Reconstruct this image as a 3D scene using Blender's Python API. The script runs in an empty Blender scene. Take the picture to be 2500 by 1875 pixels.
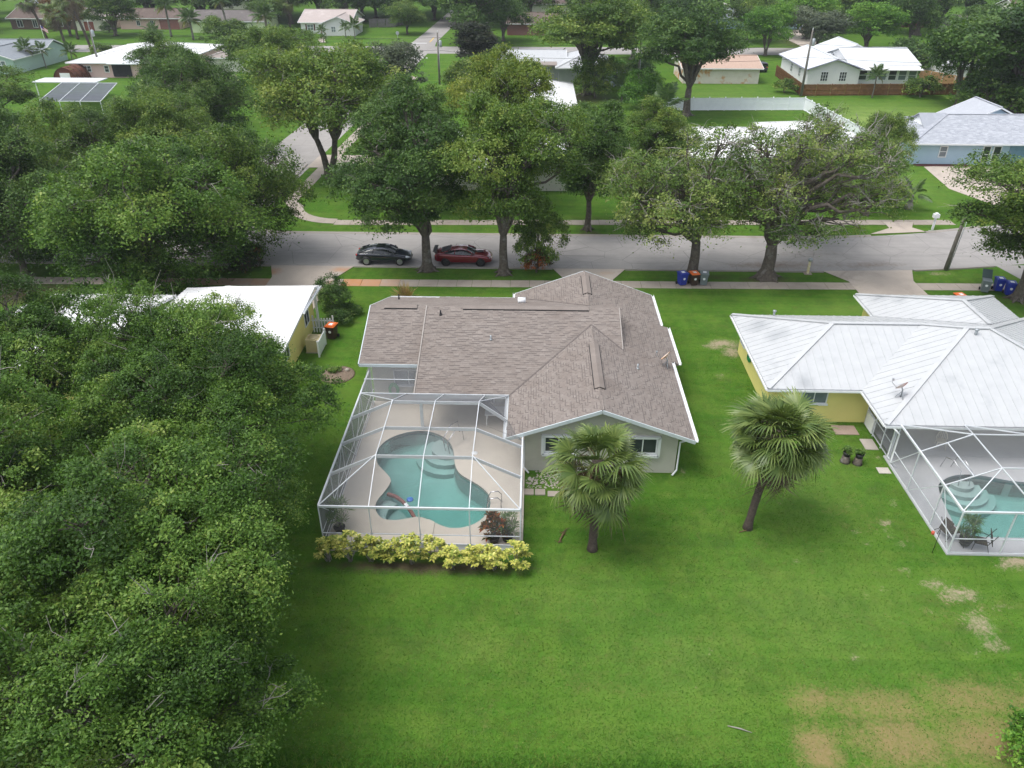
import bpy, bmesh, math, random
import numpy as np
from mathutils import Vector, Matrix, Euler
R = math.radians
S = bpy.context.scene
COL = S.collection
# ---------------------------------------------------------------- camera
cam = bpy.data.objects.new('camera', bpy.data.cameras.new('camera'))
COL.objects.link(cam)
cam.location = (0, 0, 24.6)
cam.rotation_euler = (R(58.8), 0, R(1.7))
cam.data.sensor_width = 36
cam.data.lens = 36 * 1864 / 2500
cam.data.clip_start = 0.5
cam.data.clip_end = 6000
S.camera = cam
# ---------------------------------------------------------------- sky, sun, exposure
SUN_EL, SUN_AZ = 66, -108          # azimuth from +Y, clockwise: high, from the left
W = bpy.data.worlds.new('World'); S.world = W; W.use_nodes = True
nt = W.node_tree; nt.nodes.clear()
sky = nt.nodes.new('ShaderNodeTexSky'); sky.sky_type = 'NISHITA'; sky.sun_disc = False
sky.sun_elevation = R(SUN_EL); sky.sun_rotation = R(SUN_AZ)
sky.air_density = 1.0; sky.dust_density = 3.0; sky.ozone_density = 1.0
hs = nt.nodes.new('ShaderNodeHueSaturation'); hs.inputs['Saturation'].default_value = 0.38
bg = nt.nodes.new('ShaderNodeBackground'); bg.inputs['Strength'].default_value = 0.15
wo = nt.nodes.new('ShaderNodeOutputWorld')
nt.links.new(sky.outputs[0], hs.inputs['Color']); nt.links.new(hs.outputs[0], bg.inputs[0]); nt.links.new(bg.outputs[0], wo.inputs[0])
sd = bpy.data.lights.new('sun', 'SUN'); sd.energy = 1.05; sd.angle = R(30); sd.color = (1, .97, .92)
sun = bpy.data.objects.new('sun', sd); COL.objects.link(sun); sun.location = (-40, 30, 60)
_d = Vector((math.sin(R(SUN_AZ)) * math.cos(R(SUN_EL)), math.cos(R(SUN_AZ)) * math.cos(R(SUN_EL)), math.sin(R(SUN_EL))))
sun.rotation_euler = _d.to_track_quat('Z', 'Y').to_euler()
S.view_settings.view_transform = 'Standard'; S.view_settings.look = 'None'
S.view_settings.exposure = 0.92; S.view_settings.gamma = 1.0; S.view_settings.use_curve_mapping = False
S.cycles.max_bounces = 8; S.cycles.diffuse_bounces = 5; S.cycles.glossy_bounces = 2
S.cycles.transmission_bounces = 4; S.cycles.transparent_max_bounces = 24; S.cycles.volume_bounces = 0
S.cycles.use_denoising = True; S.cycles.use_adaptive_sampling = True; S.cycles.adaptive_threshold = 0.015
S.cycles.caustics_reflective = False; S.cycles.caustics_refractive = False
# ---------------------------------------------------------------- helpers
WO = {}
class MB:
    """collects shapes for ONE mesh"""
    def __init__(s): s.v = []; s.f = []; s.m = []; s.sm = []
    def add(s, vs, fs, mi=0, smooth=False):
        o = len(s.v); s.v += [tuple(p) for p in vs]
        for f in fs: s.f.append(tuple(i + o for i in f)); s.m.append(mi); s.sm.append(smooth)
        return s
    def box(s, c, d, rz=0, mi=0, mat=None):
        x, y, z = d[0] / 2, d[1] / 2, d[2] / 2
        M = mat if mat is not None else (Matrix.Translation(c) @ Matrix.Rotation(rz, 4, 'Z'))
        vs = [M @ Vector((a * x, b * y, e * z)) for e in (-1, 1) for a, b in ((-1, -1), (1, -1), (1, 1), (-1, 1))]
        return s.add(vs, [(3, 2, 1, 0), (4, 5, 6, 7), (0, 1, 5, 4), (1, 2, 6, 5), (2, 3, 7, 6), (3, 0, 4, 7)], mi)
    def bx(s, x0, x1, y0, y1, z0, z1, mi=0):
        return s.box(((x0 + x1) / 2, (y0 + y1) / 2, (z0 + z1) / 2), (abs(x1 - x0), abs(y1 - y0), abs(z1 - z0)), 0, mi)
    def bar(s, a, b, w, h, mi=0):
        """rectangular bar from a to b, w across, h upward"""
        a, b = Vector(a), Vector(b); d = (b - a); L = d.length; d.normalize()
        up = Vector((0, 0, 1)) if abs(d.z) < .95 else Vector((0, 1, 0))
        sx = d.cross(up).normalized(); uz = sx.cross(d).normalized()
        M = Matrix((sx, d, uz)).transposed().to_4x4(); M.translation = (a + b) / 2
        return s.box(None, (w, L, h), mat=M, mi=mi)
    def prism(s, poly, z0, z1, mi=0):
        n = len(poly); vs = [(p[0], p[1], z0) for p in poly] + [(p[0], p[1], z1) for p in poly]
        fs = [tuple(range(n))[::-1], tuple(range(n, 2 * n))] + [(i, (i + 1) % n, n + (i + 1) % n, n + i) for i in range(n)]
        return s.add(vs, fs, mi)
    def slab(s, poly3, t, mi=0):
        """planar 3-D polygon extruded straight down by t"""
        n = len(poly3); vs = [tuple(p) for p in poly3] + [(p[0], p[1], p[2] - t) for p in poly3]
        fs = [tuple(range(n)), tuple(range(n, 2 * n))[::-1]] + [(i, n + i, n + (i + 1) % n, (i + 1) % n) for i in range(n)]
        return s.add(vs, fs, mi)
    def tube(s, pts, rad, n=8, mi=0, cap=True, smooth=True):
        pts = [Vector(p) for p in pts]; k = len(pts)
        if not hasattr(rad, '__len__'): rad = [rad] * k
        vs = []; fs = []; ref = None
        for i, p in enumerate(pts):
            d = (pts[min(i + 1, k - 1)] - pts[max(i - 1, 0)])
            if d.length < 1e-6: d = Vector((0, 0, 1))
            d.normalize()
            if ref is None: ref = Vector((1, 0, 0)) if abs(d.x) < .8 else Vector((0, 1, 0))
            a = (ref - d * ref.dot(d)).normalized(); b = d.cross(a); ref = a
            for j in range(n):
                t = 2 * math.pi * j / n; vs.append(p + (a * math.cos(t) + b * math.sin(t)) * rad[i])
        for i in range(k - 1):
            for j in range(n):
                fs.append((i * n + j, i * n + (j + 1) % n, (i + 1) * n + (j + 1) % n, (i + 1) * n + j))
        if cap: fs += [tuple(range(n))[::-1], tuple(range((k - 1) * n, k * n))]
        return s.add(vs, fs, mi, smooth)
    def lathe(s, c, prof, n=16, mi=0, smooth=True):
        """prof: (r, z) list"""
        vs = [(c[0] + r * math.cos(2 * math.pi * j / n), c[1] + r * math.sin(2 * math.pi * j / n), c[2] + z) for r, z in prof for j in range(n)]
        k = len(prof)
        fs = [(i * n + j, i * n + (j + 1) % n, (i + 1) * n + (j + 1) % n, (i + 1) * n + j) for i in range(k - 1) for j in range(n)]
        fs += [tuple(range(n))[::-1], tuple(range((k - 1) * n, k * n))]
        return s.add(vs, fs, mi, smooth)
    def ball(s, c, r, nu=10, nv=7, mi=0):
        r = r if hasattr(r, '__len__') else (r, r, r)
        vs = [(c[0], c[1], c[2] - r[2])] + [(c[0] + r[0] * math.sin(math.pi * i / nv) * math.cos(2 * math.pi * j / nu), c[1] + r[1] * math.sin(math.pi * i / nv) * math.sin(2 * math.pi * j / nu), c[2] - r[2] * math.cos(math.pi * i / nv)) for i in range(1, nv) for j in range(nu)] + [(c[0], c[1], c[2] + r[2])]
        fs = [(0, 1 + (j + 1) % nu, 1 + j) for j in range(nu)]
        for i in range(nv - 2):
            for j in range(nu): fs.append((1 + i * nu + j, 1 + i * nu + (j + 1) % nu, 1 + (i + 1) * nu + (j + 1) % nu, 1 + (i + 1) * nu + j))
        L = len(vs) - 1; b = 1 + (nv - 2) * nu
        fs += [(b + j, b + (j + 1) % nu, L) for j in range(nu)]
        return s.add(vs, fs, mi, True)
    def mesh(s, name, mats):
        me = bpy.data.meshes.new(name); me.from_pydata(s.v, [], s.f)
        for m in (mats if isinstance(mats, (list, tuple)) else [mats]): me.materials.append(m)
        me.polygons.foreach_set('material_index', s.m); me.polygons.foreach_set('use_smooth', s.sm); me.update()
        return me

def link(name, data, parent=None):
    o = bpy.data.objects.new(name, data); COL.objects.link(o)
    if parent is not None:
        o.parent = parent; o.location = -WO.get(parent.name, Vector((0, 0, 0)))
    WO[o.name] = Vector((0, 0, 0))
    return o
def obj(name, mb, mats, parent=None, label=None):
    o = link(name, mb.mesh(name, mats) if isinstance(mb, MB) else mb, parent)
    if label: o['label'] = label
    return o
def tag(o, label, cat, group=None):
    o['label'] = label; o['category'] = cat
    if group: o['group'] = group
    return o
def thing(name, label, cat, loc=(0, 0, 0), group=None):
    o = bpy.data.objects.new(name, None); COL.objects.link(o); o.location = loc; WO[o.name] = Vector(loc)
    o.empty_display_size = .3
    return tag(o, label, cat, group)
def struct(name, mb, mats, label=None):
    o = obj(name, mb, mats); o['kind'] = 'structure'
    if label: o['label'] = label
    return o
def stuff(o): o['kind'] = 'stuff'; return o
def kids(o): return [c for c in bpy.data.objects if c.parent == o]
def copy_tree(root, loc, rz=0, sc=1, label=None, group=None, cache={}):
    if root.name not in cache: cache[root.name] = [(c, kids(c)) for c in kids(root)]
    r = root.copy(); COL.objects.link(r); r.location = loc; r.rotation_euler = (0, 0, rz)
    r.scale = sc if hasattr(sc, '__len__') else (sc, sc, sc)
    if label: r['label'] = label
    if group: r['group'] = group
    for c, gs in cache[root.name]:
        k = c.copy(); COL.objects.link(k); k.parent = r
        for g in gs:
            h = g.copy(); COL.objects.link(h); h.parent = k
    return r
def recolor(root, old, new):
    for c in kids(root):
        if c.type == 'MESH':
            for i, sl in enumerate(c.material_slots):
                if sl.material == old: sl.link = 'OBJECT'; sl.material = new
def attr(me, name, vals, dom='POINT'):
    a = me.attributes.new(name, 'FLOAT', dom); a.data.foreach_set('value', np.asarray(vals, dtype=np.float32))
def np_mesh(name, V, F, mats, tint=None, mi=None):
    """V (n,3), F (m,k) arrays with k = 3 or 4"""
    V = np.ascontiguousarray(V, dtype=np.float32); F = np.ascontiguousarray(F, dtype=np.int32); k = F.shape[1]
    me = bpy.data.meshes.new(name); me.vertices.add(len(V)); me.vertices.foreach_set('co', V.ravel())
    me.loops.add(F.size); me.loops.foreach_set('vertex_index', F.ravel())
    me.polygons.add(len(F)); me.polygons.foreach_set('loop_start', np.arange(0, F.size, k, dtype=np.int32))
    for m in (mats if isinstance(mats, (list, tuple)) else [mats]): me.materials.append(m)
    if mi is not None: me.polygons.foreach_set('material_index', np.asarray(mi, dtype=np.int32))
    me.update(calc_edges=True)
    if tint is not None: attr(me, 'tint', tint)
    return me
def clip(poly, a, b, c):
    """keep the part of a 2-D polygon with a*x + b*y <= c"""
    out = []
    for i, p in enumerate(poly):
        q = poly[(i + 1) % len(poly)]; dp = a * p[0] + b * p[1] - c; dq = a * q[0] + b * q[1] - c
        if dp <= 0: out.append(p)
        if (dp < 0 < dq) or (dq < 0 < dp):
            t = dp / (dp - dq); out.append((p[0] + (q[0] - p[0]) * t, p[1] + (q[1] - p[1]) * t))
    return out
def clip_convex(poly, cvx):
    area = sum(cvx[i][0] * cvx[(i + 1) % len(cvx)][1] - cvx[(i + 1) % len(cvx)][0] * cvx[i][1] for i in range(len(cvx)))
    sgn = 1 if area > 0 else -1
    for i in range(len(cvx)):
        p, q = cvx[i], cvx[(i + 1) % len(cvx)]; a, b = (q[1] - p[1]) * sgn, -(q[0] - p[0]) * sgn
        poly = clip(poly, a, b, a * p[0] + b * p[1])
        if len(poly) < 3: return []
    return poly
class Facet:
    """a planar roof face: u runs along the eave, v up the slope"""
    def __init__(s, pts):
        s.P = [Vector(p) for p in pts]; n = Vector((0, 0, 0))
        for i in range(len(s.P)): n += (s.P[i] - s.P[0]).cross(s.P[(i + 1) % len(s.P)] - s.P[0])
        s.n = n.normalized()
        if s.n.z < 0: s.P.reverse(); s.n = -s.n
        s.u = Vector((0, 0, 1)).cross(s.n).normalized(); s.w = s.n.cross(s.u)
        s.o = min(s.P, key=lambda p: p.z)
        s.q = [((p - s.o).dot(s.u), (p - s.o).dot(s.w)) for p in s.P]
    def to3(s, u, v, h=0): return s.o + s.u * u + s.w * v + s.n * h
def fit_light(): pass
# ---------------------------------------------------------------- procedural materials
def nodes(name):
    m = bpy.data.materials.new(name); m.use_nodes = True; t = m.node_tree
    return m, t, t.nodes['Principled BSDF'], t.nodes['Material Output']
def noise(t, co, scale, detail=4, rough=.55, dist=0):
    n = t.nodes.new('ShaderNodeTexNoise'); n.inputs['Scale'].default_value = scale; n.inputs['Detail'].default_value = detail
    n.inputs['Roughness'].default_value = rough; n.inputs['Distortion'].default_value = dist
    if co is not None: t.links.new(co, n.inputs['Vector'])
    return n.outputs['Fac']
def mixc(t, f, a, b, mode='MIX'):
    x = t.nodes.new('ShaderNodeMix'); x.data_type = 'RGBA'; x.blend_type = mode
    for sock, v in ((x.inputs[0], f), (x.inputs[6], a), (x.inputs[7], b)):
        if hasattr(v, 'is_output'): t.links.new(v, sock)
        elif hasattr(v, '__len__'): sock.default_value = (*v[:3], 1)
        else: sock.default_value = v
    return x.outputs[2]
def ramp(t, f, lo, hi, a=0., b=1.):
    x = t.nodes.new('ShaderNodeMapRange'); x.inputs[1].default_value = lo; x.inputs[2].default_value = hi
    x.inputs[3].default_value = a; x.inputs[4].default_value = b; t.links.new(f, x.inputs[0]); return x.outputs[0]
def math_(t, op, a, b=0.):
    x = t.nodes.new('ShaderNodeMath'); x.operation = op
    for i, v in enumerate((a, b)):
        if hasattr(v, 'is_output'): t.links.new(v, x.inputs[i])
        else: x.inputs[i].default_value = v
    return x.outputs[0]
def coord(t): return t.nodes.new('ShaderNodeTexCoord').outputs['Object']
def geo_pos(t): return t.nodes.new('ShaderNodeNewGeometry').outputs['Position']
def attrn(t, n):
    a = t.nodes.new('ShaderNodeAttribute'); a.attribute_name = n; return a.outputs['Fac']
def bump(t, p, h, strength, dist=.02):
    b = t.nodes.new('ShaderNodeBump'); b.inputs['Strength'].default_value = strength; b.inputs['Distance'].default_value = dist
    t.links.new(h, b.inputs['Height']); t.links.new(b.outputs[0], p.inputs['Normal'])
MATS = {}
def mat(name, c, c2=None, scale=3., rough=.7, spec=.3, metal=0., bmp=0., bscale=40., coat=0., stain=None, stscale=.6, stlo=.55, sthi=.7):
    m, t, p, o = nodes(name); co = geo_pos(t)
    c2 = c2 or tuple(x * .82 for x in c)
    f = ramp(t, noise(t, co, scale, 6, .6), .3, .7)
    col = mixc(t, f, c, c2)
    if stain: col = mixc(t, ramp(t, noise(t, co, stscale, 5, .65), stlo, sthi), col, stain)
    t.links.new(col, p.inputs['Base Color'])
    p.inputs['Roughness'].default_value = rough; p.inputs['Specular IOR Level'].default_value = spec
    p.inputs['Metallic'].default_value = metal; p.inputs['Coat Weight'].default_value = coat
    if bmp: bump(t, p, noise(t, co, bscale, 3), bmp)
    MATS[name] = m; return m
def leaf_mat(name, cols, rough=.5, trans=.34, spec=.3):
    """leaf colour from the 'tint' attribute, some light passes through"""
    m, t, p, o = nodes(name)
    info = t.nodes.new('ShaderNodeObjectInfo').outputs['Random']
    f = math_(t, 'ADD', attrn(t, 'tint'), math_(t, 'MULTIPLY', math_(t, 'SUBTRACT', info, .5), .16))
    cr = t.nodes.new('ShaderNodeValToRGB'); t.links.new(f, cr.inputs[0]); e = cr.color_ramp.elements
    while len(e) < len(cols): e.new(.5)
    for i, c in enumerate(cols): e[i].position = i / (len(cols) - 1); e[i].color = (*c, 1)
    p.inputs['Roughness'].default_value = rough; p.inputs['Specular IOR Level'].default_value = spec
    t.links.new(cr.outputs[0], p.inputs['Base Color'])
    tr = t.nodes.new('ShaderNodeBsdfTranslucent'); t.links.new(mixc(t, 1., cr.outputs[0], (1.0, 1.0, .45), 'MULTIPLY'), tr.inputs[0])
    mx = t.nodes.new('ShaderNodeMixShader'); mx.inputs[0].default_value = trans
    t.links.new(p.outputs[0], mx.inputs[1]); t.links.new(tr.outputs[0], mx.inputs[2]); t.links.new(mx.outputs[0], o.inputs[0])
    return m
# --- ground cover: lawn with real bare, dead and littered patches (attributes), pale ones partly painted light
def lawn_mat():
    m, t, p, o = nodes('lawn'); co = geo_pos(t)
    big = ramp(t, noise(t, co, .11, 4, .6), .35, .65); mid = ramp(t, noise(t, co, .8, 6, .68, .5), .30, .70)
    fine = noise(t, co, 11., 5, .78); vf = noise(t, co, 42., 2, .7)
    g = mixc(t, big, (0.034, 0.118, 0.010), (0.070, 0.152, 0.016))
    g = mixc(t, mid, g, (0.072, 0.172, 0.018))
    g = mixc(t, ramp(t, noise(t, co, 2.6, 5, .66), .44, .66, 0, .85), g, (0.025, 0.095, 0.007))
    g = mixc(t, ramp(t, noise(t, co, .33, 6, .74), .46, .66, 0, .85), g, (0.122, 0.186, 0.031))
    g = mixc(t, ramp(t, noise(t, co, 1.1, 6, .75, .8), .47, .64, 0, .65), g, (0.064, 0.083, 0.017))
    g = mixc(t, ramp(t, noise(t, co, .55, 6, .72, .5), .50, .66, 0, .6), g, (0.021, 0.061, 0.012))
    g = mixc(t, ramp(t, noise(t, co, 3.8, 5, .7, .4), .55, .72, 0, .55), g, (0.098, 0.104, 0.031))
    for sx, sy, lo, hi, a, c in ((.05, 1.15, .46, .62, .45, (0.027, 0.104, 0.008)), (.035, .8, .48, .64, .5, (0.101, 0.189, 0.022)), (.9, .06, .54, .64, .35, (0.094, 0.172, 0.022))):
        st = t.nodes.new('ShaderNodeMapping'); st.inputs['Scale'].default_value = (sx, sy, 1); st.inputs['Location'].default_value = (sx * 31, sy * 17, 0); t.links.new(co, st.inputs[0])
        g = mixc(t, ramp(t, noise(t, st.outputs[0], 1., 4, .6, .3), lo, hi, 0, a), g, c)
    g = mixc(t, math_(t, 'MULTIPLY', attrn(t, 'pale'), ramp(t, noise(t, co, .6, 5, .65), .25, .6, .35, 1.)), g, (0.237, 0.317, 0.094))
    g = mixc(t, ramp(t, fine, .42, .74, .0, .5), g, (0.022, 0.069, 0.006))
    g = mixc(t, ramp(t, vf, .34, .58, .55, .0), g, (0.104, 0.200, 0.034))
    g = mixc(t, ramp(t, noise(t, co, 1.4, 8, .82, 1.2), .56, .68, 0, .55), g, (.135, .140, .048))
    g = mixc(t, ramp(t, noise(t, co, 6.5, 4, .75, .5), .60, .72, 0, .5), g, (.140, .175, .060))
    tall = attrn(t, 'tall'); g = mixc(t, math_(t, 'MULTIPLY', tall, .65), g, (0.026, 0.121, 0.010))
    nz = math_(t, 'ADD', math_(t, 'MULTIPLY', noise(t, co, 1.7, 6, .78, .6), .55), math_(t, 'MULTIPLY', noise(t, co, 8., 4, .75), .45))
    def patch(name, g, ca, cb, lo, hi, amt, k):
        a = math_(t, 'ADD', attrn(t, name), math_(t, 'MULTIPLY', math_(t, 'SUBTRACT', nz, .5), k))
        c = mixc(t, ramp(t, noise(t, co, 9., 4, .7), .3, .7), ca, cb)
        return mixc(t, ramp(t, a, lo, hi, 0, amt), g, c)
    g = patch('dead', g, (.200, .160, .060), (.270, .190, .105), .26, .90, .85, 2.4)
    g = patch('bare', g, (.400, .325, .245), (.270, .210, .145), .42, .92, .85, 2.6)
    g = patch('litter', g, (.100, .072, .048), (.058, .048, .032), .30, .75, .92, 1.4)
    t.links.new(g, p.inputs['Base Color']); p.inputs['Roughness'].default_value = .9; p.inputs['Specular IOR Level'].default_value = .03
    hgt = math_(t, 'ADD', fine, math_(t, 'MULTIPLY', vf, .5)); bump(t, p, hgt, .5, .03)
    return m
LAWN = lawn_mat()
def concrete_mat(name, a, b, rust=(.46, .20, .07), dark=(.16, .14, .125), joint=False, gritty=.5, road=False):
    m, t, p, o = nodes(name); co = geo_pos(t)
    c = mixc(t, ramp(t, noise(t, co, .7, 6, .65), .3, .7), a, b)
    c = mixc(t, ramp(t, noise(t, co, .28, 6, .7, .6), .54, .72, 0, .6), c, dark)
    c = mixc(t, ramp(t, noise(t, co, 22., 3, .7), .42, .72, 0, .35), c, dark)
    a_ = math_(t, 'ADD', attrn(t, 'rust'), math_(t, 'MULTIPLY', math_(t, 'SUBTRACT', noise(t, co, 1.3, 5, .7), .5), .7))
    c = mixc(t, ramp(t, a_, .3, .95, 0, .85), c, rust)
    l_ = math_(t, 'ADD', attrn(t, 'litter'), math_(t, 'MULTIPLY', math_(t, 'SUBTRACT', noise(t, co, 2.2, 6, .75), .5), 1.3))
    c = mixc(t, ramp(t, l_, .35, .9, 0, .8), c, (.17, .115, .080))
    if road:
        st = t.nodes.new('ShaderNodeMapping'); st.inputs['Scale'].default_value = (.03, .9, 1); t.links.new(co, st.inputs[0])
        c = mixc(t, ramp(t, noise(t, st.outputs[0], 1., 4, .6), .45, .66, 0, .45), c, (.235, .226, .220))
        vo = t.nodes.new('ShaderNodeTexVoronoi'); vo.feature = 'DISTANCE_TO_EDGE'; vo.inputs['Scale'].default_value = .28; t.links.new(co, vo.inputs['Vector'])
        c = mixc(t, ramp(t, vo.outputs[0], .0, .008, .6, 0), c, (.10, .095, .09))
        c = mixc(t, ramp(t, noise(t, co, 5., 5, .8), .66, .74, 0, .6), c, (.13, .105, .085))
    inf = t.nodes.new('ShaderNodeObjectInfo').outputs['Random']
    c = mixc(t, ramp(t, inf, 0, 1, 0, .30), c, (.36, .33, .29))
    t.links.new(c, p.inputs['Base Color']); p.inputs['Roughness'].default_value = .85; p.inputs['Specular IOR Level'].default_value = .25
    bump(t, p, noise(t, co, 60., 3), .25, .01)
    return m
ROAD = concrete_mat('road_surface', (.345, .330, .318), (.290, .278, .268), dark=(.225, .214, .206), road=True)
WALK = concrete_mat('sidewalk_concrete', (.40, .35, .295), (.31, .265, .22))
DRIVE = concrete_mat('driveway_concrete', (.52, .45, .385), (.42, .36, .31))
DECKM = concrete_mat('deck_coating', (.63, .575, .495), (.575, .52, .445), dark=(.47, .42, .355))
DECK2 = concrete_mat('grey_deck_coating', (.52, .545, .58), (.47, .49, .525), dark=(.41, .43, .46))
KERB = concrete_mat('kerb_concrete', (.34, .31, .28), (.26, .24, .22))
# shingles: colour differs from tab to tab
def shingle_mat(name, cols, moss=(.22, .17, .14), mossamt=.55):
    m, t, p, o = nodes(name); co = geo_pos(t)
    inf = t.nodes.new('ShaderNodeObjectInfo').outputs['Random']
    f = math_(t, 'FRACT', math_(t, 'ADD', attrn(t, 'tint'), inf))
    cr = t.nodes.new('ShaderNodeValToRGB'); t.links.new(f, cr.inputs[0]); e = cr.color_ramp.elements
    while len(e) < len(cols): e.new(.5)
    for i, c in enumerate(cols): e[i].position = i / (len(cols) - 1); e[i].color = (*c, 1)
    c = mixc(t, ramp(t, noise(t, co, .45, 6, .62, .5), .46, .68, 0, mossamt), cr.outputs[0], moss)
    c = mixc(t, ramp(t, noise(t, co, 1.6, 5, .65), .52, .74, 0, .45), c, tuple(x * 1.35 for x in cols[0]))
    c = mixc(t, ramp(t, noise(t, co, 38., 3, .7), .4, .75, 0, .4), c, tuple(x * .55 for x in cols[0]))
    t.links.new(c, p.inputs['Base Color']); p.inputs['Roughness'].default_value = .92; p.inputs['Specular IOR Level'].default_value = .2
    bump(t, p, noise(t, co, 90., 2), .3, .006)
    return m
SHING = shingle_mat('brown_shingle', [(.236, .206, .186), (.220, .191, .172), (.256, .226, .205), (.205, .177, .160), (.242, .208, .186)], moss=(.172, .142, .124))
SHDARK = mat('shingle_printed_band', (.150, .130, .121), scale=6, rough=.95)  # dark band printed on the tabs; valley strips share the tone
SHGREY = shingle_mat('grey_shingle', [(.40, .42, .46), (.33, .35, .39), (.46, .48, .52), (.30, .32, .36), (.41, .43, .47)], moss=(.36, .38, .42), mossamt=.3)
M_ = mat
WHITE = M_('white_paint', (.80, .81, .82), (.72, .74, .76), 2, .45, .4)
ALU = M_('white_aluminium', (.64, .665, .69), (.54, .57, .60), 1.5, .4, .5)
FASC = M_('pale_blue_fascia', (.60, .66, .68), (.52, .58, .60), 2, .5)
STUC = M_('beige_stucco', (.50, .49, .42), (.46, .45, .385), 1.2, .9, .2, bmp=.25, bscale=70, stain=(.40, .385, .33), stscale=.5)
SIDM = M_('beige_siding', (.50, .49, .43), (.46, .45, .39), 1.5, .8, .2)
YELLOW = M_('yellow_stucco', (.78, .70, .25), (.72, .65, .23), 1.0, .9, .2, bmp=.2, bscale=70)
METW = M_('white_metal_roof', (.475, .488, .495), (.43, .443, .453), 1.6, .38, .45, stain=(.36, .375, .39), stscale=.4, stlo=.60, sthi=.74)
def add_spots(m, spots, col):
    t = m.node_tree; p = t.nodes['Principled BSDF']; src = p.inputs['Base Color'].links[0].from_socket; co = geo_pos(t); f = None
    for c, r in spots:
        d = t.nodes.new('ShaderNodeVectorMath'); d.operation = 'DISTANCE'; t.links.new(co, d.inputs[0]); d.inputs[1].default_value = c
        a = ramp(t, math_(t, 'ADD', d.outputs['Value'], math_(t, 'MULTIPLY', noise(t, co, 1.4, 5, .65), r * 1.6)), r * .9, r * 1.9, .8, 0); f = a if f is None else math_(t, 'MAXIMUM', f, a)
    t.links.new(mixc(t, f, src, col), p.inputs['Base Color'])
add_spots(METW, [((14.3, 43.3, 2.9), 1.0), ((14.9, 41.6, 3.1), .9), ((23.4, 47.9, 2.8), .8), ((24.3, 46.8, 3.1), .6), ((15.2, 36.9, 2.6), .7)], (.30, .315, .33))
METW2 = M_('white_membrane_roof', (.74, .74, .74), (.67, .675, .68), .8, .5, .4, stain=(.52, .53, .53), stscale=.3, stlo=.62, sthi=.76)
METG = M_('grey_white_roof', (.62, .65, .67), (.55, .58, .60), .8, .5, .4, stain=(.34, .36, .38), stscale=.25, stlo=.66, sthi=.75)
GLASS = M_('dark_window_glass', (.035, .042, .048), (.05, .058, .065), 1.5, .08, .6)
GLASSL = M_('pale_window_glass', (.20, .24, .26), (.14, .17, .19), 1.2, .1, .6)
FRAME = M_('white_window_frame', (.78, .80, .80), (.72, .74, .75), 3, .45)
DARKI = M_('dark_interior', (.03, .03, .032), (.045, .045, .048), 1, .9, .1)
BARK = M_('grey_bark', (.150, .130, .108), (.075, .064, .054), 5, .95, .15, bmp=.9, bscale=14, stain=(.20, .195, .18), stscale=1.4)
TWIG = M_('pale_twigs', (.33, .31, .28), (.24, .225, .20), 4, .9, .15)
PBARK = M_('palm_trunk_bark', (.115, .092, .078), (.062, .050, .043), 9, .95, .1, bmp=.8, bscale=25)
SOIL = M_('mulch', (.105, .080, .062), (.055, .042, .034), 6, .95, .1, bmp=.8, bscale=30)
BRICKM = M_('red_brick', (.27, .125, .112), (.20, .09, .082), 8, .9)
CHROME = M_('steel_rail', (.62, .63, .64), (.55, .56, .58), 4, .25, .5, metal=1.)
RUBBER = M_('black_rubber', (.018, .018, .019), (.028, .028, .028), 10, .8)
BLACKP = M_('black_plastic', (.022, .022, .024), (.03, .03, .032), 6, .5)
WOODP = M_('pole_wood', (.21, .195, .175), (.14, .13, .115), 3, .95, .1, bmp=.4, bscale=20)
GALV = M_('galvanised_steel', (.42, .45, .47), (.36, .39, .41), 3, .45, .5, metal=.6)
FENCEB = M_('brown_fence_wood', (.235, .125, .062), (.165, .085, .042), 2.5, .9, .15, stain=(.31, .18, .09), stscale=1.2)
FENCET = M_('new_fence_wood', (.52, .33, .18), (.45, .28, .15), 2.5, .9, .15)
FENCEG = M_('weathered_fence_wood', (.20, .19, .185), (.14, .132, .13), 3, .95, .1)
VINYL = M_('white_vinyl', (.84, .87, .90), (.78, .81, .84), 1.5, .4, .45)
BLUEW = M_('sky_blue_stucco', (.42, .56, .66), (.38, .52, .62), 1, .9, .2)
GREYW = M_('grey_green_siding', (.30, .32, .31), (.26, .28, .27), 1, .85, .2)
MINT = M_('mint_stucco', (.42, .56, .50), (.38, .51, .46), 1, .9, .2)
LIME = M_('pale_lime_stucco', (.66, .74, .48), (.60, .68, .43), 1, .9, .2)
PINK = M_('pink_stucco', (.70, .50, .47), (.64, .45, .43), 1, .9, .2)
CREAM = M_('cream_stucco', (.68, .66, .60), (.62, .60, .54), 1, .9, .2)
TANW = M_('tan_stained_stucco', (.66, .62, .55), (.58, .54, .47), 1, .9, .2, stain=(.50, .24, .08), stscale=.35, stlo=.52, sthi=.6)
WHW = M_('white_siding', (.74, .74, .74), (.68, .68, .69), 1, .8, .25)
BRNROOF = M_('brown_roof', (.150, .115, .100), (.105, .082, .072), 3, .95, .15, stain=(.19, .15, .13), stscale=.4)
GRYROOF = M_('dark_grey_roof', (.155, .140, .135), (.115, .105, .10), 3, .95, .15, stain=(.20, .18, .17), stscale=.4)
PNKROOF = M_('pinkish_grey_roof', (.43, .375, .355), (.37, .32, .30), 3, .95, .15, stain=(.48, .43, .41), stscale=.3)
TANROOF = M_('tan_grey_roof', (.30, .265, .24), (.245, .215, .195), 3, .95, .15)
SLTROOF = M_('blue_grey_roof', (.25, .275, .30), (.21, .23, .255), 2, .9, .2)
REDROOF = M_('faded_red_roof', (.38, .19, .14), (.30, .15, .11), 2, .9, .2)
RUSTM = M_('rusty_corrugated_steel', (.155, .060, .038), (.090, .036, .026), 3, .85, .2, stain=(.26, .12, .07), stscale=1.5)
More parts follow.
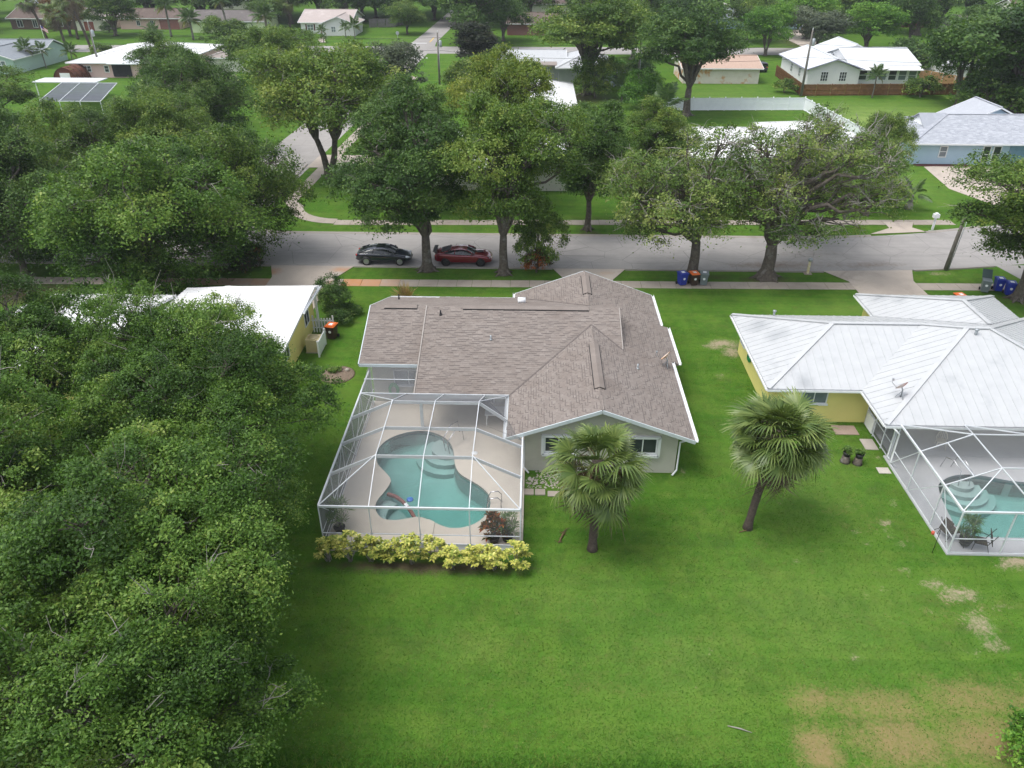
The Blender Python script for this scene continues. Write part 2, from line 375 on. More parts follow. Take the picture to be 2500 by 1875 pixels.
def plain(name, c, rough=.4, spec=.5, metal=0., coat=0., c2=None): return mat(name, c, c2 or tuple(x * .9 for x in c), 4, rough, spec, metal, coat=coat)
# insect screen: a fine dark mesh that one looks through
def screen_mat(name, c, a):
    m, t, p, o = nodes(name); co = geo_pos(t)
    df = t.nodes.new('ShaderNodeBsdfDiffuse'); df.inputs[0].default_value = (*c, 1)
    tr = t.nodes.new('ShaderNodeBsdfTransparent')
    mx = t.nodes.new('ShaderNodeMixShader')
    lw = t.nodes.new('ShaderNodeLayerWeight'); lw.inputs['Blend'].default_value = .35
    f = ramp(t, lw.outputs['Facing'], .0, .95, a, min(.95, a * 3.2))
    f = math_(t, 'MULTIPLY', f, ramp(t, noise(t, co, .8, 3), .3, .7, .85, 1.1))
    t.links.new(f, mx.inputs[0]); t.links.new(tr.outputs[0], mx.inputs[1]); t.links.new(df.outputs[0], mx.inputs[2])
    t.links.new(mx.outputs[0], o.inputs[0]); return m
SCREEN = screen_mat('insect_screen', (.24, .245, .25), .15)
SCREEND = screen_mat('dense_insect_screen', (.20, .205, .215), .26)
# pool water: clear body that swallows red with depth, glossy skin with ripples
def water_mat(name, col, dens):
    m, t, p, o = nodes(name); t.nodes.remove(p); co = geo_pos(t)
    tr = t.nodes.new('ShaderNodeBsdfTransparent'); gl = t.nodes.new('ShaderNodeBsdfGlossy'); gl.inputs['Roughness'].default_value = .04
    fr = t.nodes.new('ShaderNodeFresnel'); fr.inputs[0].default_value = 1.33
    b = t.nodes.new('ShaderNodeBump'); b.inputs['Strength'].default_value = .3; b.inputs['Distance'].default_value = .06
    t.links.new(noise(t, co, 2.2, 4, .6, 1.), b.inputs['Height'])
    t.links.new(b.outputs[0], fr.inputs['Normal']); t.links.new(b.outputs[0], gl.inputs['Normal'])
    mx = t.nodes.new('ShaderNodeMixShader'); t.links.new(fr.outputs[0], mx.inputs[0]); t.links.new(tr.outputs[0], mx.inputs[1]); t.links.new(gl.outputs[0], mx.inputs[2])
    t.links.new(mx.outputs[0], o.inputs[0])
    va = t.nodes.new('ShaderNodeVolumeAbsorption'); va.inputs[0].default_value = (*col, 1); va.inputs[1].default_value = dens
    t.links.new(va.outputs[0], o.inputs['Volume']); return m
WATER = water_mat('pool_water', (.08, .80, .72), .33)
PLASTER = M_('pool_plaster', (.46, .535, .525), (.41, .485, .48), .5, .7, .2, stain=(.37, .455, .44), stscale=.25, stlo=.5, sthi=.75)
TILE = M_('waterline_tile', (.17, .33, .34), (.13, .27, .29), 8, .3, .5)
# ---------------------------------------------------------------- ground, roads, pavements
def blobs(X, Y, L):
    a = np.zeros_like(X)
    for x, y, rx, ry, am in L: a = np.maximum(a, am * np.exp(-(((X - x) / rx) ** 2 + ((Y - y) / ry) ** 2)))
    return a
BARE = [(13, 46.4, 1.2, .6, 1.05), (12.2, 46, .8, .6, .9), (13.3, 45.1, .7, .8, 1.0), (11.9, 42, .5, .7, .65), (15.7, 38.2, .9, .4, .6), (15.8, 29.3, .35, .5, .6), (15.4, 27.6, .4, .3, .6),
        (18.2, 30, .3, .4, .5), (13.7, 26.3, .3, .2, .6), (18.4, 23.8, 1.1, .65, .85), (17.6, 24.4, .9, .5, .78), (18.5, 22.2, .9, 1.0, .76), (18.6, 21.2, .7, .6, .75), (16.6, 25.2, .6, .3, .6), (15.2, 24.0, .5, .3, .55), (16.9, 28.2, .4, .4, .6), (17.3, 26.8, .5, .3, .62), (21.5, 25.5, 1., .4, .8), (22.1, 26., 1., .3, .9),
        (5, 27.9, .3, .2, .5), (.2, 24.1, .4, .2, .5), (-2.7, 24.4, .4, .3, .45), (18.0, 34.0, .3, .6, .6), (7.9, 32.0, .35, .5, .7), (13.7, 46.2, .6, .9, .8), (26.5, 53.3, .8, 1.4, .7), (33.2, 59, 1.6, .5, .7),
        (-52, 190, 5, 1.2, .9), (-46, 203, 8, .8, .8), (-125, 205, 9, 5, .9), (-115, 212, 6, 3, .7), (-101, 206, 4, 1.5, .7), (-86, 207, 5, 2, .7), (-40, 222, 9, 1.2, .7), (56, 130.4, 3, .5, .5), (62, 129.4, 2, .5, .4), (43.6, 97, .8, 4, .4), (47, 92.2, 6, .45, .2)]
_r = random.Random(21)
BARE += [(_r.uniform(12, 22), _r.uniform(20, 35), _r.uniform(.2, .6), _r.uniform(.12, .35), _r.uniform(.35, .75)) for _ in range(46)] + [(_r.uniform(-8, 14), _r.uniform(16, 34), _r.uniform(.12, .35), _r.uniform(.1, .25), _r.uniform(.3, .55)) for _ in range(34)]
DEAD = [(10.6, 18.4, 1.2, .8, .72), (13, 18.2, 2.4, 1., .74), (16.6, 18.6, 2.8, 1., .76), (10.2, 16.4, 1.0, 1.3, .95), (13.2, 16.8, 2.4, 1.3, .85), (16.5, 16.9, 2.6, 1.3, .88), (19, 18.5, 2., 1.3, .6), (12, 15, 4, .9, .6), (18, 15, 3, 2, .6),
        (18, 23, 2.6, 2, .30), (3, 18.6, 3, .8, .22), (-2, 17.4, 3, .6, .2), (15.5, 29, 2.2, 2, .26), (-19, 71.5, 3, 1, .2), (52, 118, 7, 4, .35), (48, 112, 4, 8, .3), (-70, 204, 10, 3, .25), (16, 50, 6, 2, .15)]
LIT = [(-32, 57.4, 5, 1.2, .8), (-26, 58.3, 3, .9, .8), (-30, 52, 7, 2.0, .62), (-40, 53, 6, 3, .8), (-8.7, 58.4, 1.1, .7, .85), (-2.4, 57.8, .9, .6, .85), (14.6, 57.8, 2.6, .8, .6), (18.6, 57.4, 2.6, .9, .75), (21, 57.9, 1.5, .5, .4), (37, 54, 2.2, 2., .5), (5.2, 68, 1.6, 1., .75), (30.6, 54.9, 1.4, .8, .35),
       (-12.3, 41.4, .95, .95, 1.), (-22.8, 84.5, 1.2, 1., .7), (22.2, 118, 1.4, 1.2, .7), (2.9, 26.1, .35, .3, .6), (10.4, 27.8, .35, .3, .6), (-16, 24, 7, 10, .45), (-14.4, 47, .7, 2.4, .6), (14, 44, .35, 3, .6), (17.2, 36.3, 1.2, .5, .7), (68, 122, 9, 6, .7), (-4.6, 24.7, 5.6, .42, .95), (62, 196, 8, 5, .9), (7, 131, 8, 3, .7), (-60, 110, 14, 20, .4), (-20, 17, 9, 9, .6)]
PALE = [(x, y, 3.4, 2.6, 1.) for x in (46, 50, 54, 58, 62) for y in (113, 117, 121.5)] + [(47, 107, 3, 4, .6), (30, 134, 10, 5, .45), (40, 84, 4, 6, .35), (12, 23, 5, 4, .22), (14, 31, 3, 4, .18), (6, 20, 4, 3, .2), (3, 23, 3, 2, .2), (-3, 20.5, 3, 1.4, .14), (-60, 203, 14, 4, .3), (-34, 204, 6, 5, .35), (-11, 165, 6, 10, .3), (25, 52, 6, 1.5, .2)]  # far lots truly paler; near entries paint in the brighter unshaded lawn
TALL = [(x, 15.25, 1.6, .5, 1.) for x in range(-11, 8)]
def grid_lines(fine0, fine1, st, far):
    a = list(np.arange(fine0, fine1 + st / 2, st)); k = st
    lo, hi = a[0], a[-1]; L = []; Hh = []
    while lo > -far: k *= 1.25; lo -= k; L.append(lo)
    k = st
    while hi < far: k *= 1.25; hi += k; Hh.append(hi)
    return np.array(L[::-1] + a + Hh)
gx = grid_lines(-34, 34, .4, 3200); gy = grid_lines(12, 62, .4, 3200)
XX, YY = np.meshgrid(gx, gy); nx, ny = len(gx), len(gy)
ZZ = np.zeros_like(XX)
rng = np.random.default_rng(3)
HOLES = [(-8.9, -.9, 26.2, 36.6), (19.6, 33, 26.6, 32.4)]
V = np.stack([XX.ravel(), YY.ravel(), ZZ.ravel()], 1)
I, J = np.meshgrid(np.arange(nx - 1), np.arange(ny - 1)); b = (J * nx + I).ravel()
Fq = np.stack([b, b + 1, b + 1 + nx, b + nx], 1)
cx = (XX[:-1, :-1] + XX[1:, 1:]).ravel() / 2; cy = (YY[:-1, :-1] + YY[1:, 1:]).ravel() / 2
keep = np.ones(len(Fq), bool)
for x0, x1, y0, y1 in HOLES: keep &= ~((cx > x0) & (cx < x1) & (cy > y0) & (cy < y1))
gm = np_mesh('ground', V, Fq[keep], LAWN)
for n_, L_ in (('bare', BARE), ('dead', DEAD), ('litter', LIT), ('tall', TALL), ('pale', PALE)): attr(gm, n_, blobs(XX, YY, L_).ravel())
g = link('ground', gm); g['kind'] = 'structure'; g['label'] = 'green mown lawn with bare sandy and dead brown patches'

def ribbon(name, L, z, m, lab=None, extra=None):
    """sheet between two polylines L = [((xl,yl),(xr,yr)), ...], subdivided across"""
    mb = MB(); n = 6; k = len(L)
    vs = [(l[0] + (r[0] - l[0]) * j / n, l[1] + (r[1] - l[1]) * j / n, z) for l, r in L for j in range(n + 1)]
    fs = [(i * (n + 1) + j, i * (n + 1) + j + 1, (i + 1) * (n + 1) + j + 1, (i + 1) * (n + 1) + j) for i in range(k - 1) for j in range(n)]
    mb.add(vs, fs); me = mb.mesh(name, m)
    A = np.array(vs)
    for n_, L_ in (extra or {}).items(): attr(me, n_, blobs(A[:, 0], A[:, 1], L_))
    # faces up
    if me.polygons and me.polygons[0].normal.z < 0: me.flip_normals()
    o = link(name, me); o['kind'] = 'structure'
    if lab: o['label'] = lab
    return o
ROADLIT = {'litter': [(20, 60.2, 5, 1.0, .85), (28, 60.8, 4, .8, .75), (24, 63, 6, 2, .45), (-28, 60.4, 7, 1., .6), (12, 60, 4, .7, .5), (34, 61, 3, .6, .5), (-60, 62, 20, 2, .5)]}
def road_y(x, far):
    if far: return 67.0 + (max(0, x - 22) ** 2) * .0085
    return 59.1 + (max(0, x - 22) ** 2) * .006
xs = list(range(-160, 161, 2))
ribbon('road', [((x, road_y(x, 0)), (x, road_y(x, 1))) for x in xs], .004, ROAD, 'pale grey residential street running across behind the trees', ROADLIT)
def cl(y): return -30.6 + (y - 66) * .029
sy = [66.4, 68, 70, 74, 80, 90, 100, 115, 130, 150, 170, 179]
wid = lambda y: 3.6 + (max(0, 71 - y) ** 2) * .16
ribbon('side_road', [((cl(y) - wid(y), y), (cl(y) + wid(y), y)) for y in sy], .008, ROAD, 'pale grey side street leading away between the trees')
ribbon('back_road', [((x, 179.0), (x, 190.0)) for x in range(-320, 321, 5)], .012, ROAD, 'far cross street with white stop lines')
ribbon('back_side_road', [((-30.6, 189.9), (-23.4, 189.9)), ((-29.6, 197), (-23.9, 197)), ((-29, 215), (-23.4, 215)), ((-27, 330), (-21, 330))], .016, ROAD, 'far side street beyond the crossing')
ribbon('corner_road', [((38.6, 61), (50, 61)), ((39.2, 58), (46.5, 58)), ((40, 54), (46.5, 54)), ((40, 20), (46.5, 20))], .012, ROAD, 'street turning off beside the yellow house')
ribbon('far_right_road', [((86, 178), (91.5, 178)), ((76, 150), (81, 150)), ((82, 165), (86, 165))][1:2] + [((81.5, 163), (86.5, 163)), ((88, 179.5), (94, 179.5))], .012, ROAD, 'grey lane behind the white house')
mk = MB()
for x0, x1, y in ((-29.6, -25.9, 195.4), (-27.3, -22.9, 172.6)): mk.bx(x0, x1, y - .3, y + .3, .022, .026)
struct('stop_lines', mk, WHITE, 'white painted stop lines at the far crossing')
mk = MB(); mk.bx(-25.6, -25.3, 197, 206, .022, .026)
struct('lane_line', mk, plain('yellow_road_paint', (.62, .42, .08), .7), 'yellow lane line painted on the far side street')
# kerbs
def kerb(name, pts, w=.34, h=.10, lab=None):
    mb = MB(); n = len(pts)
    vs = []
    for i, p in enumerate(pts):
        a = Vector(pts[max(i - 1, 0)]); b_ = Vector(pts[min(i + 1, n - 1)]); d = (b_ - a).normalized(); q = Vector((-d.y, d.x))
        for off, z in ((-w * .5, .0), (-w * .42, h * .25), (w * .1, h), (w * .45, h * .95), (w * .5, 0)):
            vs.append((p[0] + q.x * off, p[1] + q.y * off, z))
    mb.add(vs, [(i * 5 + j, i * 5 + j + 1, (i + 1) * 5 + j + 1, (i + 1) * 5 + j) for i in range(n - 1) for j in range(4)])
    return struct(name, mb, KERB, lab)
def seg(x0, x1, far, st=2.):
    k = max(2, int((x1 - x0) / st)); return [(x0 + (x1 - x0) * i / k, road_y(x0 + (x1 - x0) * i / k, far)) for i in range(k + 1)]
for a, b_, l in ((-80, -21.9, 'kerb along the street beside the flowering bush'), (-14.9, 1.6, 'kerb beside the two parked cars'), (7.6, 23.8, 'kerb in front of the blue and orange bins'), (31.3, 38.4, 'short kerb by the leaning pole')):
    kerb('kerb', seg(b_, a, 0) if 0 else [p for p in reversed(seg(a, b_, 0))], lab=l)
arc = [(-27.0, 90), (-26.9, 76)] + [(-22.9 + 4. * math.cos(t) , 71.0 + 4. * math.sin(t)) for t in np.linspace(math.pi, 1.5 * math.pi, 9)]
kerb('kerb', [(p[0], p[1]) for p in arc] + seg(-21.5, 30.8, 1), lab='long far kerb curving into the side street')
kerb('kerb', seg(36.2, 42, 1), lab='far kerb by the white mailbox')
kerb('kerb', [(-80, 67), (-42, 67), (-38.4, 68), (-36, 70.4), (-35, 74), (-34.2, 90)], lab='far kerb under the left trees')
# pavements: every slab a piece of its own
slab_cache = {}
def slab_row(name, lab, x0, x1, y0, y1, z, step=1.52, rust=None, tilt=.0, slope=0., seed=1):
    root = bpy.data.objects.new(name, None); COL.objects.link(root); root.location = (0, 0, 0); WO[root.name] = Vector((0, 0, 0))
    root['kind'] = 'structure'; root['label'] = lab
    rnd = random.Random(seed); x = x0
    while x < x1:
        st = step * rnd.choice((1, 1, 1, .8)); xe = min(x + st, x1); ru = round(rust(x) if rust else 0, 1); key = (round(xe - x, 2), round(y1 - y0, 2), ru)
        if key not in slab_cache:
            mb = MB(); a, c = (xe - x) / 2 - .012, (y1 - y0) / 2
            mb.add([(-a, -c, -.06), (a, -c, -.06), (a, c, -.06), (-a, c, -.06), (-a, -c, -.006), (a, -c, -.006), (a, c, -.006), (-a, c, -.006), (-a + .012, -c + .012, 0), (a - .012, -c + .012, 0), (a - .012, c - .012, 0), (-a + .012, c - .012, 0)],
                   [(0, 1, 5, 4), (1, 2, 6, 5), (2, 3, 7, 6), (3, 0, 4, 7), (4, 5, 9, 8), (5, 6, 10, 9), (6, 7, 11, 10), (7, 4, 8, 11), (8, 9, 10, 11)])
            me = mb.mesh('slab', WALK)
            if ru: attr(me, 'rust', [ru] * 12)
            slab_cache[key] = me
        o = link('slab', slab_cache[key], root); o.location = ((x + xe) / 2, (y0 + y1) / 2 + slope * ((x + xe) / 2) + rnd.uniform(-.01, .01), z + rnd.uniform(-.004, .006)); x = xe
    return root
def near_rust(x): return .95 if -16.2 < x < -13.2 else .55 if -13.2 <= x < -11.9 else .6 if -33 < x < -21 else .1
slab_row('sidewalk', 'near concrete sidewalk between the mown verge and the front lawns', -48, 40, 55.3, 56.62, .03, rust=near_rust, slope=.012, seed=4)
slab_row('sidewalk', 'far concrete sidewalk across the street behind the trees', -19, 40, 69.75, 71.1, .03, slope=.03, seed=5)
cw = MB(); pts = [(-25.2 + (y - 70) * .032, y) for y in (150, 130, 110, 95, 82, 76)] + [(-19 - 5. * math.cos(t), 75.2 - 5.0 * math.sin(t)) for t in np.linspace(.15, math.pi / 2, 8)]
L = []
for i, p in enumerate(pts):
    a = Vector(pts[max(i - 1, 0)]); b_ = Vector(pts[min(i + 1, len(pts) - 1)]); d = (b_ - a).normalized(); q = Vector((-d.y, d.x)) * .68
    L.append(((p[0] - q.x, p[1] - q.y), (p[0] + q.x, p[1] + q.y)))
ribbon('sidewalk_corner', L, .03, WALK, 'curved concrete sidewalk following the side street corner')
# driveways
def drive(name, poly, z, lab, rust=None, m=DRIVE):
    mb = MB(); bm = bmesh.new(); f = bm.faces.new([bm.verts.new((p[0], p[1], z)) for p in poly])
    if f.normal.z < 0: f.normal_flip()
    bmesh.ops.triangulate(bm, faces=bm.faces[:]); bmesh.ops.subdivide_edges(bm, edges=bm.edges[:], cuts=7, use_grid_fill=True)
    me = bpy.data.meshes.new(name); bm.to_mesh(me); bm.free(); me.materials.append(m)
    if me.polygons[0].normal.z < 0: me.flip_normals()
    A = np.array([v.co for v in me.vertices])
    if rust: attr(me, 'rust', blobs(A[:, 0], A[:, 1], rust))
    o = link(name, me); o['kind'] = 'structure'; o['label'] = lab; return o
drive('driveway', [(-21.9, 59.1), (-21.1, 56.7), (-21.0, 48), (-16.2, 48), (-16.2, 54.5), (-15.9, 56.7), (-14.9, 59.1)], .046, 'rust-stained concrete driveway of the left white-roofed house', [(-21.4, 57.8, .8, .9, 1.), (-15.7, 58.3, 1.2, .7, 1.), (-16.2, 55.5, .35, 1.2, 1.)])
drive('driveway', [(1.6, 59.1), (2.5, 56.9), (2.5, 48.5), (6.4, 48.5), (6.4, 56.9), (7.6, 59.1)], .046, 'concrete driveway behind the brown shingled house', [(6, 58.3, 1., .7, .5)])
drive('driveway', [(23.8, 59.2), (25.2, 57.1), (25.2, 49), (30.4, 49), (30.4, 57.4), (31.2, 59.6)], .046, 'broad concrete driveway in front of the yellow house')
drive('driveway', [(30.9, 68.1), (33.3, 69.8), (33.4, 71.5), (36.2, 71.5), (35.5, 70), (36.3, 68.9)], .046, 'concrete driveway apron across the street near the mailbox')
drive('driveway', [(45.6, 91.2), (48, 91.6), (50, 91.5), (54, 91), (56, 80), (57, 72), (52, 72), (47, 76), (44.6, 82.5)], .02, 'curved pinkish driveway of the sky blue house')
drive('driveway', [(-26.6, 88.6), (-14.5, 88.8), (-14.5, 94.4), (-24.6, 94.2), (-26.4, 94.4)], .046, 'concrete driveway off the side street behind the forked tree')
drive('driveway', [(-24.4, 120.2), (-19.6, 120.6), (-18, 127), (-20.2, 127)], .05, 'white concrete path off the side street')
drive('driveway', [(61, 190), (64, 190), (68, 205), (70, 224), (62.5, 224), (61, 205)], .02, 'sandy driveway of the blue grey house')
drive('driveway', [(-53.8, 207), (-52.6, 207), (-51.2, 199), (-50, 196), (-51.4, 196), (-53, 200)], .02, 'winding front path of the shuttered house')
# pebbles and stepping stones by the main house
# ---------------------------------------------------------------- roof coverings
SH = {}
def shingles(parent, facets, m, dark, course=.145, tab=.32, budget=0, seed=1, pick=None):
    """tabs laid course by course and cut at hips and valleys; the nearest are objects of their own"""
    rnd = random.Random(seed); Vv = []; Ff = []; T = []; Mi = []; solo = []
    def prism(P, t, proud, dk, store, band=None):
        n = len(P); o = len(store[0])
        v0 = min(p[3] for p in P); v1 = max(p[3] for p in P)
        low = [p[0] for p in P]; top = [p[0] + p[1] * ((.020 if proud else .011) - .008 * (p[3] - v0) / max(1e-6, course)) for p in P]
        store[0] += low + top; store[2] += [t] * (2 * n)
        fs = [tuple(range(o + n, o + 2 * n))] + [(o + i, o + (i + 1) % n, o + n + (i + 1) % n, o + n + i) for i in range(n)]
        store[1] += fs; store[3] += [0] + [1 if dk else 0] * n
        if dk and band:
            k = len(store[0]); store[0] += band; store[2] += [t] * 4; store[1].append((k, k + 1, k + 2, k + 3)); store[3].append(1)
    cand = []
    for F in facets:
        us = [q[0] for q in F.q]; vs = [q[1] for q in F.q]; k = int(max(vs) / course) + 1
        for r in range(k):
            off = (r % 2) * tab * .5 + rnd.uniform(-.05, .05); i0 = int((min(us) - off) / tab) - 1; i1 = int((max(us) - off) / tab) + 1
            for i in range(i0, i1 + 1):
                u0 = i * tab + off + .006; u1 = (i + 1) * tab + off - .006; lo = r * course + rnd.uniform(-.006, .006); hi = (r + 1) * course + .03
                pl = clip_convex([(u0, lo), (u1, lo), (u1, hi), (u0, hi)], F.q)
                if len(pl) < 3: continue
                full = len(pl) == 4 and abs(pl[2][0] - pl[0][0] - (u1 - u0)) < 1e-4
                cand.append((F, pl, full, rnd.random(), rnd.random() < .40))
    if budget:
        order = sorted([c for c in cand if c[2] and (pick is None or pick(c[0].to3(*c[1][0])))], key=lambda c: c[0].to3(*c[1][0]).y)[:budget]
        chosen = set(id(c) for c in order)
    else: chosen = set()
    store = [[], [], [], []]
    shared = {}
    for c in cand:
        F, pl, full, t, proud = c
        if id(c) in chosen:
            key = (id(F), proud)
            if key not in shared:
                st = [[], [], [], []]; c0 = pl[0]
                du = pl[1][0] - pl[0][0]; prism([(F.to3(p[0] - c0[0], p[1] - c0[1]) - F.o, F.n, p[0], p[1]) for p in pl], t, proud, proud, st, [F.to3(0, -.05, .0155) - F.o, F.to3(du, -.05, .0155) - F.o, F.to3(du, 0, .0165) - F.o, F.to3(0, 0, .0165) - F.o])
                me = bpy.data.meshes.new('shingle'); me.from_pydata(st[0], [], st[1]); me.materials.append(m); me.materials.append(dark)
                me.polygons.foreach_set('material_index', st[3]); attr(me, 'tint', st[2]); shared[key] = (me, )
            o = bpy.data.objects.new('shingle', shared[key][0]); COL.objects.link(o); o.parent = parent; o.location = F.to3(*pl[0]) - WO.get(parent.name, Vector()) - pwo(parent)
        else:
            lo = min(p[1] for p in pl); ua, ub = min(p[0] for p in pl), max(p[0] for p in pl)
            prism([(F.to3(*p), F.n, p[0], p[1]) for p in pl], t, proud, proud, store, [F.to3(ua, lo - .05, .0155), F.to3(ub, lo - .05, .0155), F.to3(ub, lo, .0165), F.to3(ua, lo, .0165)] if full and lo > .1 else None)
    me = bpy.data.meshes.new('shingle_field'); me.from_pydata(store[0], [], store[1]); me.materials.append(m); me.materials.append(dark)
    me.polygons.foreach_set('material_index', store[3]); attr(me, 'tint', store[2])
    o = link('shingle_field', me, parent); stuff(o); return o
def pwo(o): return Vector((0, 0, 0))
def caps(parent, a, b, m, w=.26, st=.24, name='ridge_cap'):
    """overlapping cap pieces along a ridge or hip, one part"""
    a, b = Vector(a), Vector(b); d = b - a; L = d.length; d.normalize(); s_ = d.cross(Vector((0, 0, 1))).normalized(); n = int(L / st); V_ = []; F_ = []; T_ = []
    for i in range(n):
        p = a + d * (i * st); q = p + d * (st + .03); o = len(V_); h0, h1 = .030, .018
        V_ += [p - s_ * w / 2 + Vector((0, 0, h0 - .075)), p + Vector((0, 0, h0)), p + s_ * w / 2 + Vector((0, 0, h0 - .075)), q - s_ * w / 2 + Vector((0, 0, h1 - .085)), q + Vector((0, 0, h1)), q + s_ * w / 2 + Vector((0, 0, h1 - .085))]
        F_ += [(o, o + 3, o + 4, o + 1), (o + 1, o + 4, o + 5, o + 2), (o, o + 1, o + 2)]; T_ += [random.random()] * 6
    me = bpy.data.meshes.new(name); me.from_pydata(V_, [], F_); me.materials.append(m); attr(me, 'tint', T_)
    return link(name, me, parent)
def metal_panels(parent, facets, m, w=.46, lift=.012, rib=.035, name='roof_panel', seed=2):
    """standing-seam strips running up each face, every strip its own piece"""
    for F in facets:
        us = [q[0] for q in F.q]; i0 = int(math.floor(min(us) / w)); i1 = int(math.ceil(max(us) / w))
        for i in range(i0, i1):
            vs = [q[1] for q in F.q]
            pl = clip_convex([(i * w + .0004, min(vs) - 1), ((i + 1) * w - .0004, min(vs) - 1), ((i + 1) * w - .0004, max(vs) + 1), (i * w + .0004, max(vs) + 1)], F.q)
            if len(pl) < 3: continue
            mb = MB(); n = len(pl)
            mb.add([F.to3(*p) for p in pl] + [F.to3(*p, lift) for p in pl], [tuple(range(n, 2 * n))] + [(a, (a + 1) % n, n + (a + 1) % n, n + a) for a in range(n)])
            rb = clip_convex([(i * w + .002, min(vs) - 1), (i * w + .052, min(vs) - 1), (i * w + .052, max(vs) + 1), (i * w + .002, max(vs) + 1)], F.q)
            if len(rb) >= 3:
                n = len(rb); mb.add([F.to3(*p, lift) for p in rb] + [F.to3(*p, lift + rib) for p in rb], [tuple(range(n, 2 * n))] + [(a, (a + 1) % n, n + (a + 1) % n, n + a) for a in range(n)])
            obj(name, mb, m, parent)
def window(parent, c, face, w, h, mats=(FRAME, GLASS), mull=(1, 0), fr=.06, proud=.05, shutters=None, sill=False, name='window'):
    """framed window on a wall; c = centre on the wall plane, face = outward normal"""
    n = Vector(face); u = Vector((0, 0, 1)).cross(n).normalized(); M = Matrix((u, n, Vector((0, 0, 1)))).transposed().to_4x4(); M.translation = Vector(c)
    def B(mb, x0, x1, z0, z1, y0, y1): mb.box(None, (x1 - x0, y1 - y0, z1 - z0), mat=M @ Matrix.Translation(((x0 + x1) / 2, (y0 + y1) / 2, (z0 + z1) / 2)))
    f = MB(); a, b_ = w / 2, h / 2
    B(f, -a, a, b_ - fr, b_, 0, proud); B(f, -a, a, -b_, -b_ + fr, 0, proud); B(f, -a, -a + fr, -b_ + fr, b_ - fr, 0, proud); B(f, a - fr, a, -b_ + fr, b_ - fr, 0, proud)
    for i in range(mull[0]):
        x = -a + w * (i + 1) / (mull[0] + 1); B(f, x - fr * .4, x + fr * .4, -b_ + fr, b_ - fr, 0, proud * .8)
    for i in range(mull[1]):
        z = -b_ + h * (i + 1) / (mull[1] + 1); B(f, -a + fr, a - fr, z - fr * .3, z + fr * .3, 0, proud * .75)
    o = obj(name, f, mats[0], parent)
    p = MB(); B(p, -a + fr, a - fr, -b_ + fr, b_ - fr, .002, proud * .4); obj('pane', p, mats[1], o)
    if sill: q = MB(); B(q, -a - .08, a + .08, -b_ - .08, -b_ - .003, 0, .12); obj('sill', q, mats[0], o)
    if shutters:
        for sx in (-1, 1):
            q = MB(); B(q, min(sx * (a + .04), sx * (a + .38)), max(sx * (a + .04), sx * (a + .38)), -b_, b_, 0, .04); obj('shutter', q, shutters, o)
    return o
def door(parent, c, face, w, h, m, frame=FRAME, name='door'):
    n = Vector(face); u = Vector((0, 0, 1)).cross(n).normalized(); M = Matrix((u, n, Vector((0, 0, 1)))).transposed().to_4x4(); M.translation = Vector(c)
    f = MB(); f.box(None, (w, .05, h), mat=M @ Matrix.Translation((0, .025, h / 2))); o = obj(name, f, m, parent)
    q = MB()
    for sx in (-1, 1): q.box(None, (.08, .08, h + .08), mat=M @ Matrix.Translation((sx * (w / 2 + .045), .04, (h + .08) / 2)))
    q.box(None, (w, .08, .08), mat=M @ Matrix.Translation((0, .04, h + .045))); obj('door_frame', q, frame, o)
    q = MB(); q.ball(M @ Vector((w * .4, .08, h * .47)), .04, 6, 4); obj('handle', q, GALV, o); return o
# ---------------------------------------------------------------- the brown shingled house
house = thing('house', 'beige stucco house with brown shingled cross-gable roof behind the pool cage', 'house', (2, 40, 0))
kx = .372
zl = lambda x: 2.45 + kx * (x + 1.2)
zr_ = lambda x: 2.45 + kx * (8.2 - x)
zm = lambda y: 2.45 + (2.2 / 6.6) * (y - 35.3)
zb = lambda y: 4.65 - (2.2 / 6.1) * (y - 41.9)
zw = lambda y: 3.03 + (1.57 / 4.4) * (y - 37.6)
zwb = lambda y: 4.6 - (2.2 / 6.0) * (y - 42)
def fx(pts, z): return Facet([(x, y, z(x, y)) for x, y in pts])
FC = {
 'near_left': fx([(-1.2, 31.35), (3.5, 31.35), (3.5, 40.55), (-1.2, 35.3)], lambda x, y: zl(x)),
 'near_right': fx([(3.5, 31.35), (8.2, 31.35), (8.2, 48.7), (3.5, 48.7)], lambda x, y: zr_(x)),
 'bump': fx([(8.2, 39.4), (8.65, 39.4), (8.65, 44.1), (8.2, 44.1)], lambda x, y: zr_(x)),
 'main_a': fx([(-6.4, 35.3), (-1.2, 35.3), (3.5, 40.55), (3.5, 41.9), (-6.4, 41.9)], lambda x, y: zm(y)),
 'main_b': fx([(3.5, 40.55), (5.2, 38.65), (5.2, 41.9), (3.5, 41.9)], lambda x, y: zm(y)),
 'back_a': fx([(-6.4, 41.9), (3.5, 41.9), (3.5, 43.15), (-1.2, 48.0), (-6.4, 48.0)], lambda x, y: zb(y)),
 'back_b': fx([(3.5, 41.9), (5.2, 41.9), (5.2, 44.9), (3.5, 43.15)], lambda x, y: zb(y)),
 'far_left': fx([(-1.2, 48.0), (3.5, 43.15), (3.5, 48.7), (-1.2, 48.7)], lambda x, y: zl(x)),
 'wing_near': fx([(-9.85, 37.6), (-6.4, 37.6), (-6.4, 42), (-9.85, 42)], lambda x, y: zw(y)),
 'wing_back': fx([(-9.85, 42), (-6.4, 42), (-6.4, 48), (-9.85, 48)], lambda x, y: zwb(y)),
}
rf = MB()
for k, F in FC.items(): rf.slab([p + Vector((0, 0, -.006)) for p in F.P], .14)
roof = obj('roof', rf, SHING, house)
shingles(roof, list(FC.values()), SHING, SHDARK, budget=290, seed=7, pick=lambda p: p.x > -1.3 and p.y < 36)
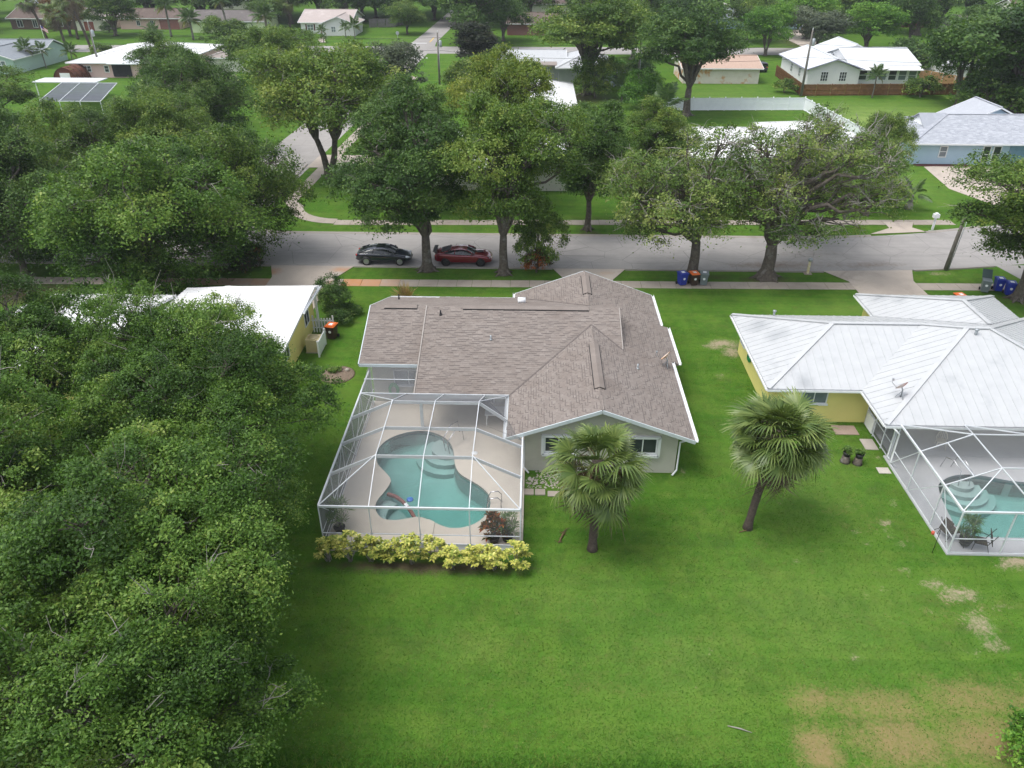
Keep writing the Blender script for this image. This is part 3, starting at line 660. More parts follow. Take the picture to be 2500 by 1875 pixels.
caps(roof, (3.5, 31.35, 4.2), (3.5, 40.6, 4.2), SHING); caps(roof, (3.5, 48.7, 4.2), (3.5, 43.1, 4.2), SHING)
caps(roof, (-6.4, 41.9, 4.65), (5.2, 41.9, 4.65), SHING); caps(roof, (-9.85, 42, 4.6), (-6.4, 42, 4.6), SHING)
# ridge vents: raised strips with dark slots along both edges
def vent(a, b, axis):
    v = MB(); a, b = Vector(a), Vector(b); mid = (a + b) / 2; L = (b - a).length
    for s_ in (-1, 1):
        if axis == 'y': v.add([(a.x, a.y, a.z + .03), (b.x, b.y, b.z + .03), (b.x + s_ * .26, b.y, b.z - .07), (a.x + s_ * .26, a.y, a.z - .07)], [(0, 1, 2, 3)])
        else: v.add([(a.x, a.y, a.z + .03), (b.x, b.y, b.z + .03), (b.x, b.y + s_ * .26, b.z - .07), (a.x, a.y + s_ * .26, a.z - .07)], [(0, 1, 2, 3)])
    o = obj('ridge_vent', v, SHING, roof); d = MB()
    for s_ in (-1, 1):
        if axis == 'y': d.bar((a.x + s_ * .27, a.y, a.z - .115), (b.x + s_ * .27, b.y, b.z - .115), .05, .05)
        else: d.bar((a.x, a.y + s_ * .27, a.z - .125), (b.x, b.y + s_ * .27, b.z - .125), .05, .05)
    obj('vent_slot', d, DARKI, o)
vent((3.5, 33.4, 4.25), (3.5, 38.2, 4.25), 'y'); vent((3.5, 45, 4.25), (3.5, 48.0, 4.25), 'y')
vent((-4.2, 41.9, 4.70), (3.4, 41.9, 4.70), 'x'); vent((-9.0, 42, 4.65), (-7.0, 42, 4.65), 'x')
EDGE = mat('drip_edge', (.34, .31, .285), (.27, .245, .225), 3, .6)
q = MB(); q.bar((-6.42, 35.3, 2.475), (-6.42, 41.9, 4.675), .07, .07); obj('drip_edge', q, EDGE, roof)
q = MB(); q.bar((5.22, 38.65, 3.60), (5.22, 41.9, 4.675), .06, .06); obj('drip_edge', q, EDGE, roof)
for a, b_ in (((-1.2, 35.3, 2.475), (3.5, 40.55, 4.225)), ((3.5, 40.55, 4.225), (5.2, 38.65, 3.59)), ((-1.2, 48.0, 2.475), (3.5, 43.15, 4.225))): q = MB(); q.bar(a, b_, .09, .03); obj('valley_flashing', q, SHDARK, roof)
# pipes and the white exhaust hood
for x, y, h, m in ((-8.9, 46.2, .35, DARKI), (-5.5, 41.2, .3, DARKI), (-2.4, 39.3, .28, GALV), (5.9, 37.0, .30, GALV)):
    z = zm(y) if x < 3 and y < 41.9 else (zwb(y) if x < -6.4 else zr_(x)); q = MB(); q.tube([(x, y, z - .1), (x, y, z + h)], .05, 8); q.lathe((x, y, z - .02), [(.11, 0), (.06, .09)], 8); obj('vent_pipe', q, m, roof)
q = MB(); y0, z0 = 44.6, zb(44.6)
q.tube([(-.95, y0, z0 + .18), (-.45, y0, z0 + .18)], .19, 12); q.box((-.7, y0 + .05, z0 + .04), (.42, .3, .22)); obj('exhaust_hood', q, WHITE, roof)
# walls
w = MB(); w.bx(-.3, 7.5, 31.9, 48.2, 0, 2.62)
w.bx(-9.3, -.302, 38.3, 47.5, 0, 2.60); w.bx(7.502, 8.1, 39.9, 43.6, 0, 2.35)
w.prism([(-9.3, 38.3), (-6.45, 38.3), (-6.45, 44.5), (-9.3, 44.5)], 2.602, 2.95)
obj('wall', w, STUC, house)
gb = MB(); gb.add([(-.3, 31.92, 2.62), (7.5, 31.92, 2.62), (7.5, 31.92, zr_(7.5) - .16), (3.5, 31.92, 4.03), (-.3, 31.92, zl(-.3) - .16)] + [(-.3, 32.2, 2.62), (7.5, 32.2, 2.62), (7.5, 32.2, zr_(7.5) - .16), (3.5, 32.2, 4.03), (-.3, 32.2, zl(-.3) - .16)], [(0, 1, 2, 3, 4), (9, 8, 7, 6, 5), (0, 4, 9, 5), (1, 6, 7, 2), (2, 7, 8, 3), (3, 8, 9, 4)])
obj('gable_wall', gb, SIDM, house)
for i in range(7):                                    # lap boards of the gable
    z0 = 2.53 + i * .21; z1 = z0 + .205
    xa = max(-.3, -1.2 + (z1 + .12 - 2.45) / kx); xb = min(7.5, 8.2 - (z1 + .12 - 2.45) / kx)
    if xb - xa < .3: continue
    q = MB(); q.add([(xa, 31.86, z0), (xb, 31.86, z0), (xb, 31.895, z1), (xa, 31.895, z1), (xa, 31.9, z0), (xb, 31.9, z0)], [(0, 1, 2, 3), (4, 5, 1, 0)]); obj('siding_board', q, SIDM, house)
# fascia boards and gutters
def bars(name, L, m, parent, w_, h_):
    for a, b_ in L: q = MB(); q.bar(a, b_, w_, h_); obj(name, q, m, parent)
bars('rake_board', [((-1.24, 31.31, zl(-1.2) - .09), (3.5, 31.31, 4.2 - .09)), ((3.5, 31.31, 4.2 - .09), (8.24, 31.31, 2.36))], FASC, house, .05, .19)
bars('rake_board', [((-1.2, 48.74, 2.36), (3.5, 48.74, 4.11)), ((3.5, 48.74, 4.11), (8.2, 48.74, 2.36)), ((-9.89, 37.6, 2.94), (-9.89, 42, 4.51)), ((-9.89, 42, 4.51), (-9.89, 48, 2.31)), ((-6.43, 35.3, 2.36), (-6.43, 37.6, 3.13))], FASC, house, .05, .19)
bars('fascia', [((-9.85, 37.57, 2.93), (-6.4, 37.57, 2.93)), ((-6.4, 35.27, 2.36), (-1.2, 35.27, 2.36)), ((-1.24, 31.4, 2.36), (-1.24, 35.3, 2.36))], FASC, house, .05, .18)
def gutter(a, b_, parent):
    g_ = MB(); a, b_ = Vector(a), Vector(b_); d = (b_ - a).normalized(); s_ = d.cross(Vector((0, 0, 1)))
    for off, z, w_, h_ in ((.0, -.05, .15, .012), (-.07, .0, .015, .11), (.07, .0, .022, .12)): g_.bar(a + s_ * off + Vector((0, 0, z)), b_ + s_ * off + Vector((0, 0, z)), w_, h_)
    return obj('gutter', g_, WHITE, parent)
gutter((8.3, 31.35, 2.42), (8.3, 39.3, 2.42), house); gutter((8.75, 39.4, 2.26), (8.75, 44.1, 2.26), house); gutter((8.3, 44.15, 2.42), (8.3, 48.7, 2.42), house)
gutter((-9.85, 48.1, 2.34), (-1.3, 48.1, 2.34), house); gutter((-1.3, 48.1, 2.42), (-1.3, 48.8, 2.42), house); gutter((-1.32, 31.4, 2.40), (-1.32, 35.2, 2.40), house)
def spout(x, y, z0, parent, dx, dy):
    q = MB(); q.tube([(x + dx * .6, y + dy * .6, z0), (x, y, z0 - .35), (x, y, .25), (x - dx * .3, y - .3, .12)], .05, 6); obj('downspout', q, WHITE, parent)
spout(7.6, 31.84, 2.35, house, .9, -.3); spout(-.34, 31.84, 2.3, house, -.9, -.3)
# windows of the gable wall with their shutter boxes
for cx_ in (1.45, 5.72):
    wn = window(house, (cx_, 31.9, 1.72), (0, -1, 0), 1.5, .98, (FRAME, GLASS), (1, 0), .07, .06)
    q = MB()
    for a, b_, c_, d_ in ((-.86, .86, .50, .62), (-.86, .86, -.68, -.52), (-.90, -.76, -.6, .56), (.76, .90, -.6, .56)): q.bx(cx_ + a, cx_ + b_, 31.74, 31.895, 1.72 + c_, 1.72 + d_)
    obj('shutter_frame', q, WHITE, wn)
window(house, (-7.2, 38.3, 1.75), (0, -1, 0), 1.75, 1.05, (ALU, GLASSL), (1, 0), .06, .05, sill=True)
door(house, (-3.4, 38.3, .12), (0, -1, 0), 2.3, 2.05, GLASS); window(house, (7.5, 35.4, 1.7), (1, 0, 0), 1.2, 1.0)
lp = MB(); lp.bx(-6.2, -6.04, 35.5, 35.66, .1, 2.35); lp.bx(-1.1, -.94, 35.5, 35.66, .1, 2.35); obj('porch_post', lp, WHITE, house)
# side triangle of the raised roof end
q = MB(); q.add([(5.1, 38.7, 3.45), (5.1, 41.9, 4.5), (5.1, 44.8, 3.45)], [(0, 1, 2)]); obj('roof_end_wall', q, SIDM, house)
# satellite dish on the right eave
dish = thing('satellite_dish', 'small satellite dish on the right eave of the brown shingled roof', 'satellite dish', (7.8, 38.5, zr_(7.8)))
def dish_parts(t, x, y, z, yaw, c=(.55, .53, .5)):
    q = MB(); q.tube([(x, y, z), (x, y, z + .45), (x - .1, y - .05, z + .62)], .035, 7); q.tube([(x - .3, y, z + .02), (x, y, z + .4)], .02, 5); q.tube([(x, y - .3, z + .02), (x, y, z + .4)], .02, 5); obj('mast', q, GALV, t)
    q = MB(); rings = [(0, 0), (.12, .012), (.24, .05), (.33, .10)]; n = 16; M = Matrix.Translation((x - .1, y - .05, z + .68)) @ Euler((R(52), 0, yaw)).to_matrix().to_4x4()
    vs = [M @ Vector((r * math.cos(2 * math.pi * j / n), 1.1 * r * math.sin(2 * math.pi * j / n), h)) for r, h in rings[1:] for j in range(n)]
    vs2 = [v - (M.to_3x3() @ Vector((0, 0, .02))) for v in vs]
    fs = [(i * n + j, i * n + (j + 1) % n, (i + 1) * n + (j + 1) % n, (i + 1) * n + j) for i in range(2) for j in range(n)] + [tuple(range(n))]
    q.add(vs, fs); q.add(vs2, [f[::-1] for f in fs]); obj('reflector', q, DISHM, t)
    q = MB(); q.tube([M @ Vector((0, -.33, .1)), M @ Vector((0, -.42, .45)), M @ Vector((0, -.3, .55))], .018, 5); q.box(M @ Vector((0, -.26, .56)), (.09, .09, .12)); obj('feed_arm', q, GALV, t)
DISHM = mat('dish_grey_orange', (.62, .60, .57), (.62, .32, .14), 2.2, .5)
dish_parts(dish, 7.8, 38.5, zr_(7.8), R(-120))
# ---------------------------------------------------------------- pool deck, pool, spa
POOL = [(-8.1, 32.1), (-8.3, 33.0), (-8.2, 33.9), (-7.6, 34.7), (-6.6, 35.2), (-5.7, 35.2), (-4.8, 34.7), (-4.3, 33.9), (-4.1, 33.1), (-4.0, 32.2), (-3.7, 31.4), (-3.1, 30.9), (-2.4, 30.3), (-2.0, 29.7), (-1.9, 29.0), (-2.0, 28.4), (-2.4, 27.7), (-3.0, 27.3), (-3.7, 27.2), (-4.2, 27.4), (-4.5, 27.6), (-4.95, 27.85), (-5.3, 28.0), (-5.7, 27.9), (-6.3, 27.7), (-6.8, 27.7), (-7.2, 27.9), (-7.5, 28.4), (-7.6, 29.0), (-7.3, 29.8), (-7.1, 30.5), (-7.15, 30.9), (-7.6, 31.5)]
def smooth_loop(P, it=2, sharp=()):
    for _ in range(it):
        Q = []
        for i, p in enumerate(P):
            q = P[(i + 1) % len(P)]; Q += [(p[0] * .75 + q[0] * .25, p[1] * .75 + q[1] * .25), (p[0] * .25 + q[0] * .75, p[1] * .25 + q[1] * .75)]
        P = Q
    return P
POOL = smooth_loop(POOL)
def plate_hole(name, outer, inner, z, t, m):
    bm = bmesh.new(); ed = []
    for L_ in (outer, inner):
        vs = [bm.verts.new((p[0], p[1], z)) for p in L_]; ed += [bm.edges.new((vs[i], vs[(i + 1) % len(vs)])) for i in range(len(vs))]
    bmesh.ops.triangle_fill(bm, use_beauty=True, edges=ed)
    for f in bm.faces:
        if f.normal.z < 0: f.normal_flip()
    n0 = [v for v in bm.verts]
    r = bmesh.ops.extrude_edge_only(bm, edges=ed); bmesh.ops.translate(bm, vec=(0, 0, -t), verts=[v for v in r['geom'] if isinstance(v, bmesh.types.BMVert)])
    me = bpy.data.meshes.new(name); bm.to_mesh(me); bm.free(); me.materials.append(m); return me
def pool_bowl(name, parent, outline, depth, m, z0=.1, tile=True, wz=-.02, spa=None):
    c = (sum(p[0] for p in outline) / len(outline), sum(p[1] for p in outline) / len(outline)); n = len(outline)
    mb = MB(); ins = [(p[0] + (c[0] - p[0]) * .06, p[1] + (c[1] - p[1]) * .06) for p in outline]
    vs = [(p[0], p[1], wz - .14) for p in outline] + [(p[0], p[1], -depth(*p) * .8) for p in outline] + [(p[0], p[1], -depth(*p)) for p in ins]
    fs = [(k * n + i, k * n + (i + 1) % n, (k + 1) * n + (i + 1) % n, (k + 1) * n + i) for k in range(2) for i in range(n)]
    mb.add([v for v in vs], [f[::-1] for f in fs], 0, True)
    me = mb.mesh('basin', m); bm = bmesh.new(); bm.from_mesh(me); bm.verts.ensure_lookup_table()
    loop = [bm.verts[2 * n + i] for i in range(n)]; ed = [bm.edges.get((loop[i], loop[(i + 1) % n])) for i in range(n)]
    bmesh.ops.triangle_fill(bm, use_beauty=True, edges=ed)
    bm.to_mesh(me); bm.free(); ob = link('basin', me, parent)
    t_ = MB(); t_.add([(p[0], p[1], z0 - .002) for p in outline] + [(p[0], p[1], wz - .14) for p in outline], [(i, n + i, n + (i + 1) % n, (i + 1) % n) for i in range(n)]); obj('waterline_tile', t_, TILE, parent)
    bm = bmesh.new(); vs_ = [bm.verts.new((p[0], p[1], wz)) for p in outline]; ed = [bm.edges.new((vs_[i], vs_[(i + 1) % n])) for i in range(n)]; bmesh.ops.triangle_fill(bm, use_beauty=True, edges=ed)
    for f in bm.faces:
        if f.normal.z < 0: f.normal_flip()
    top = bm.faces[:]; r = bmesh.ops.extrude_face_region(bm, geom=top); nv = [v for v in r['geom'] if isinstance(v, bmesh.types.BMVert)]
    bmesh.ops.translate(bm, vec=(0, 0, -3.0), verts=nv); bmesh.ops.recalc_face_normals(bm, faces=bm.faces[:])
    me = bpy.data.meshes.new('water'); bm.to_mesh(me); bm.free(); me.materials.append(WATER); link('water', me, parent)
deck_outer = [(-9.45, 25.65), (-.28, 25.65), (-.28, 31.88), (-.31, 38.25), (-9.45, 38.25)]
dk = link('pool_deck', plate_hole('pool_deck', deck_outer, POOL, .10, .16, DECKM)); dk['kind'] = 'structure'; dk['label'] = 'pale concrete deck around the kidney-shaped pool'
pool = thing('swimming_pool', 'kidney-shaped turquoise pool with spa and curved steps inside the screen cage', 'swimming pool', (-5, 31, 0))
pdepth = lambda x, y: 1.05 + max(0, min(1, (32.5 - y) / 3.2)) * .75
pool_bowl('pool', pool, POOL, pdepth, PLASTER)
for i, (r, z) in enumerate(((.85, -.25), (1.3, -.52), (1.75, -.80))):        # curved entry steps in the far right corner
    q = MB(); cc = (-4.62, 34.15); n = 20; pl = [(cc[0] + r * math.cos(t), cc[1] + r * math.sin(t)) for t in np.linspace(0, 2 * math.pi, n, endpoint=False)]
    q.prism(clip_convex(pl, [(-7, 31), (-4.15, 31.6), (-4.05, 33.3), (-4.5, 34.3), (-5.1, 34.95), (-6, 35.15), (-7, 35.1)]), -1.1, z); obj('entry_step', q, PLASTER, pool)
sp = [(-7.15, 29.78), (-6.7, 29.58), (-6.3, 29.22), (-5.98, 28.8), (-5.72, 28.38), (-5.5, 27.95)]
for i in range(len(sp) - 1):                                                # brick curb round the spa
    for k in range(4):
        a = Vector(sp[i]).lerp(Vector(sp[i + 1]), k / 4); b_ = Vector(sp[i]).lerp(Vector(sp[i + 1]), (k + .9) / 4); q = MB(); q.bar((*a, -.02), (*b_, -.02), .15, .14)
        obj('brick' if not (i == 2 and k > 1) else 'spillway_block', q, BRICKM if not (i == 2 and k > 1) else WHITE, pool)
q = MB(); q.prism([(-7.58, 28.4), (-7.62, 29.0), (-7.3, 29.75), (-7.0, 29.74), (-6.62, 29.5), (-6.82, 29.32), (-7.02, 29.0), (-7.08, 28.5), (-6.85, 28.05), (-6.7, 27.70), (-7.1, 27.82)], -1.2, -.42); obj('spa_bench', q, PLASTER, pool)
q = MB(); q.prism([(-7.08, 28.5), (-7.02, 29.0), (-6.82, 29.32), (-6.62, 29.5), (-6.3, 29.2), (-5.98, 28.78), (-5.72, 28.36), (-5.55, 28.0), (-6.0, 27.84), (-6.3, 27.75), (-6.7, 27.72)], -1.9, -.8); obj('spa_floor', q, PLASTER, pool)
for x, y, z in ((-6.4, 28.2, -.845), (-3.4, 27.9, -1.78)):
    q = MB(); q.lathe((x, y, z), [(.13, 0), (.12, .02), (.05, .03)], 12); obj('drain_cover', q, WHITE, pool)
q = MB(); q.prism([(-4.84, 26.6), (-4.5, 26.6), (-4.5, 27.58), (-4.84, 27.78)], .1, .15); obj('deck_step', q, DECKM, pool)
for a in ([(-4.62, 33.85, -.6), (-4.75, 33.8, .55), (-4.4, 34.6, .95), (-4.05, 35.1, .85), (-4.0, 35.2, .1)], [(-4.35, 33.6, -.6), (-4.5, 33.55, .5), (-4.1, 34.2, .9), (-3.75, 34.4, .8), (-3.7, 34.45, .1)]):
    q = MB(); q.tube(a, .03, 7); obj('hand_rail', q, CHROME, pool)
for dy in (0, .5):
    q = MB(); q.tube([(-2.1, 28.55 + dy, -.9), (-2.05, 28.55 + dy, .45), (-1.9, 28.6 + dy, .78), (-1.55, 28.65 + dy, .80), (-1.38, 28.68 + dy, .6), (-1.38, 28.68 + dy, .1)], .03, 7); obj('ladder_rail', q, CHROME, pool)
q = MB(); q.lathe((-3.0, 33.2, .1), [(.17, 0), (.16, .015), (.02, .02)], 14); tag(obj('skimmer_lid', q, WHITE), 'round white skimmer lid set in the pool deck', 'lid')
fl = thing('pool_floater', 'small round blue chlorine float on the water beside the spa', 'pool float', (-5.95, 29.35, -.03))
q = MB(); q.lathe((-5.95, 29.35, -.05), [(.10, 0), (.17, .03), (.17, .09), (.10, .12)], 14); obj('ring', q, plain('float_blue', (.03, .16, .55), .4), fl)
q = MB(); q.lathe((-5.95, 29.35, .06), [(.07, 0), (.06, .05), (.01, .055)], 10); obj('cap', q, plain('float_cap_blue', (.05, .22, .62), .4), fl)
# ---------------------------------------------------------------- screen enclosures
def beam(parent, a, b_, w_=.055, h_=.055, name='beam', m=ALU): q = MB(); q.bar(a, b_, w_ * .72, h_ * .78); return obj(name, q, m, parent)
def panel(parent, pts, m=None, name='screen'): q = MB(); q.add(pts, [tuple(range(len(pts)))]); return obj(name, q, m or SCREEN, parent)
cage = thing('pool_enclosure', 'white-framed mesh screen cage over the kidney-shaped pool', 'pool cage', (-5, 31, .1))
XL, XR, Y0 = -9.35, -.4, 25.8; ys = [25.8, 28.1, 30.5, 32.8, 35.2, 37.9]; nxs = [-7.1, -4.9, -2.65]; nys = [28.2, 30.5, 32.85]; ZE, ZT = 2.5, 3.6
for y in ys: beam(cage, (XL, y, .1), (XL, y, ZE), .06, .06, 'post')
for x in (nxs + [XR]): beam(cage, (x, Y0, .1), (x, Y0, ZE), .06, .06, 'post')
for y in (28.1, 30.3): beam(cage, (XR, y, .1), (XR, y, ZE), .06, .06, 'post')
beam(cage, (XR, 31.2, .1), (XR, 31.2, ZE), .06, .06, 'post')
beam(cage, (XL, Y0, ZE), (XR, Y0, ZE), .10, .13); beam(cage, (XL, Y0 + .06, ZE), (XL, 37.9, ZE), .10, .13); beam(cage, (XR, Y0 + .06, ZE), (XR, 31.3, ZE), .10, .13)
for z in (.95, .42, .14):
    beam(cage, (XL, Y0, z), (XR, Y0, z), .05, .05, 'rail'); beam(cage, (XL, Y0 + .05, z), (XL, 38.2, z), .05, .05, 'rail'); beam(cage, (XR, Y0 + .05, z), (XR, 31.5, z), .05, .05, 'rail')
# raised flat top with sloping sides; the cross beams are deep
for i, y in enumerate(nys):
    beam(cage, (XL, ys[i + 1], ZE - .02), (nxs[0], y, ZT - .09), .05, .22, 'roof_beam'); beam(cage, (nxs[0], y, ZT - .09), (nxs[2], y, ZT - .09), .05, .22, 'roof_beam')
    beam(cage, (nxs[2], y, ZT - .09), ((XR if i < 2 else -1.25), ys[i + 1], ZE - .02), .05, .22, 'roof_beam')
for x in nxs:
    for a, b_ in (((x, Y0, ZE + .03), (x, nys[0], ZT + .03)), ((x, nys[0], ZT + .03), (x, nys[2], ZT + .03)), ((x, nys[2], ZT + .03), (x + (.15 if x > -7 else .3), 35.25, ZE + .03))): beam(cage, a, b_, .05, .05, 'purlin')
for a, b_ in (((XL, Y0, ZE + .03), (nxs[0], nys[0], ZT + .03)), ((XR, Y0, ZE + .03), (nxs[2], nys[0], ZT + .03)), ((XL, 35.2, ZE + .03), (nxs[0], nys[2], ZT + .03)), ((-1.25, 35.2, ZE + .03), (nxs[2], nys[2], ZT + .03))): beam(cage, a, b_, .05, .05, 'hip_beam')
beam(cage, (XL, 35.25, ZE + .02), (-1.2, 35.25, ZE + .02), .06, .06); beam(cage, (XL, 36.4, 2.72), (-6.5, 36.4, 2.72), .05, .05)
for i in range(len(ys) - 1):                                                # braces on the left wall
    beam(cage, (XL + .01, ys[i], .14 if i % 2 else ZE), (XL + .01, ys[i + 1], ZE if i % 2 else .14), .03, .04, 'brace')
# mesh panels
for i in range(len(ys) - 1): panel(cage, [(XL, ys[i], .1), (XL, ys[i + 1], .1), (XL, ys[i + 1], ZE), (XL, ys[i], ZE)], SCREEND)
fxs = [XL] + nxs + [XR]
for i in range(4): panel(cage, [(fxs[i], Y0, .95), (fxs[i + 1], Y0, .95), (fxs[i + 1], Y0, ZE), (fxs[i], Y0, ZE)])
q = MB()
for i in range(4): q = MB(); q.bx(fxs[i] + .04, fxs[i + 1] - .04, Y0 - .01, Y0 + .01, .16, .40); obj('kick_plate', q, ALU, cage)
for a, b_ in ((Y0, 28.1), (28.1, 30.3), (30.3, 31.2)): panel(cage, [(XR, a, .1), (XR, b_, .1), (XR, b_, ZE), (XR, a, ZE)])
for i in range(2):
    for j in range(2): panel(cage, [(nxs[i], nys[j], ZT), (nxs[i + 1], nys[j], ZT), (nxs[i + 1], nys[j + 1], ZT), (nxs[i], nys[j + 1], ZT)])
for i in range(2):
    panel(cage, [(nxs[i], Y0, ZE), (nxs[i + 1], Y0, ZE), (nxs[i + 1], nys[0], ZT), (nxs[i], nys[0], ZT)])
    panel(cage, [(nxs[i], nys[2], ZT), (nxs[i + 1], nys[2], ZT), (nxs[i + 1], 35.25, ZE), (nxs[i], 35.25, ZE)], SCREEND)
    panel(cage, [(XL, ys[i + 1], ZE), (nxs[0], nys[i], ZT), (nxs[0], nys[i + 1], ZT), (XL, ys[i + 2], ZE)])
panel(cage, [(XR, 28.1, ZE), (XR, 31.2, ZE), (nxs[2], 31.0, ZT), (nxs[2], nys[0], ZT)]); panel(cage, [(XR, 31.0, ZE), (-1.25, 33, ZE), (nxs[2], nys[2], ZT), (nxs[2], 31.0, ZT)])
panel(cage, [(-1.25, 33, ZE), (-1.25, 35.25, ZE), (nxs[2], 35.25, ZE), (nxs[2], nys[2], ZT)], SCREEND); panel(cage, [(XL, 32.8, ZE), (nxs[0], nys[2], ZT), (XL, 35.2, ZE)]); panel(cage, [(XL, 35.2, ZE), (nxs[0], nys[2], ZT), (nxs[0], 35.25, ZE)], SCREEND)
for x0, s_ in ((XL, 0), (XR, 2)): panel(cage, [(x0, Y0, ZE), (nxs[s_], Y0, ZE), (nxs[s_], nys[0], ZT)]); panel(cage, [(x0, Y0, ZE), (nxs[s_], nys[0], ZT), (x0, 28.1, ZE)])
panel(cage, [(XL, 35.25, ZE), (-6.5, 35.25, ZE), (-6.5, 37.6, 2.85), (XL, 37.6, 2.85)], SCREEND)
# stepping stones and pebbles by the gable wall
for i, (x, y, w_, d_) in enumerate(((-.05, 30.1, .5, .46), (.52, 30.1, .52, .46), (1.2, 29.98, .6, .4))):
    q = MB(); q.bx(x - w_ / 2, x + w_ / 2, y - d_ / 2, y + d_ / 2, -.02, .05); tag(obj('stepping_stone', q, WALK), ('tan stepping stone touching the pool cage', 'tan stepping stone second from the pool cage', 'tan stepping stone partly under the palm fronds')[i], 'paving slab', 'stepping stones by the gable wall')
rnd = random.Random(5); PEB = mat('pebble', (.46, .42, .37), (.28, .25, .22), 7, .85); pebs = []
for k in range(5):
    q = MB(); q.ball((0, 0, 0), (rnd.uniform(.05, .1), rnd.uniform(.05, .09), .04), 6, 4); pebs.append(q.mesh('pebble', PEB))
pb = MB()
for i in range(420):
    x = rnd.uniform(-.2, 3.2); y = rnd.uniform(30.45, 31.85); r = rnd.uniform(.03, .075)
    if x < .3 and y > 31.3: continue
    pb.ball((x, y, .01), (r, r * rnd.uniform(.6, 1), r * .6), 6, 4)
o = obj('pebble_bed', pb, PEB); stuff(o); o['label'] = 'bed of pale pebbles along the gable wall'; o['category'] = 'pebbles'
hose = thing('garden_hose', 'green garden hose coiled on the wall inside the pool cage', 'hose', (-8.1, 38.2, 0))
q = MB()
for k in range(4):
    r0 = .42 - k * .05; q.tube([(-8.1 + r0 * .7 * math.sin(t), 38.16 - .02 * k, .95 + r0 * 1.15 * math.cos(t)) for t in np.linspace(0, 2 * math.pi, 20)], .03, 6)
obj('coil', q, plain('hose_green', (.06, .33, .10), .5), hose)
# dining table seen in the shade of the porch
tb = thing('patio_table', 'white patio table in the shade under the porch roof', 'table', (-1.9, 36.2, .1))
q = MB(); q.bx(-2.6, -1.2, 35.8, 36.7, .8, .84); obj('table_top', q, WHITE, tb)
for x in (-2.5, -1.3):
    for y in (35.9, 36.6): q = MB(); q.bx(x - .03, x + .03, y - .03, y + .03, .1, .8); obj('leg', q, WHITE, tb)
# ---------------------------------------------------------------- the yellow house on the right
yh = thing('house', 'yellow stucco house with white standing-seam metal hip roof at the right', 'house', (22, 40, 0))
p38 = .38; ZE2 = 2.5
zW = lambda x, y: ZE2 + p38 * min(x - 13.1, y - 36.4, 45.7 - y)
def F3(pts): return Facet(pts)
Ya = 39.35; zA = ZE2 + p38 * 6.35
YF = [
 F3([(13.1, 36.4, ZE2), (13.1, 45.7, ZE2), (17.75, 41.05, 4.267)]),
 F3([(13.1, 36.4, ZE2), (18.25, 36.4, ZE2), (22.9, 41.05, 4.267), (17.75, 41.05, 4.267)]),
 F3([(13.1, 45.7, ZE2), (17.75, 41.05, 4.267), (22.9, 41.05, 4.267), (18.25, 45.7, ZE2)]),
 F3([(18.25, 33, ZE2), (24.6, Ya, zA), (22.9, 41.05, 4.267), (18.25, 36.4, ZE2)]),
 F3([(18.25, 33, ZE2), (32.2, 33, ZE2), (25.85, Ya, zA), (24.6, Ya, zA)]),
 F3([(32.2, 33, ZE2), (32.2, 45.7, ZE2), (25.85, Ya, zA)]),
 F3([(18.25, 45.7, ZE2), (24.6, Ya, zA), (25.85, Ya, zA), (32.2, 45.7, ZE2)]),
 F3([(22.35, 45.75, ZE2), (27.0, 41.2, 4.26), (27.0, 44.5, 4.26), (22.35, 49.15, ZE2)]),
 F3([(31.7, 45.75, ZE2), (31.7, 49.15, ZE2), (27.0, 44.5, 4.26), (27.0, 41.2, 4.26)]),
 F3([(22.35, 49.15, ZE2), (27.0, 44.5, 4.26), (31.7, 49.15, ZE2)]),
]
q = MB()
for F in YF: q.slab([p + Vector((0, 0, -.004)) for p in F.P], .12)
yr = obj('roof', q, METW, yh); metal_panels(yr, YF, METW, .5, rib=.022)
def cap(parent, a, b_, m=METW, w_=.26): q = MB(); a, b_ = Vector(a), Vector(b_); q.bar(a + Vector((0, 0, .045)), b_ + Vector((0, 0, .045)), w_, .05); obj('ridge_cap', q, m, parent)
for a, b_ in (((13.1, 36.4, ZE2), (17.75, 41.05, 4.267)), ((13.1, 45.7, ZE2), (17.75, 41.05, 4.267)), ((17.75, 41.05, 4.267), (22.9, 41.05, 4.267)), ((18.25, 33, ZE2), (24.6, Ya, zA)), ((22.9, 41.05, 4.267), (24.6, Ya, zA)), ((24.6, Ya, zA), (25.85, Ya, zA)), ((25.85, Ya, zA), (32.2, 33, ZE2)), ((25.85, Ya, zA), (32.2, 45.7, ZE2)), ((27, 41.2, 4.26), (27, 44.5, 4.26)), ((27, 44.5, 4.26), (22.35, 49.15, ZE2)), ((27, 44.5, 4.26), (31.7, 49.15, ZE2))): cap(yr, a, b_)
for x, y, z, h in ((24.9, 38.9, zA - .2, .3), (26.5, 35.3, 3.37, .3), (15.6, 45.0, 2.75, .35)): q = MB(); q.tube([(x, y, z - .1), (x, y, z + h)], .07, 8); q.lathe((x, y, z + h), [(.12, 0), (.12, .08), (.02, .1)], 8); obj('vent_pipe', q, GALV, yr)
w = MB(); w.bx(13.75, 31.5, 36.95, 45.2, 0, 2.42); w.bx(22.9, 31.2, 45.202, 48.6, 0, 2.42); obj('wall', w, YELLOW, yh)
for a, b_ in (((13.07, 36.36, 2.42), (18.25, 36.36, 2.42)), ((13.06, 36.4, 2.42), (13.06, 45.7, 2.42)), ((18.21, 33.0, 2.42), (18.21, 36.35, 2.42)), ((18.2, 32.95, 2.42), (32.2, 32.95, 2.42)), ((22.3, 45.8, 2.42), (22.3, 49.15, 2.42))):
    gutter(a, b_, yh)
window(yh, (15.95, 36.95, 1.72), (0, -1, 0), 1.5, .95, (FRAME, GLASSL), (1, 0), .06, .05, sill=True)
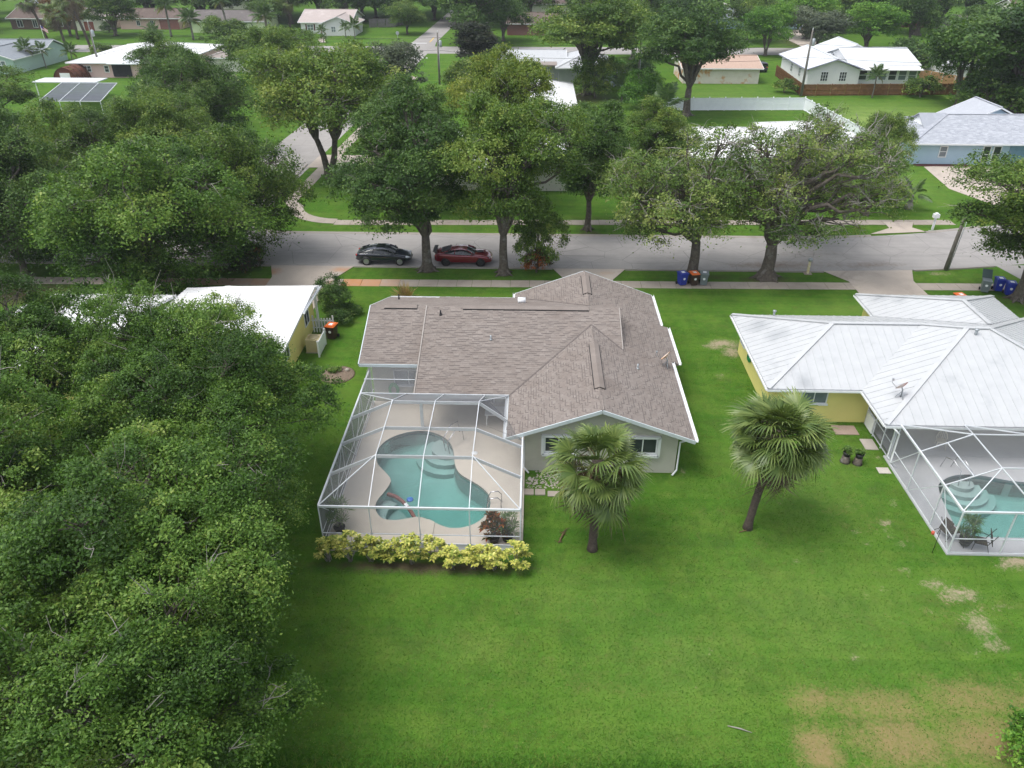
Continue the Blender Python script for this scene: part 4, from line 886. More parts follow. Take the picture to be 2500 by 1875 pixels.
window(yh, (13.75, 44.4, 1.5), (-1, 0, 0), 1.2, 1.1, (FRAME, GLASSL)); window(yh, (13.75, 39.0, 1.7), (-1, 0, 0), 1.0, 1.0, (FRAME, GLASS))
# screened lanai under the near roof
q = MB(); q.bx(19.35, 31.6, 33.7, 36.93, 0.02, .09); obj('porch_floor', q, DECK2, yh)
for y in (33.35, 34.45, 35.6, 36.8): beam(yh, (19.1, y, 0), (19.1, y, 2.4), .08, .08, 'post')
for z in (.12, 1.0, 2.36): beam(yh, (19.1, 33.35, z), (19.1, 36.8, z), .06, .06, 'rail')
for a, b_ in ((33.35, 34.45), (34.45, 35.6), (35.6, 36.8)): panel(yh, [(19.1, a, .1), (19.1, b_, .1), (19.1, b_, 2.38), (19.1, a, 2.38)], SCREEND)
q = MB(); q.bx(19.04, 19.1, 35.72, 36.68, .06, .95); obj('screen_door_panel', q, WHITE, yh)
spout(19.0, 33.35, 2.35, yh, -.6, 0); spout(19.0, 32.9, 2.35, yh, -.6, 0)
dish2 = thing('satellite_dish', 'white and red satellite dish on the white metal roof of the yellow house', 'satellite dish', (19.6, 34.9, 3.0))
DISHM = mat('dish_white_red', (.75, .74, .72), (.60, .18, .12), 3.0, .5)
dish_parts(dish2, 19.6, 34.9, 3.0, R(-150))
# its pool and cage
P2 = smooth_loop([(20.6, 30.9), (21.0, 31.5), (22.0, 32.1), (23.3, 32.1), (24.6, 31.6), (26, 31.5), (29, 31.8), (30, 29.6), (28, 27.5), (24, 27.35), (20.9, 27.35), (20.15, 27.6), (20.3, 29.2)])
dk = link('pool_deck', plate_hole('pool_deck', [(18.95, 26.2), (33, 26.2), (33, 33.66), (18.95, 33.66)], P2, .09, .14, DECK2)); dk['kind'] = 'structure'; dk['label'] = 'grey pool deck of the yellow house'
pool2 = thing('swimming_pool', 'pale turquoise pool behind the yellow house, cut by the right edge', 'swimming pool', (25, 29.5, 0))
pool_bowl('pool', pool2, P2, lambda x, y: 1.15, PLASTER, z0=.09)
for r, z in ((.6, -.2), (1.0, -.42), (1.4, -.64), (1.8, -.86)):
    q = MB(); cc = (22.3, 31.85); pl = [(cc[0] + r * math.cos(t), cc[1] + r * math.sin(t)) for t in np.linspace(0, 2 * math.pi, 22, endpoint=False)]
    q.prism(clip_convex(pl, [(20, 27), (26, 27), (25, 31.3), (23.3, 31.9), (22, 31.9), (21.1, 31.35), (20.7, 30.6)]), -1.15, z); obj('entry_step', q, PLASTER, pool2)
for dx in (0, .55): q = MB(); q.tube([(22.0 + dx, 31.5, -.3), (22.0 + dx, 31.7, .6), (21.8 + dx, 32.2, .9), (21.6 + dx, 32.6, .8), (21.55 + dx, 32.75, .1)], .025, 6); obj('hand_rail', q, CHROME, pool2)
cage2 = thing('pool_enclosure', 'white-framed screen cage attached behind the yellow house', 'pool cage', (25, 29.5, .09))
for x, y in ((19.0, 26.25), (19.0, 28.1), (19.0, 30.7), (19.0, 32.95), (21.3, 26.25), (24.2, 26.25), (27, 26.25)): beam(cage2, (x, y, .09), (x, y, 2.5), .075, .075, 'post')
for a, b_ in (((19, 26.25, 2.5), (30, 26.25, 2.5)), ((19, 26.3, 2.5), (19, 33, 2.5))): beam(cage2, a, b_, .10, .12)
for z in (.13, .95): beam(cage2, (19, 26.25, z), (30, 26.25, z), .05, .05, 'rail'); beam(cage2, (19, 26.3, z), (19, 33, z), .05, .05, 'rail')
for a, b_ in (((19, 30.7, 2.5), (21.3, 30.8, 3.5)), ((19, 28.1, 2.5), (21.3, 28.15, 3.5)), ((19, 26.3, 2.5), (21.3, 28.15, 3.5)), ((21.3, 30.8, 3.5), (21.3, 28.15, 3.5)), ((20.2, 30.75, 3.0), (20.2, 28.15, 3.0)), ((21.3, 30.8, 3.5), (30, 30.8, 3.5)), ((21.3, 28.15, 3.5), (30, 28.15, 3.5)), ((24.2, 30.8, 3.5), (24.2, 28.15, 3.5)), ((21.3, 28.15, 3.5), (22.3, 26.3, 2.5)), ((24.2, 28.15, 3.5), (24.2, 26.3, 2.5)), ((21.3, 30.8, 3.5), (19.0, 32.95, 2.55)), ((21.3, 30.8, 3.5), (22.2, 33, 2.55)), ((24.2, 30.8, 3.5), (22.2, 33, 2.55)), ((24.2, 30.8, 3.5), (25.6, 33, 2.55))): beam(cage2, a, b_, .05, .075, 'roof_beam')
for a in ([(19, 26.25, .1), (19, 28.1, .1), (19, 28.1, 2.5), (19, 26.25, 2.5)], [(19, 28.1, .1), (19, 30.7, .1), (19, 30.7, 2.5), (19, 28.1, 2.5)], [(19, 30.7, .1), (19, 32.95, .1), (19, 32.95, 2.5), (19, 30.7, 2.5)], [(19, 26.25, .1), (21.3, 26.25, .1), (21.3, 26.25, 2.5), (19, 26.25, 2.5)], [(21.3, 26.25, .1), (24.2, 26.25, .1), (24.2, 26.25, 2.5), (21.3, 26.25, 2.5)], [(24.2, 26.25, .1), (30, 26.25, .1), (30, 26.25, 2.5), (24.2, 26.25, 2.5)],
          [(19, 28.1, 2.5), (21.3, 28.15, 3.5), (21.3, 30.8, 3.5), (19, 30.7, 2.5)], [(21.3, 28.15, 3.5), (24.2, 28.15, 3.5), (24.2, 30.8, 3.5), (21.3, 30.8, 3.5)], [(24.2, 28.15, 3.5), (30, 28.15, 3.5), (30, 30.8, 3.5), (24.2, 30.8, 3.5)], [(19, 30.7, 2.5), (21.3, 30.8, 3.5), (19, 32.95, 2.5)], [(19, 32.95, 2.5), (21.3, 30.8, 3.5), (22.2, 33, 2.5)], [(21.3, 30.8, 3.5), (24.2, 30.8, 3.5), (22.2, 33, 2.5)], [(24.2, 30.8, 3.5), (30, 30.8, 3.5), (30, 33, 2.5), (22.2, 33, 2.5)], [(19, 26.25, 2.5), (22.3, 26.3, 2.5), (21.3, 28.15, 3.5)], [(19, 26.25, 2.5), (21.3, 28.15, 3.5), (19, 28.1, 2.5)], [(22.3, 26.3, 2.5), (24.2, 26.3, 2.5), (24.2, 28.15, 3.5), (21.3, 28.15, 3.5)]): panel(cage2, a)
for z in (1.25,): pass
beam(cage2, (19, 26.3, .1), (19, 28.1, 2.5), .035, .045, 'brace'); beam(cage2, (19, 30.7, .1), (19, 28.1, 2.5), .035, .045, 'brace'); beam(cage2, (19, 30.7, 2.5), (19, 32.95, .1), .035, .045, 'brace')
SLING = plain('brown_sling_fabric', (.075, .058, .048), .8, .2); DKMET = plain('dark_bronze_frame', (.035, .030, .028), .5, .4)
def patio_chair(loc, rz, label, group):
    t = thing('patio_chair', label, 'chair', (0, 0, 0), group)
    q = MB(); q.bx(-.27, .27, -.26, .28, .40, .43); obj('seat', q, SLING, t)
    q = MB(); M = Matrix.Translation((0, -.36, .72)) @ Matrix.Rotation(R(-16), 4, 'X'); q.box(None, (.52, .03, .66), mat=M); obj('backrest', q, SLING, t)
    for sx in (-1, 1):
        q = MB(); q.tube([(sx * .29, .30, 0), (sx * .29, .27, .45), (sx * .29, .22, .62), (sx * .29, -.1, .65), (sx * .29, -.30, .60)], .018, 6); obj('armrest', q, DKMET, t)
        q = MB(); q.tube([(sx * .28, -.40, 0), (sx * .28, -.24, .42), (sx * .28, -.50, 1.06)], .018, 6); obj('leg', q, DKMET, t)
    t.location = loc; t.rotation_euler = (0, 0, rz); return t
patio_chair((19.55, 27.35, .09), R(-75), 'brown sling patio chair at the left edge of the right pool deck', 'brown patio chairs by the right pool')
patio_chair((20.55, 26.65, .09), R(70), 'brown sling patio chair by the front screen of the right cage', 'brown patio chairs by the right pool')
tb = thing('side_table', 'small dark side table with a plant between the patio chairs', 'table', (19.95, 26.75, .09))
q = MB(); q.lathe((19.95, 26.75, .55), [(.3, 0), (.3, .03), (.02, .035)], 14); obj('table_top', q, DKMET, tb)
for a in range(3): q = MB(); q.tube([(19.95 + .22 * math.cos(a * 2.1), 26.75 + .22 * math.sin(a * 2.1), .09), (19.95 + .05 * math.cos(a * 2.1), 26.75 + .05 * math.sin(a * 2.1), .55)], .015, 5); obj('leg', q, DKMET, tb)
def resin_chair(loc, rz, label):
    t = thing('garden_chair', label, 'chair', (0, 0, 0)); q = MB(); q.bx(-.24, .24, -.22, .24, .40, .44); obj('seat', q, CREAMP, t)
    q = MB(); q.tube([(.26 * math.cos(a), -.2 - .12 * math.sin(a), .44 + .46 * math.sin(a)) for a in np.linspace(0, math.pi, 10)], .022, 6)
    for k in range(5): x = -.18 + k * .09; q.tube([(x, -.22, .44), (x, -.30, .44 + .42 * math.sqrt(max(.1, 1 - (x / .27) ** 2)))], .012, 5)
    obj('backrest', q, CREAMP, t)
    for sx in (-1, 1):
        for sy in (-1, 1): q = MB(); q.tube([(sx * .2, sy * .2, .4), (sx * .25, sy * .25, 0)], .02, 5); obj('leg', q, CREAMP, t)
    t.location = loc; t.rotation_euler = (0, 0, rz); return t
CREAMP = plain('cream_resin', (.66, .62, .52), .5)
resin_chair((22.3, 34.5, .09), R(160), 'cream slat-back garden chair on the shaded lanai of the yellow house')
def coil_on_wall(name, label, c, face, m):
    t = thing(name, label, 'hose', (c[0], c[1], 0)); q = MB(); n = Vector(face); u = Vector((0, 0, 1)).cross(n)
    for k in range(4):
        r0 = .30 - k * .045; q.tube([Vector(c) + n * (.06 + .03 * k) + u * (r0 * math.sin(a)) + Vector((0, 0, r0 * 1.1 * math.cos(a))) for a in np.linspace(0, 2 * math.pi, 16)], .028, 5)
    obj('coil', q, m, t)
    q = MB(); q.box(Vector(c) + n * .05, (.12, .12, .12)); obj('bracket', q, GALV, t)
coil_on_wall('garden_hose', 'bright green hose coiled on the left wall of the yellow house', (13.75, 42.4, 1.15), (-1, 0, 0), plain('hose_bright_green', (.03, .32, .12), .5))
coil_on_wall('garden_hose', 'black hose coiled under the window of the yellow house', (15.4, 36.95, .55), (0, -1, 0), plain('hose_black', (.03, .045, .03), .5))
for i, (x, y, w_, d_, l) in enumerate(((17.75, 36.1, 1.3, .9, 'reddish paving slab at the screen door of the yellow house'), (18.6, 34.75, .7, 1.0, 'pale paving slab along the screened porch'), (18.5, 32.4, .62, .5, 'pale paving slab beside the right pool cage corner'))):
    q = MB(); q.bx(x - w_ / 2, x + w_ / 2, y - d_ / 2, y + d_ / 2, -.02, .035); tag(obj('paving_slab', q, mat('slab_%d' % i, ((.33, .25, .21), (.42, .38, .34), (.50, .46, .41))[i], None, 2)), l, 'paving slab')
ph = thing('hanging_planter_stake', 'thin black garden hook by the corner of the right pool cage', 'garden hook', (18.35, 26.3, 0))
q = MB(); q.tube([(18.35, 26.3, 0), (18.35, 26.3, 1.35), (18.2, 26.3, 1.5), (18.05, 26.3, 1.4)], .014, 5); obj('hook', q, BLACKP, ph)
q = MB(); q.lathe((18.05, 26.3, 1.12), [(.02, 0), (.08, .04), (.07, .18), (.02, .22)], 8); obj('red_feeder', q, plain('feeder_red', (.55, .10, .06), .4), ph)

# ---------------------------------------------------------------- generic houses
def gable_facets(x0, x1, y0, y1, h, rise, axis, ov=.55):
    if axis == 'x':
        ym = (y0 + y1) / 2; k = rise / ((y1 - y0) / 2 + ov); e = h; t = h + rise
        return [Facet([(x0 - ov, y0 - ov, e), (x1 + ov, y0 - ov, e), (x1 + ov, ym, t), (x0 - ov, ym, t)]), Facet([(x0 - ov, ym, t), (x1 + ov, ym, t), (x1 + ov, y1 + ov, e), (x0 - ov, y1 + ov, e)])], [((x0 - ov, ym, t), (x1 + ov, ym, t))]
    xm = (x0 + x1) / 2; e = h; t = h + rise
    return [Facet([(x0 - ov, y0 - ov, e), (xm, y0 - ov, t), (xm, y1 + ov, t), (x0 - ov, y1 + ov, e)]), Facet([(xm, y0 - ov, t), (x1 + ov, y0 - ov, e), (x1 + ov, y1 + ov, e), (xm, y1 + ov, t)])], [((xm, y0 - ov, t), (xm, y1 + ov, t))]
def hip_facets(x0, x1, y0, y1, h, rise, ov=.55):
    X0, X1, Y0_, Y1 = x0 - ov, x1 + ov, y0 - ov, y1 + ov; t = h + rise
    if X1 - X0 >= Y1 - Y0_:
        d = (Y1 - Y0_) / 2; a, b_ = (X0 + d, (Y0_ + Y1) / 2, t), (X1 - d, (Y0_ + Y1) / 2, t)
    else:
        d = (X1 - X0) / 2; a, b_ = ((X0 + X1) / 2, Y0_ + d, t), ((X0 + X1) / 2, Y1 - d, t)
    c = [(X0, Y0_, h), (X1, Y0_, h), (X1, Y1, h), (X0, Y1, h)]
    if X1 - X0 >= Y1 - Y0_: P = [[c[0], c[1], b_, a], [c[1], c[2], b_], [c[2], c[3], a, b_], [c[3], c[0], a]]
    else: P = [[c[0], c[1], a], [c[1], c[2], b_, a], [c[2], c[3], b_], [c[3], c[0], a, b_]]
    return [Facet(p) for p in P], [(a, b_), (a, c[0]), (b_ if X1 - X0 >= Y1 - Y0_ else a, c[1]), (b_, c[2]), (a if X1 - X0 >= Y1 - Y0_ else b_, c[3])]
def block(parent, x0, x1, y0, y1, h, kind, rise, wall, roofm, ov=.55, panels=0, trim=WHITE, shing=False, capm=None):
    """one block of a house: wall with gable ends, roof, trim along the eaves"""
    w_ = MB(); w_.bx(x0, x1, y0, y1, 0, h - .1)
    if kind == 'gx':
        ym = (y0 + y1) / 2; g_ = rise * (1 - ov / ((y1 - y0) / 2 + ov))
        for x, o_ in ((x0, .25), (x1, -.25)): w_.add([(x, y0, h - .12), (x, ym, h - .12 + rise * .95), (x, y1, h - .12), (x + o_, y0, h - .12), (x + o_, ym, h - .12 + rise * .95), (x + o_, y1, h - .12)], [(0, 1, 2), (5, 4, 3), (0, 3, 4, 1), (1, 4, 5, 2)])
        fc, cp = gable_facets(x0, x1, y0, y1, h, rise, 'x', ov)
    elif kind == 'gy':
        xm = (x0 + x1) / 2
        for y, o_ in ((y0, .25), (y1, -.25)): w_.add([(x0, y, h - .12), (xm, y, h - .12 + rise * .95), (x1, y, h - .12), (x0, y + o_, h - .12), (xm, y + o_, h - .12 + rise * .95), (x1, y + o_, h - .12)], [(0, 2, 1), (3, 4, 5), (0, 1, 4, 3), (1, 2, 5, 4)])
        fc, cp = gable_facets(x0, x1, y0, y1, h, rise, 'y', ov)
    else: fc, cp = hip_facets(x0, x1, y0, y1, h, rise, ov)
    obj('wall', w_, wall, parent)
    r_ = MB()
    for F in fc: r_.slab([p for p in F.P], .13)
    ro = obj('roof', r_, roofm, parent)
    if panels: metal_panels(ro, fc, roofm, panels)
    if shing: shingles(ro, fc, roofm, roofm, .2, .45, seed=int(abs(x0) * 10))
    for a, b_ in cp: cap(ro, a, b_, capm or roofm, .3)
    t_ = MB(); e = h - .07; X0, X1, Y0_, Y1 = x0 - ov - .02, x1 + ov + .02, y0 - ov - .02, y1 + ov + .02
    if kind in ('gx', 'hip'): t_.bar((X0, Y0_, e), (X1, Y0_, e), .05, .17); t_.bar((X0, Y1, e), (X1, Y1, e), .05, .17)
    if kind in ('gy', 'hip'): t_.bar((X0, Y0_ + .03, e), (X0, Y1 - .03, e), .05, .17); t_.bar((X1, Y0_ + .03, e), (X1, Y1 - .03, e), .05, .17)
    if kind == 'gx':
        for x in (X0, X1): t_.bar((x, Y0_, e), (x, ym, e + rise), .05, .17); t_.bar((x, ym, e + rise), (x, Y1, e), .05, .17)
    if kind == 'gy':
        for y in (Y0_, Y1): t_.bar((X0, y, e), (xm, y, e + rise), .05, .17); t_.bar((xm, y, e + rise), (X1, y, e), .05, .17)
    obj('eave_trim', t_, trim, parent)
    return ro
# left neighbour, mostly behind the foreground trees
h1 = thing('house', 'house with glaring white metal roof left of the pool, half hidden by trees', 'house', (-19.5, 44.5, 0))
w = MB(); w.bx(-23.8, -15.4, 40.5, 48.2, 0, 2.45); w.bx(-32, -23.82, 38, 46.2, 0, 2.45); obj('wall', w, YELLOW, h1)
HF = [F3([(-24.3, 39.6, 2.5), (-14.9, 39.6, 2.5), (-14.9, 47.6, 3.25), (-20.6, 47.6, 3.25), (-24.3, 43.9, 2.9)]), F3([(-24.3, 43.9, 2.9), (-20.6, 47.6, 3.25), (-24.3, 48.7, 2.55)]), F3([(-20.6, 47.6, 3.25), (-14.9, 47.6, 3.25), (-14.9, 48.7, 2.9), (-24.3, 48.7, 2.55)]),
      F3([(-32.6, 37.6, 2.5), (-24.3, 37.6, 2.5), (-24.3, 43.2, 3.6), (-32.6, 43.2, 3.6)]), F3([(-32.6, 43.2, 3.6), (-24.3, 43.2, 3.6), (-24.3, 47, 2.8), (-32.6, 47, 2.8)])]
q = MB()
for F in HF: q.slab(F.P, .14)
r1 = obj('roof', q, METW2, h1)
for F in HF[3:]: metal_panels(r1, [F], METW2, .6)
metal_panels(r1, HF[:1], METW2, 1.1, rib=.008); metal_panels(r1, HF[1:3], METW2, .45)
gutter((-14.83, 44.3, 2.9), (-14.83, 48.7, 2.85), h1)
for y in (41.5, 46.4): window(h1, (-15.4, y, 1.5), (1, 0, 0), 1.1, 1.0)
q = MB(); q.bx(-15.2, -15.05, 48.0, 48.15, 0, 2.5); obj('porch_post', q, WHITE, h1)
ac = thing('air_conditioner', 'beige air conditioner behind a white board beside the left house', 'air conditioner', (-14.6, 44.6, 0))
q = MB(); q.bx(-15.0, -14.1, 44.2, 45.1, .05, .95); obj('casing', q, plain('beige_casing', (.56, .48, .28), .6), ac)
q = MB(); q.lathe((-14.55, 44.65, .95), [(.36, 0), (.36, .03), (.05, .035)], 16); obj('fan_guard', q, plain('guard_tan', (.50, .43, .26), .6), ac)
q = MB(); q.bx(-15.05, -14.05, 44.15, 45.15, 0, .05); obj('pad', q, WALK, ac)
pf = thing('white_board_screen', 'leaning white board panel in front of the beige air conditioner', 'panel', (-14.0, 44.2, 0))
q = MB(); q.bx(-14.04, -13.98, 43.7, 45.4, .05, 1.05); obj('board', q, WHITE, pf)
for y in (43.65, 45.45): q = MB(); q.bx(-14.06, -13.96, y - .05, y + .05, 0, 1.2); obj('post', q, WHITE, pf)
fe = thing('picket_fence', 'short white picket fence between the left house and the orange-lidded bin', 'fence', (-14.5, 47.1, 0))
for i in range(8): q = MB(); x = -15.2 + i * .2; q.prism([(x - .05, 47.08), (x + .05, 47.08), (x + .05, 47.12), (x - .05, 47.12)], .05, 1.15 if i % 7 else 1.35); obj('picket', q, WHITE, fe)
for z in (.35, .9): q = MB(); q.bx(-15.3, -13.75, 47.125, 47.16, z, z + .09); obj('rail', q, WHITE, fe)

def win_row(h, L, mats=(FRAME, GLASS)):
    for c, face, w_, hh, *mm in L: window(h, c, face, w_, hh, mats, *(mm or [(1, 0)]), fr=.09, proud=.08)
N, E_, Wt = (0, -1, 0), (1, 0, 0), (-1, 0, 0)
# sky blue house
hb = thing('house', 'sky blue stucco house with pale grey shingled roof and dutch gable', 'house', (52, 97, 0))
block(hb, 44.5, 66, 92.3, 103.2, 2.6, 'hip', 2.0, BLUEW, SHGREY, .9, shing=True, capm=SHGREY)
block(hb, 53.5, 62, 101, 106.5, 2.7, 'gy', 2.2, BLUEW, SHGREY, .6, capm=SHGREY)
q = MB(); q.add([(46.6, 95.2, 3.3), (46.6, 100.2, 3.3), (46.9, 97.7, 4.7), (49.6, 97.7, 4.72), (48.6, 95.2, 3.35), (48.6, 100.2, 3.35)], [(0, 2, 1)]); q.v = q.v[:3]; obj('dutch_gable', q, WHITE, hb); q = MB(); q.slab([(46.4, 95.0, 3.34), (48.7, 95.0, 3.34), (49.7, 97.7, 4.78), (46.5, 97.7, 4.78)], .1); q.slab([(46.4, 100.4, 3.34), (46.5, 97.7, 4.78), (49.7, 97.7, 4.78), (48.7, 100.4, 3.34)], .1); obj('dutch_gable_roof', q, SHGREY, hb)
block(hb, 58.6, 66, 86.5, 92.25, 2.6, 'gy', 1.6, BLUEW, SHGREY, .7, capm=SHGREY)
window(hb, (47.9, 92.3, 1.5), N, .95, 1.35, (FRAME, GLASSL), (0, 1), .1, .08); window(hb, (52.9, 92.3, 1.2), N, .95, 2.0, (FRAME, GLASS), (0, 1), .1, .08); window(hb, (54.1, 92.3, 1.2), N, .95, 2.0, (FRAME, GLASS), (0, 1), .1, .08)
q = MB(); q.bx(55.5, 58.5, 92.2, 92.34, 0, 2.4); obj('porch_shade_panel', q, mat('blue_painted_shade', (.20, .33, .44)), hb)  # flat panel in darker blue: the porch's shade put into the colour
q = MB(); q.bx(44.8, 51, 91.4, 92.25, 0, .06); obj('mulch_bed', q, mat('dark_red_mulch', (.10, .035, .035), (.06, .02, .02), 5, .95), hb)
# white house behind the brown fence
hw = thing('house', 'white house with pale grey roof and sunroom behind the brown wooden fence', 'house', (56, 152, 0))
block(hw, 47.4, 56.2, 143.2, 160, 2.75, 'gy', 1.65, WHW, METG, .6, trim=mat('lilac_trim', (.36, .36, .48)), capm=METG)
block(hw, 56.22, 67.4, 147.2, 161, 2.9, 'gx', 1.9, WHW, METG, .6, capm=METG); block(hw, 55.5, 65, 158, 168, 2.9, 'gy', 2.0, WHW, METG, .5, capm=METG)
q = MB(); q.slab([(56.25, 144.2, 2.45), (67.6, 144.2, 2.45), (67.6, 148.2, 3.0), (56.25, 148.2, 3.0)], .12); obj('sunroom_roof', q, METW2, hw)
q = MB(); q.bx(56.5, 67.1, 145.2, 147.15, 0, 2.3); obj('sunroom', q, WHW, hw)
for i in range(6): window(hw, (57.6 + i * 1.72, 145.2, 1.45), N, 1.5, 1.75, (FRAME, GLASSL if i % 3 else GLASS), (0, 1), .12, .08)
for x in (50.2, 53.4): window(hw, (x, 143.2, 1.5), N, 1.3, 1.6, (FRAME, GLASS), (2, 2), .08, .08)
for y in (148, 153): window(hw, (47.4, y, 1.5), Wt, 1.3, 1.5, (FRAME, GLASS), (2, 2), .08, .08)
# grey-walled house with white metal roof
hg = thing('house', 'grey-green house with white metal roof and french doors beyond the street', 'house', (3, 150, 0))
block(hg, -7.0, 5.0, 148.2, 160, 2.7, 'gx', 1.5, GREYW, METW, .6, panels=.6); block(hg, 4.0, 13.0, 144.2, 158, 2.6, 'hip', 1.7, GREYW, METW, .6)
q = MB(); q.slab([(-3.4, 146.0, 2.75), (3.7, 146.0, 2.75), (3.7, 148.6, 2.95), (-3.4, 148.6, 2.95)], .25); obj('porch_roof', q, TANROOF, hg)
q = MB(); q.bx(-2.6, 3.98, 146.8, 148.18, 0, 2.5); obj('porch_wall', q, GREYW, hg)
window(hg, (1.0, 146.8, 1.2), N, 2.1, 2.2, (FRAME, GLASS), (3, 0), .14, .08, name='french_doors'); window(hg, (-5.0, 148.2, 1.4), N, 2.2, 2.0, (FRAME, GLASSL), (1, 0), .12, .08); window(hg, (8.2, 144.2, 1.4), N, 1.4, 1.4, (FRAME, GLASS), (1, 1), .1, .08)
sh = thing('garden_shed', 'pale blue shed beside the grey-green house', 'shed', (15, 142.8, 0)); block(sh, 13.2, 16.2, 141, 144.5, 2.5, 'gx', .5, mat('pale_blue_shed', (.45, .52, .62)), METG, .2)
hp = thing('house', 'house with pinkish white hip roof behind the street trees', 'house', (1, 118, 0))
block(hp, -3.6, 5.2, 107, 127.5, 2.7, 'hip', 1.5, CREAM, METW2, .6); q = MB(); q.box((1.9, 117, 3.85), (.9, .3, .25)); obj('roof_vent', q, DARKI, hp)
hq = thing('house', 'white house with bright white roof just across the street in the middle', 'house', (-5, 88, 0))
block(hq, -12.5, 3.5, 80.5, 95, 2.6, 'hip', 1.6, CREAM, METW2, .6); win_row(hq, [((-9, 80.5, 1.5), N, 1.4, 1.2), ((-4.5, 80.5, 1.5), N, 1.4, 1.2)]); door(hq, (-1.5, 80.5, 0), N, .95, 2.05, mat('teal_door', (.08, .22, .22)))
hr = thing('house', 'long white-roofed house behind the bare-branched trees across the street', 'house', (28, 91, 0))
block(hr, 15, 30, 84.5, 98, 2.6, 'hip', 1.7, CREAM, METW2, .6); block(hr, 28.5, 38, 86.5, 101, 2.6, 'hip', 1.4, CREAM, METW2, .6); win_row(hr, [((18, 84.5, 1.5), N, 1.5, 1.2), ((23, 84.5, 1.5), N, 1.5, 1.2), ((34, 86.5, 1.5), N, 1.3, 1.2)])
ht = thing('house', 'low cream house with orange stains and faded tile roof right of the tall tree', 'house', (34, 148, 0))
block(ht, 26, 39.3, 144.5, 155, 2.6, 'gx', 1.4, TANW, mat('faded_tile_roof', (.46, .33, .26), (.38, .27, .21), 3), .5)
# left and far left
hm = thing('house', 'mint green house with grey roof at the far left', 'house', (-104, 158, 0))
block(hm, -112, -97.6, 160, 168.5, 2.6, 'gx', 1.8, MINT, SLTROOF, .5); block(hm, -107, -97.8, 150.5, 160, 2.6, 'gy', 1.7, MINT, SLTROOF, .5)
window(hm, (-100.2, 150.5, 1.5), N, 1.8, 1.7, (FRAME, GLASSL), (1, 1), .12, .08); window(hm, (-104, 150.5, 1.5), N, 1.3, 1.3, (FRAME, GLASS), (1, 0), .12, .08)
hk = thing('house', 'pink stucco house with white hip roof behind the left trees', 'house', (-77, 157, 0))
block(hk, -85.2, -66, 147.4, 171, 2.6, 'hip', 1.8, PINK, METW2, .6); window(hk, (-82.3, 147.4, 1.5), N, 1.5, 1.1, (FRAME, GLASS), (1, 1), .1, .08); window(hk, (-78.7, 147.4, 1.5), N, .9, 1.2, (FRAME, GLASS), (0, 1), .1, .08)
q = MB(); q.bx(-77.6, -74.2, 147.2, 147.45, .2, 2.3); obj('screened_porch_shade', q, DARKI, hk)  # flat panel coloured dark to stand for the porch's shaded inside
q = MB(); q.slab([(-78, 146.2, 2.55), (-72, 146.2, 2.55), (-72, 149.5, 3.1), (-78, 149.5, 3.1)], .12); obj('porch_roof', q, METG, hk)
qs = thing('quonset_shed', 'rusty arched corrugated steel shed beside the pink house', 'shed', (-84.2, 145, 0))
q = MB(); n = 14; ar = [(-84.2 + 2.15 * math.cos(t), 2.4 * math.sin(t)) for t in np.linspace(0, math.pi, n)]
for k in range(6):
    y0 = 142.6 + k * .85; rr = 1 + (.03 if k % 2 else 0); vs = [(-84.2 + (x + 84.2) * rr, yy, z * rr) for yy in (y0, y0 + .85) for x, z in ar]; q.add(vs, [(i, i + 1, n + i + 1, n + i) for i in range(n - 1)])
obj('arch_roof', q, RUSTM, qs); q = MB(); q.add([(x, 142.75, z) for x, z in ar], [tuple(range(n))]); q.bx(-85, -83.2, 142.68, 142.74, 0, 1.5, 1); obj('end_wall', q, [RUSTM, WHITE], qs)
pc = thing('pool_enclosure', 'flat grey screen cage half hidden by the left tree tops', 'pool cage', (-70, 120, 0))
for x in (-76, -73, -70, -67): beam(pc, (x, 127.5, 2.5), (x + 4.5, 113, 2.5), .12, .12)
for a, b_ in (((-76, 127.5, 2.5), (-67, 127.5, 2.5)), ((-71.5, 113, 2.5), (-62.5, 113, 2.5))): beam(pc, a, b_, .12, .12)
for x in (-71.5, -68.5, -65.5, -62.5): beam(pc, (x, 113, 0), (x, 113, 2.5), .12, .12, 'post')
for i in range(3): x = -76 + 3 * i; panel(pc, [(x, 127.5, 2.46), (x + 3, 127.5, 2.46), (x + 7.5, 113, 2.46), (x + 4.5, 113, 2.46)], screen_mat('far_screen', (.12, .13, .15), .75))
pc2 = thing('patio_roof', 'flat pale grey patio roof next to the far screen cage', 'roof', (-78, 128, 0)); q = MB(); q.bx(-81, -70.5, 127.7, 131.5, 2.45, 2.6); obj('sheet', q, METG, pc2)
for x in (-80.6, -71): q = MB(); q.bx(x - .06, x + .06, 127.9, 128.02, 0, 2.44); obj('post', q, WHITE, pc2)
hx = thing('house', 'brown brick house with dark brown roof at the top left', 'house', (-133, 224, 0))
block(hx, -140, -122, 219.5, 232, 2.7, 'gx', 2.2, mat('dark_brown_brick', (.16, .10, .085), (.10, .065, .055), 2), BRNROOF, .7); win_row(hx, [((-137.5, 219.5, 1.4), N, 1.6, 1.8), ((-133.4, 219.5, 1.4), N, 1.3, 1.9), ((-129.6, 219.5, 1.4), N, 1.2, 1.5), ((-126.5, 219.5, 1.4), N, 1.2, 1.5)])
hy = thing('house', 'small white gabled house with brown-red door behind the orange-flowered tree', 'house', (-117, 223, 0))
block(hy, -121, -113.5, 217, 228, 2.6, 'gy', 1.8, CREAM, PNKROOF, .6); door(hy, (-117.6, 217, 0), N, 2.6, 2.2, mat('red_brown_door', (.25, .08, .06)))
hz = thing('house', 'pale pink house with small windows between the far palms', 'house', (-103, 224, 0))
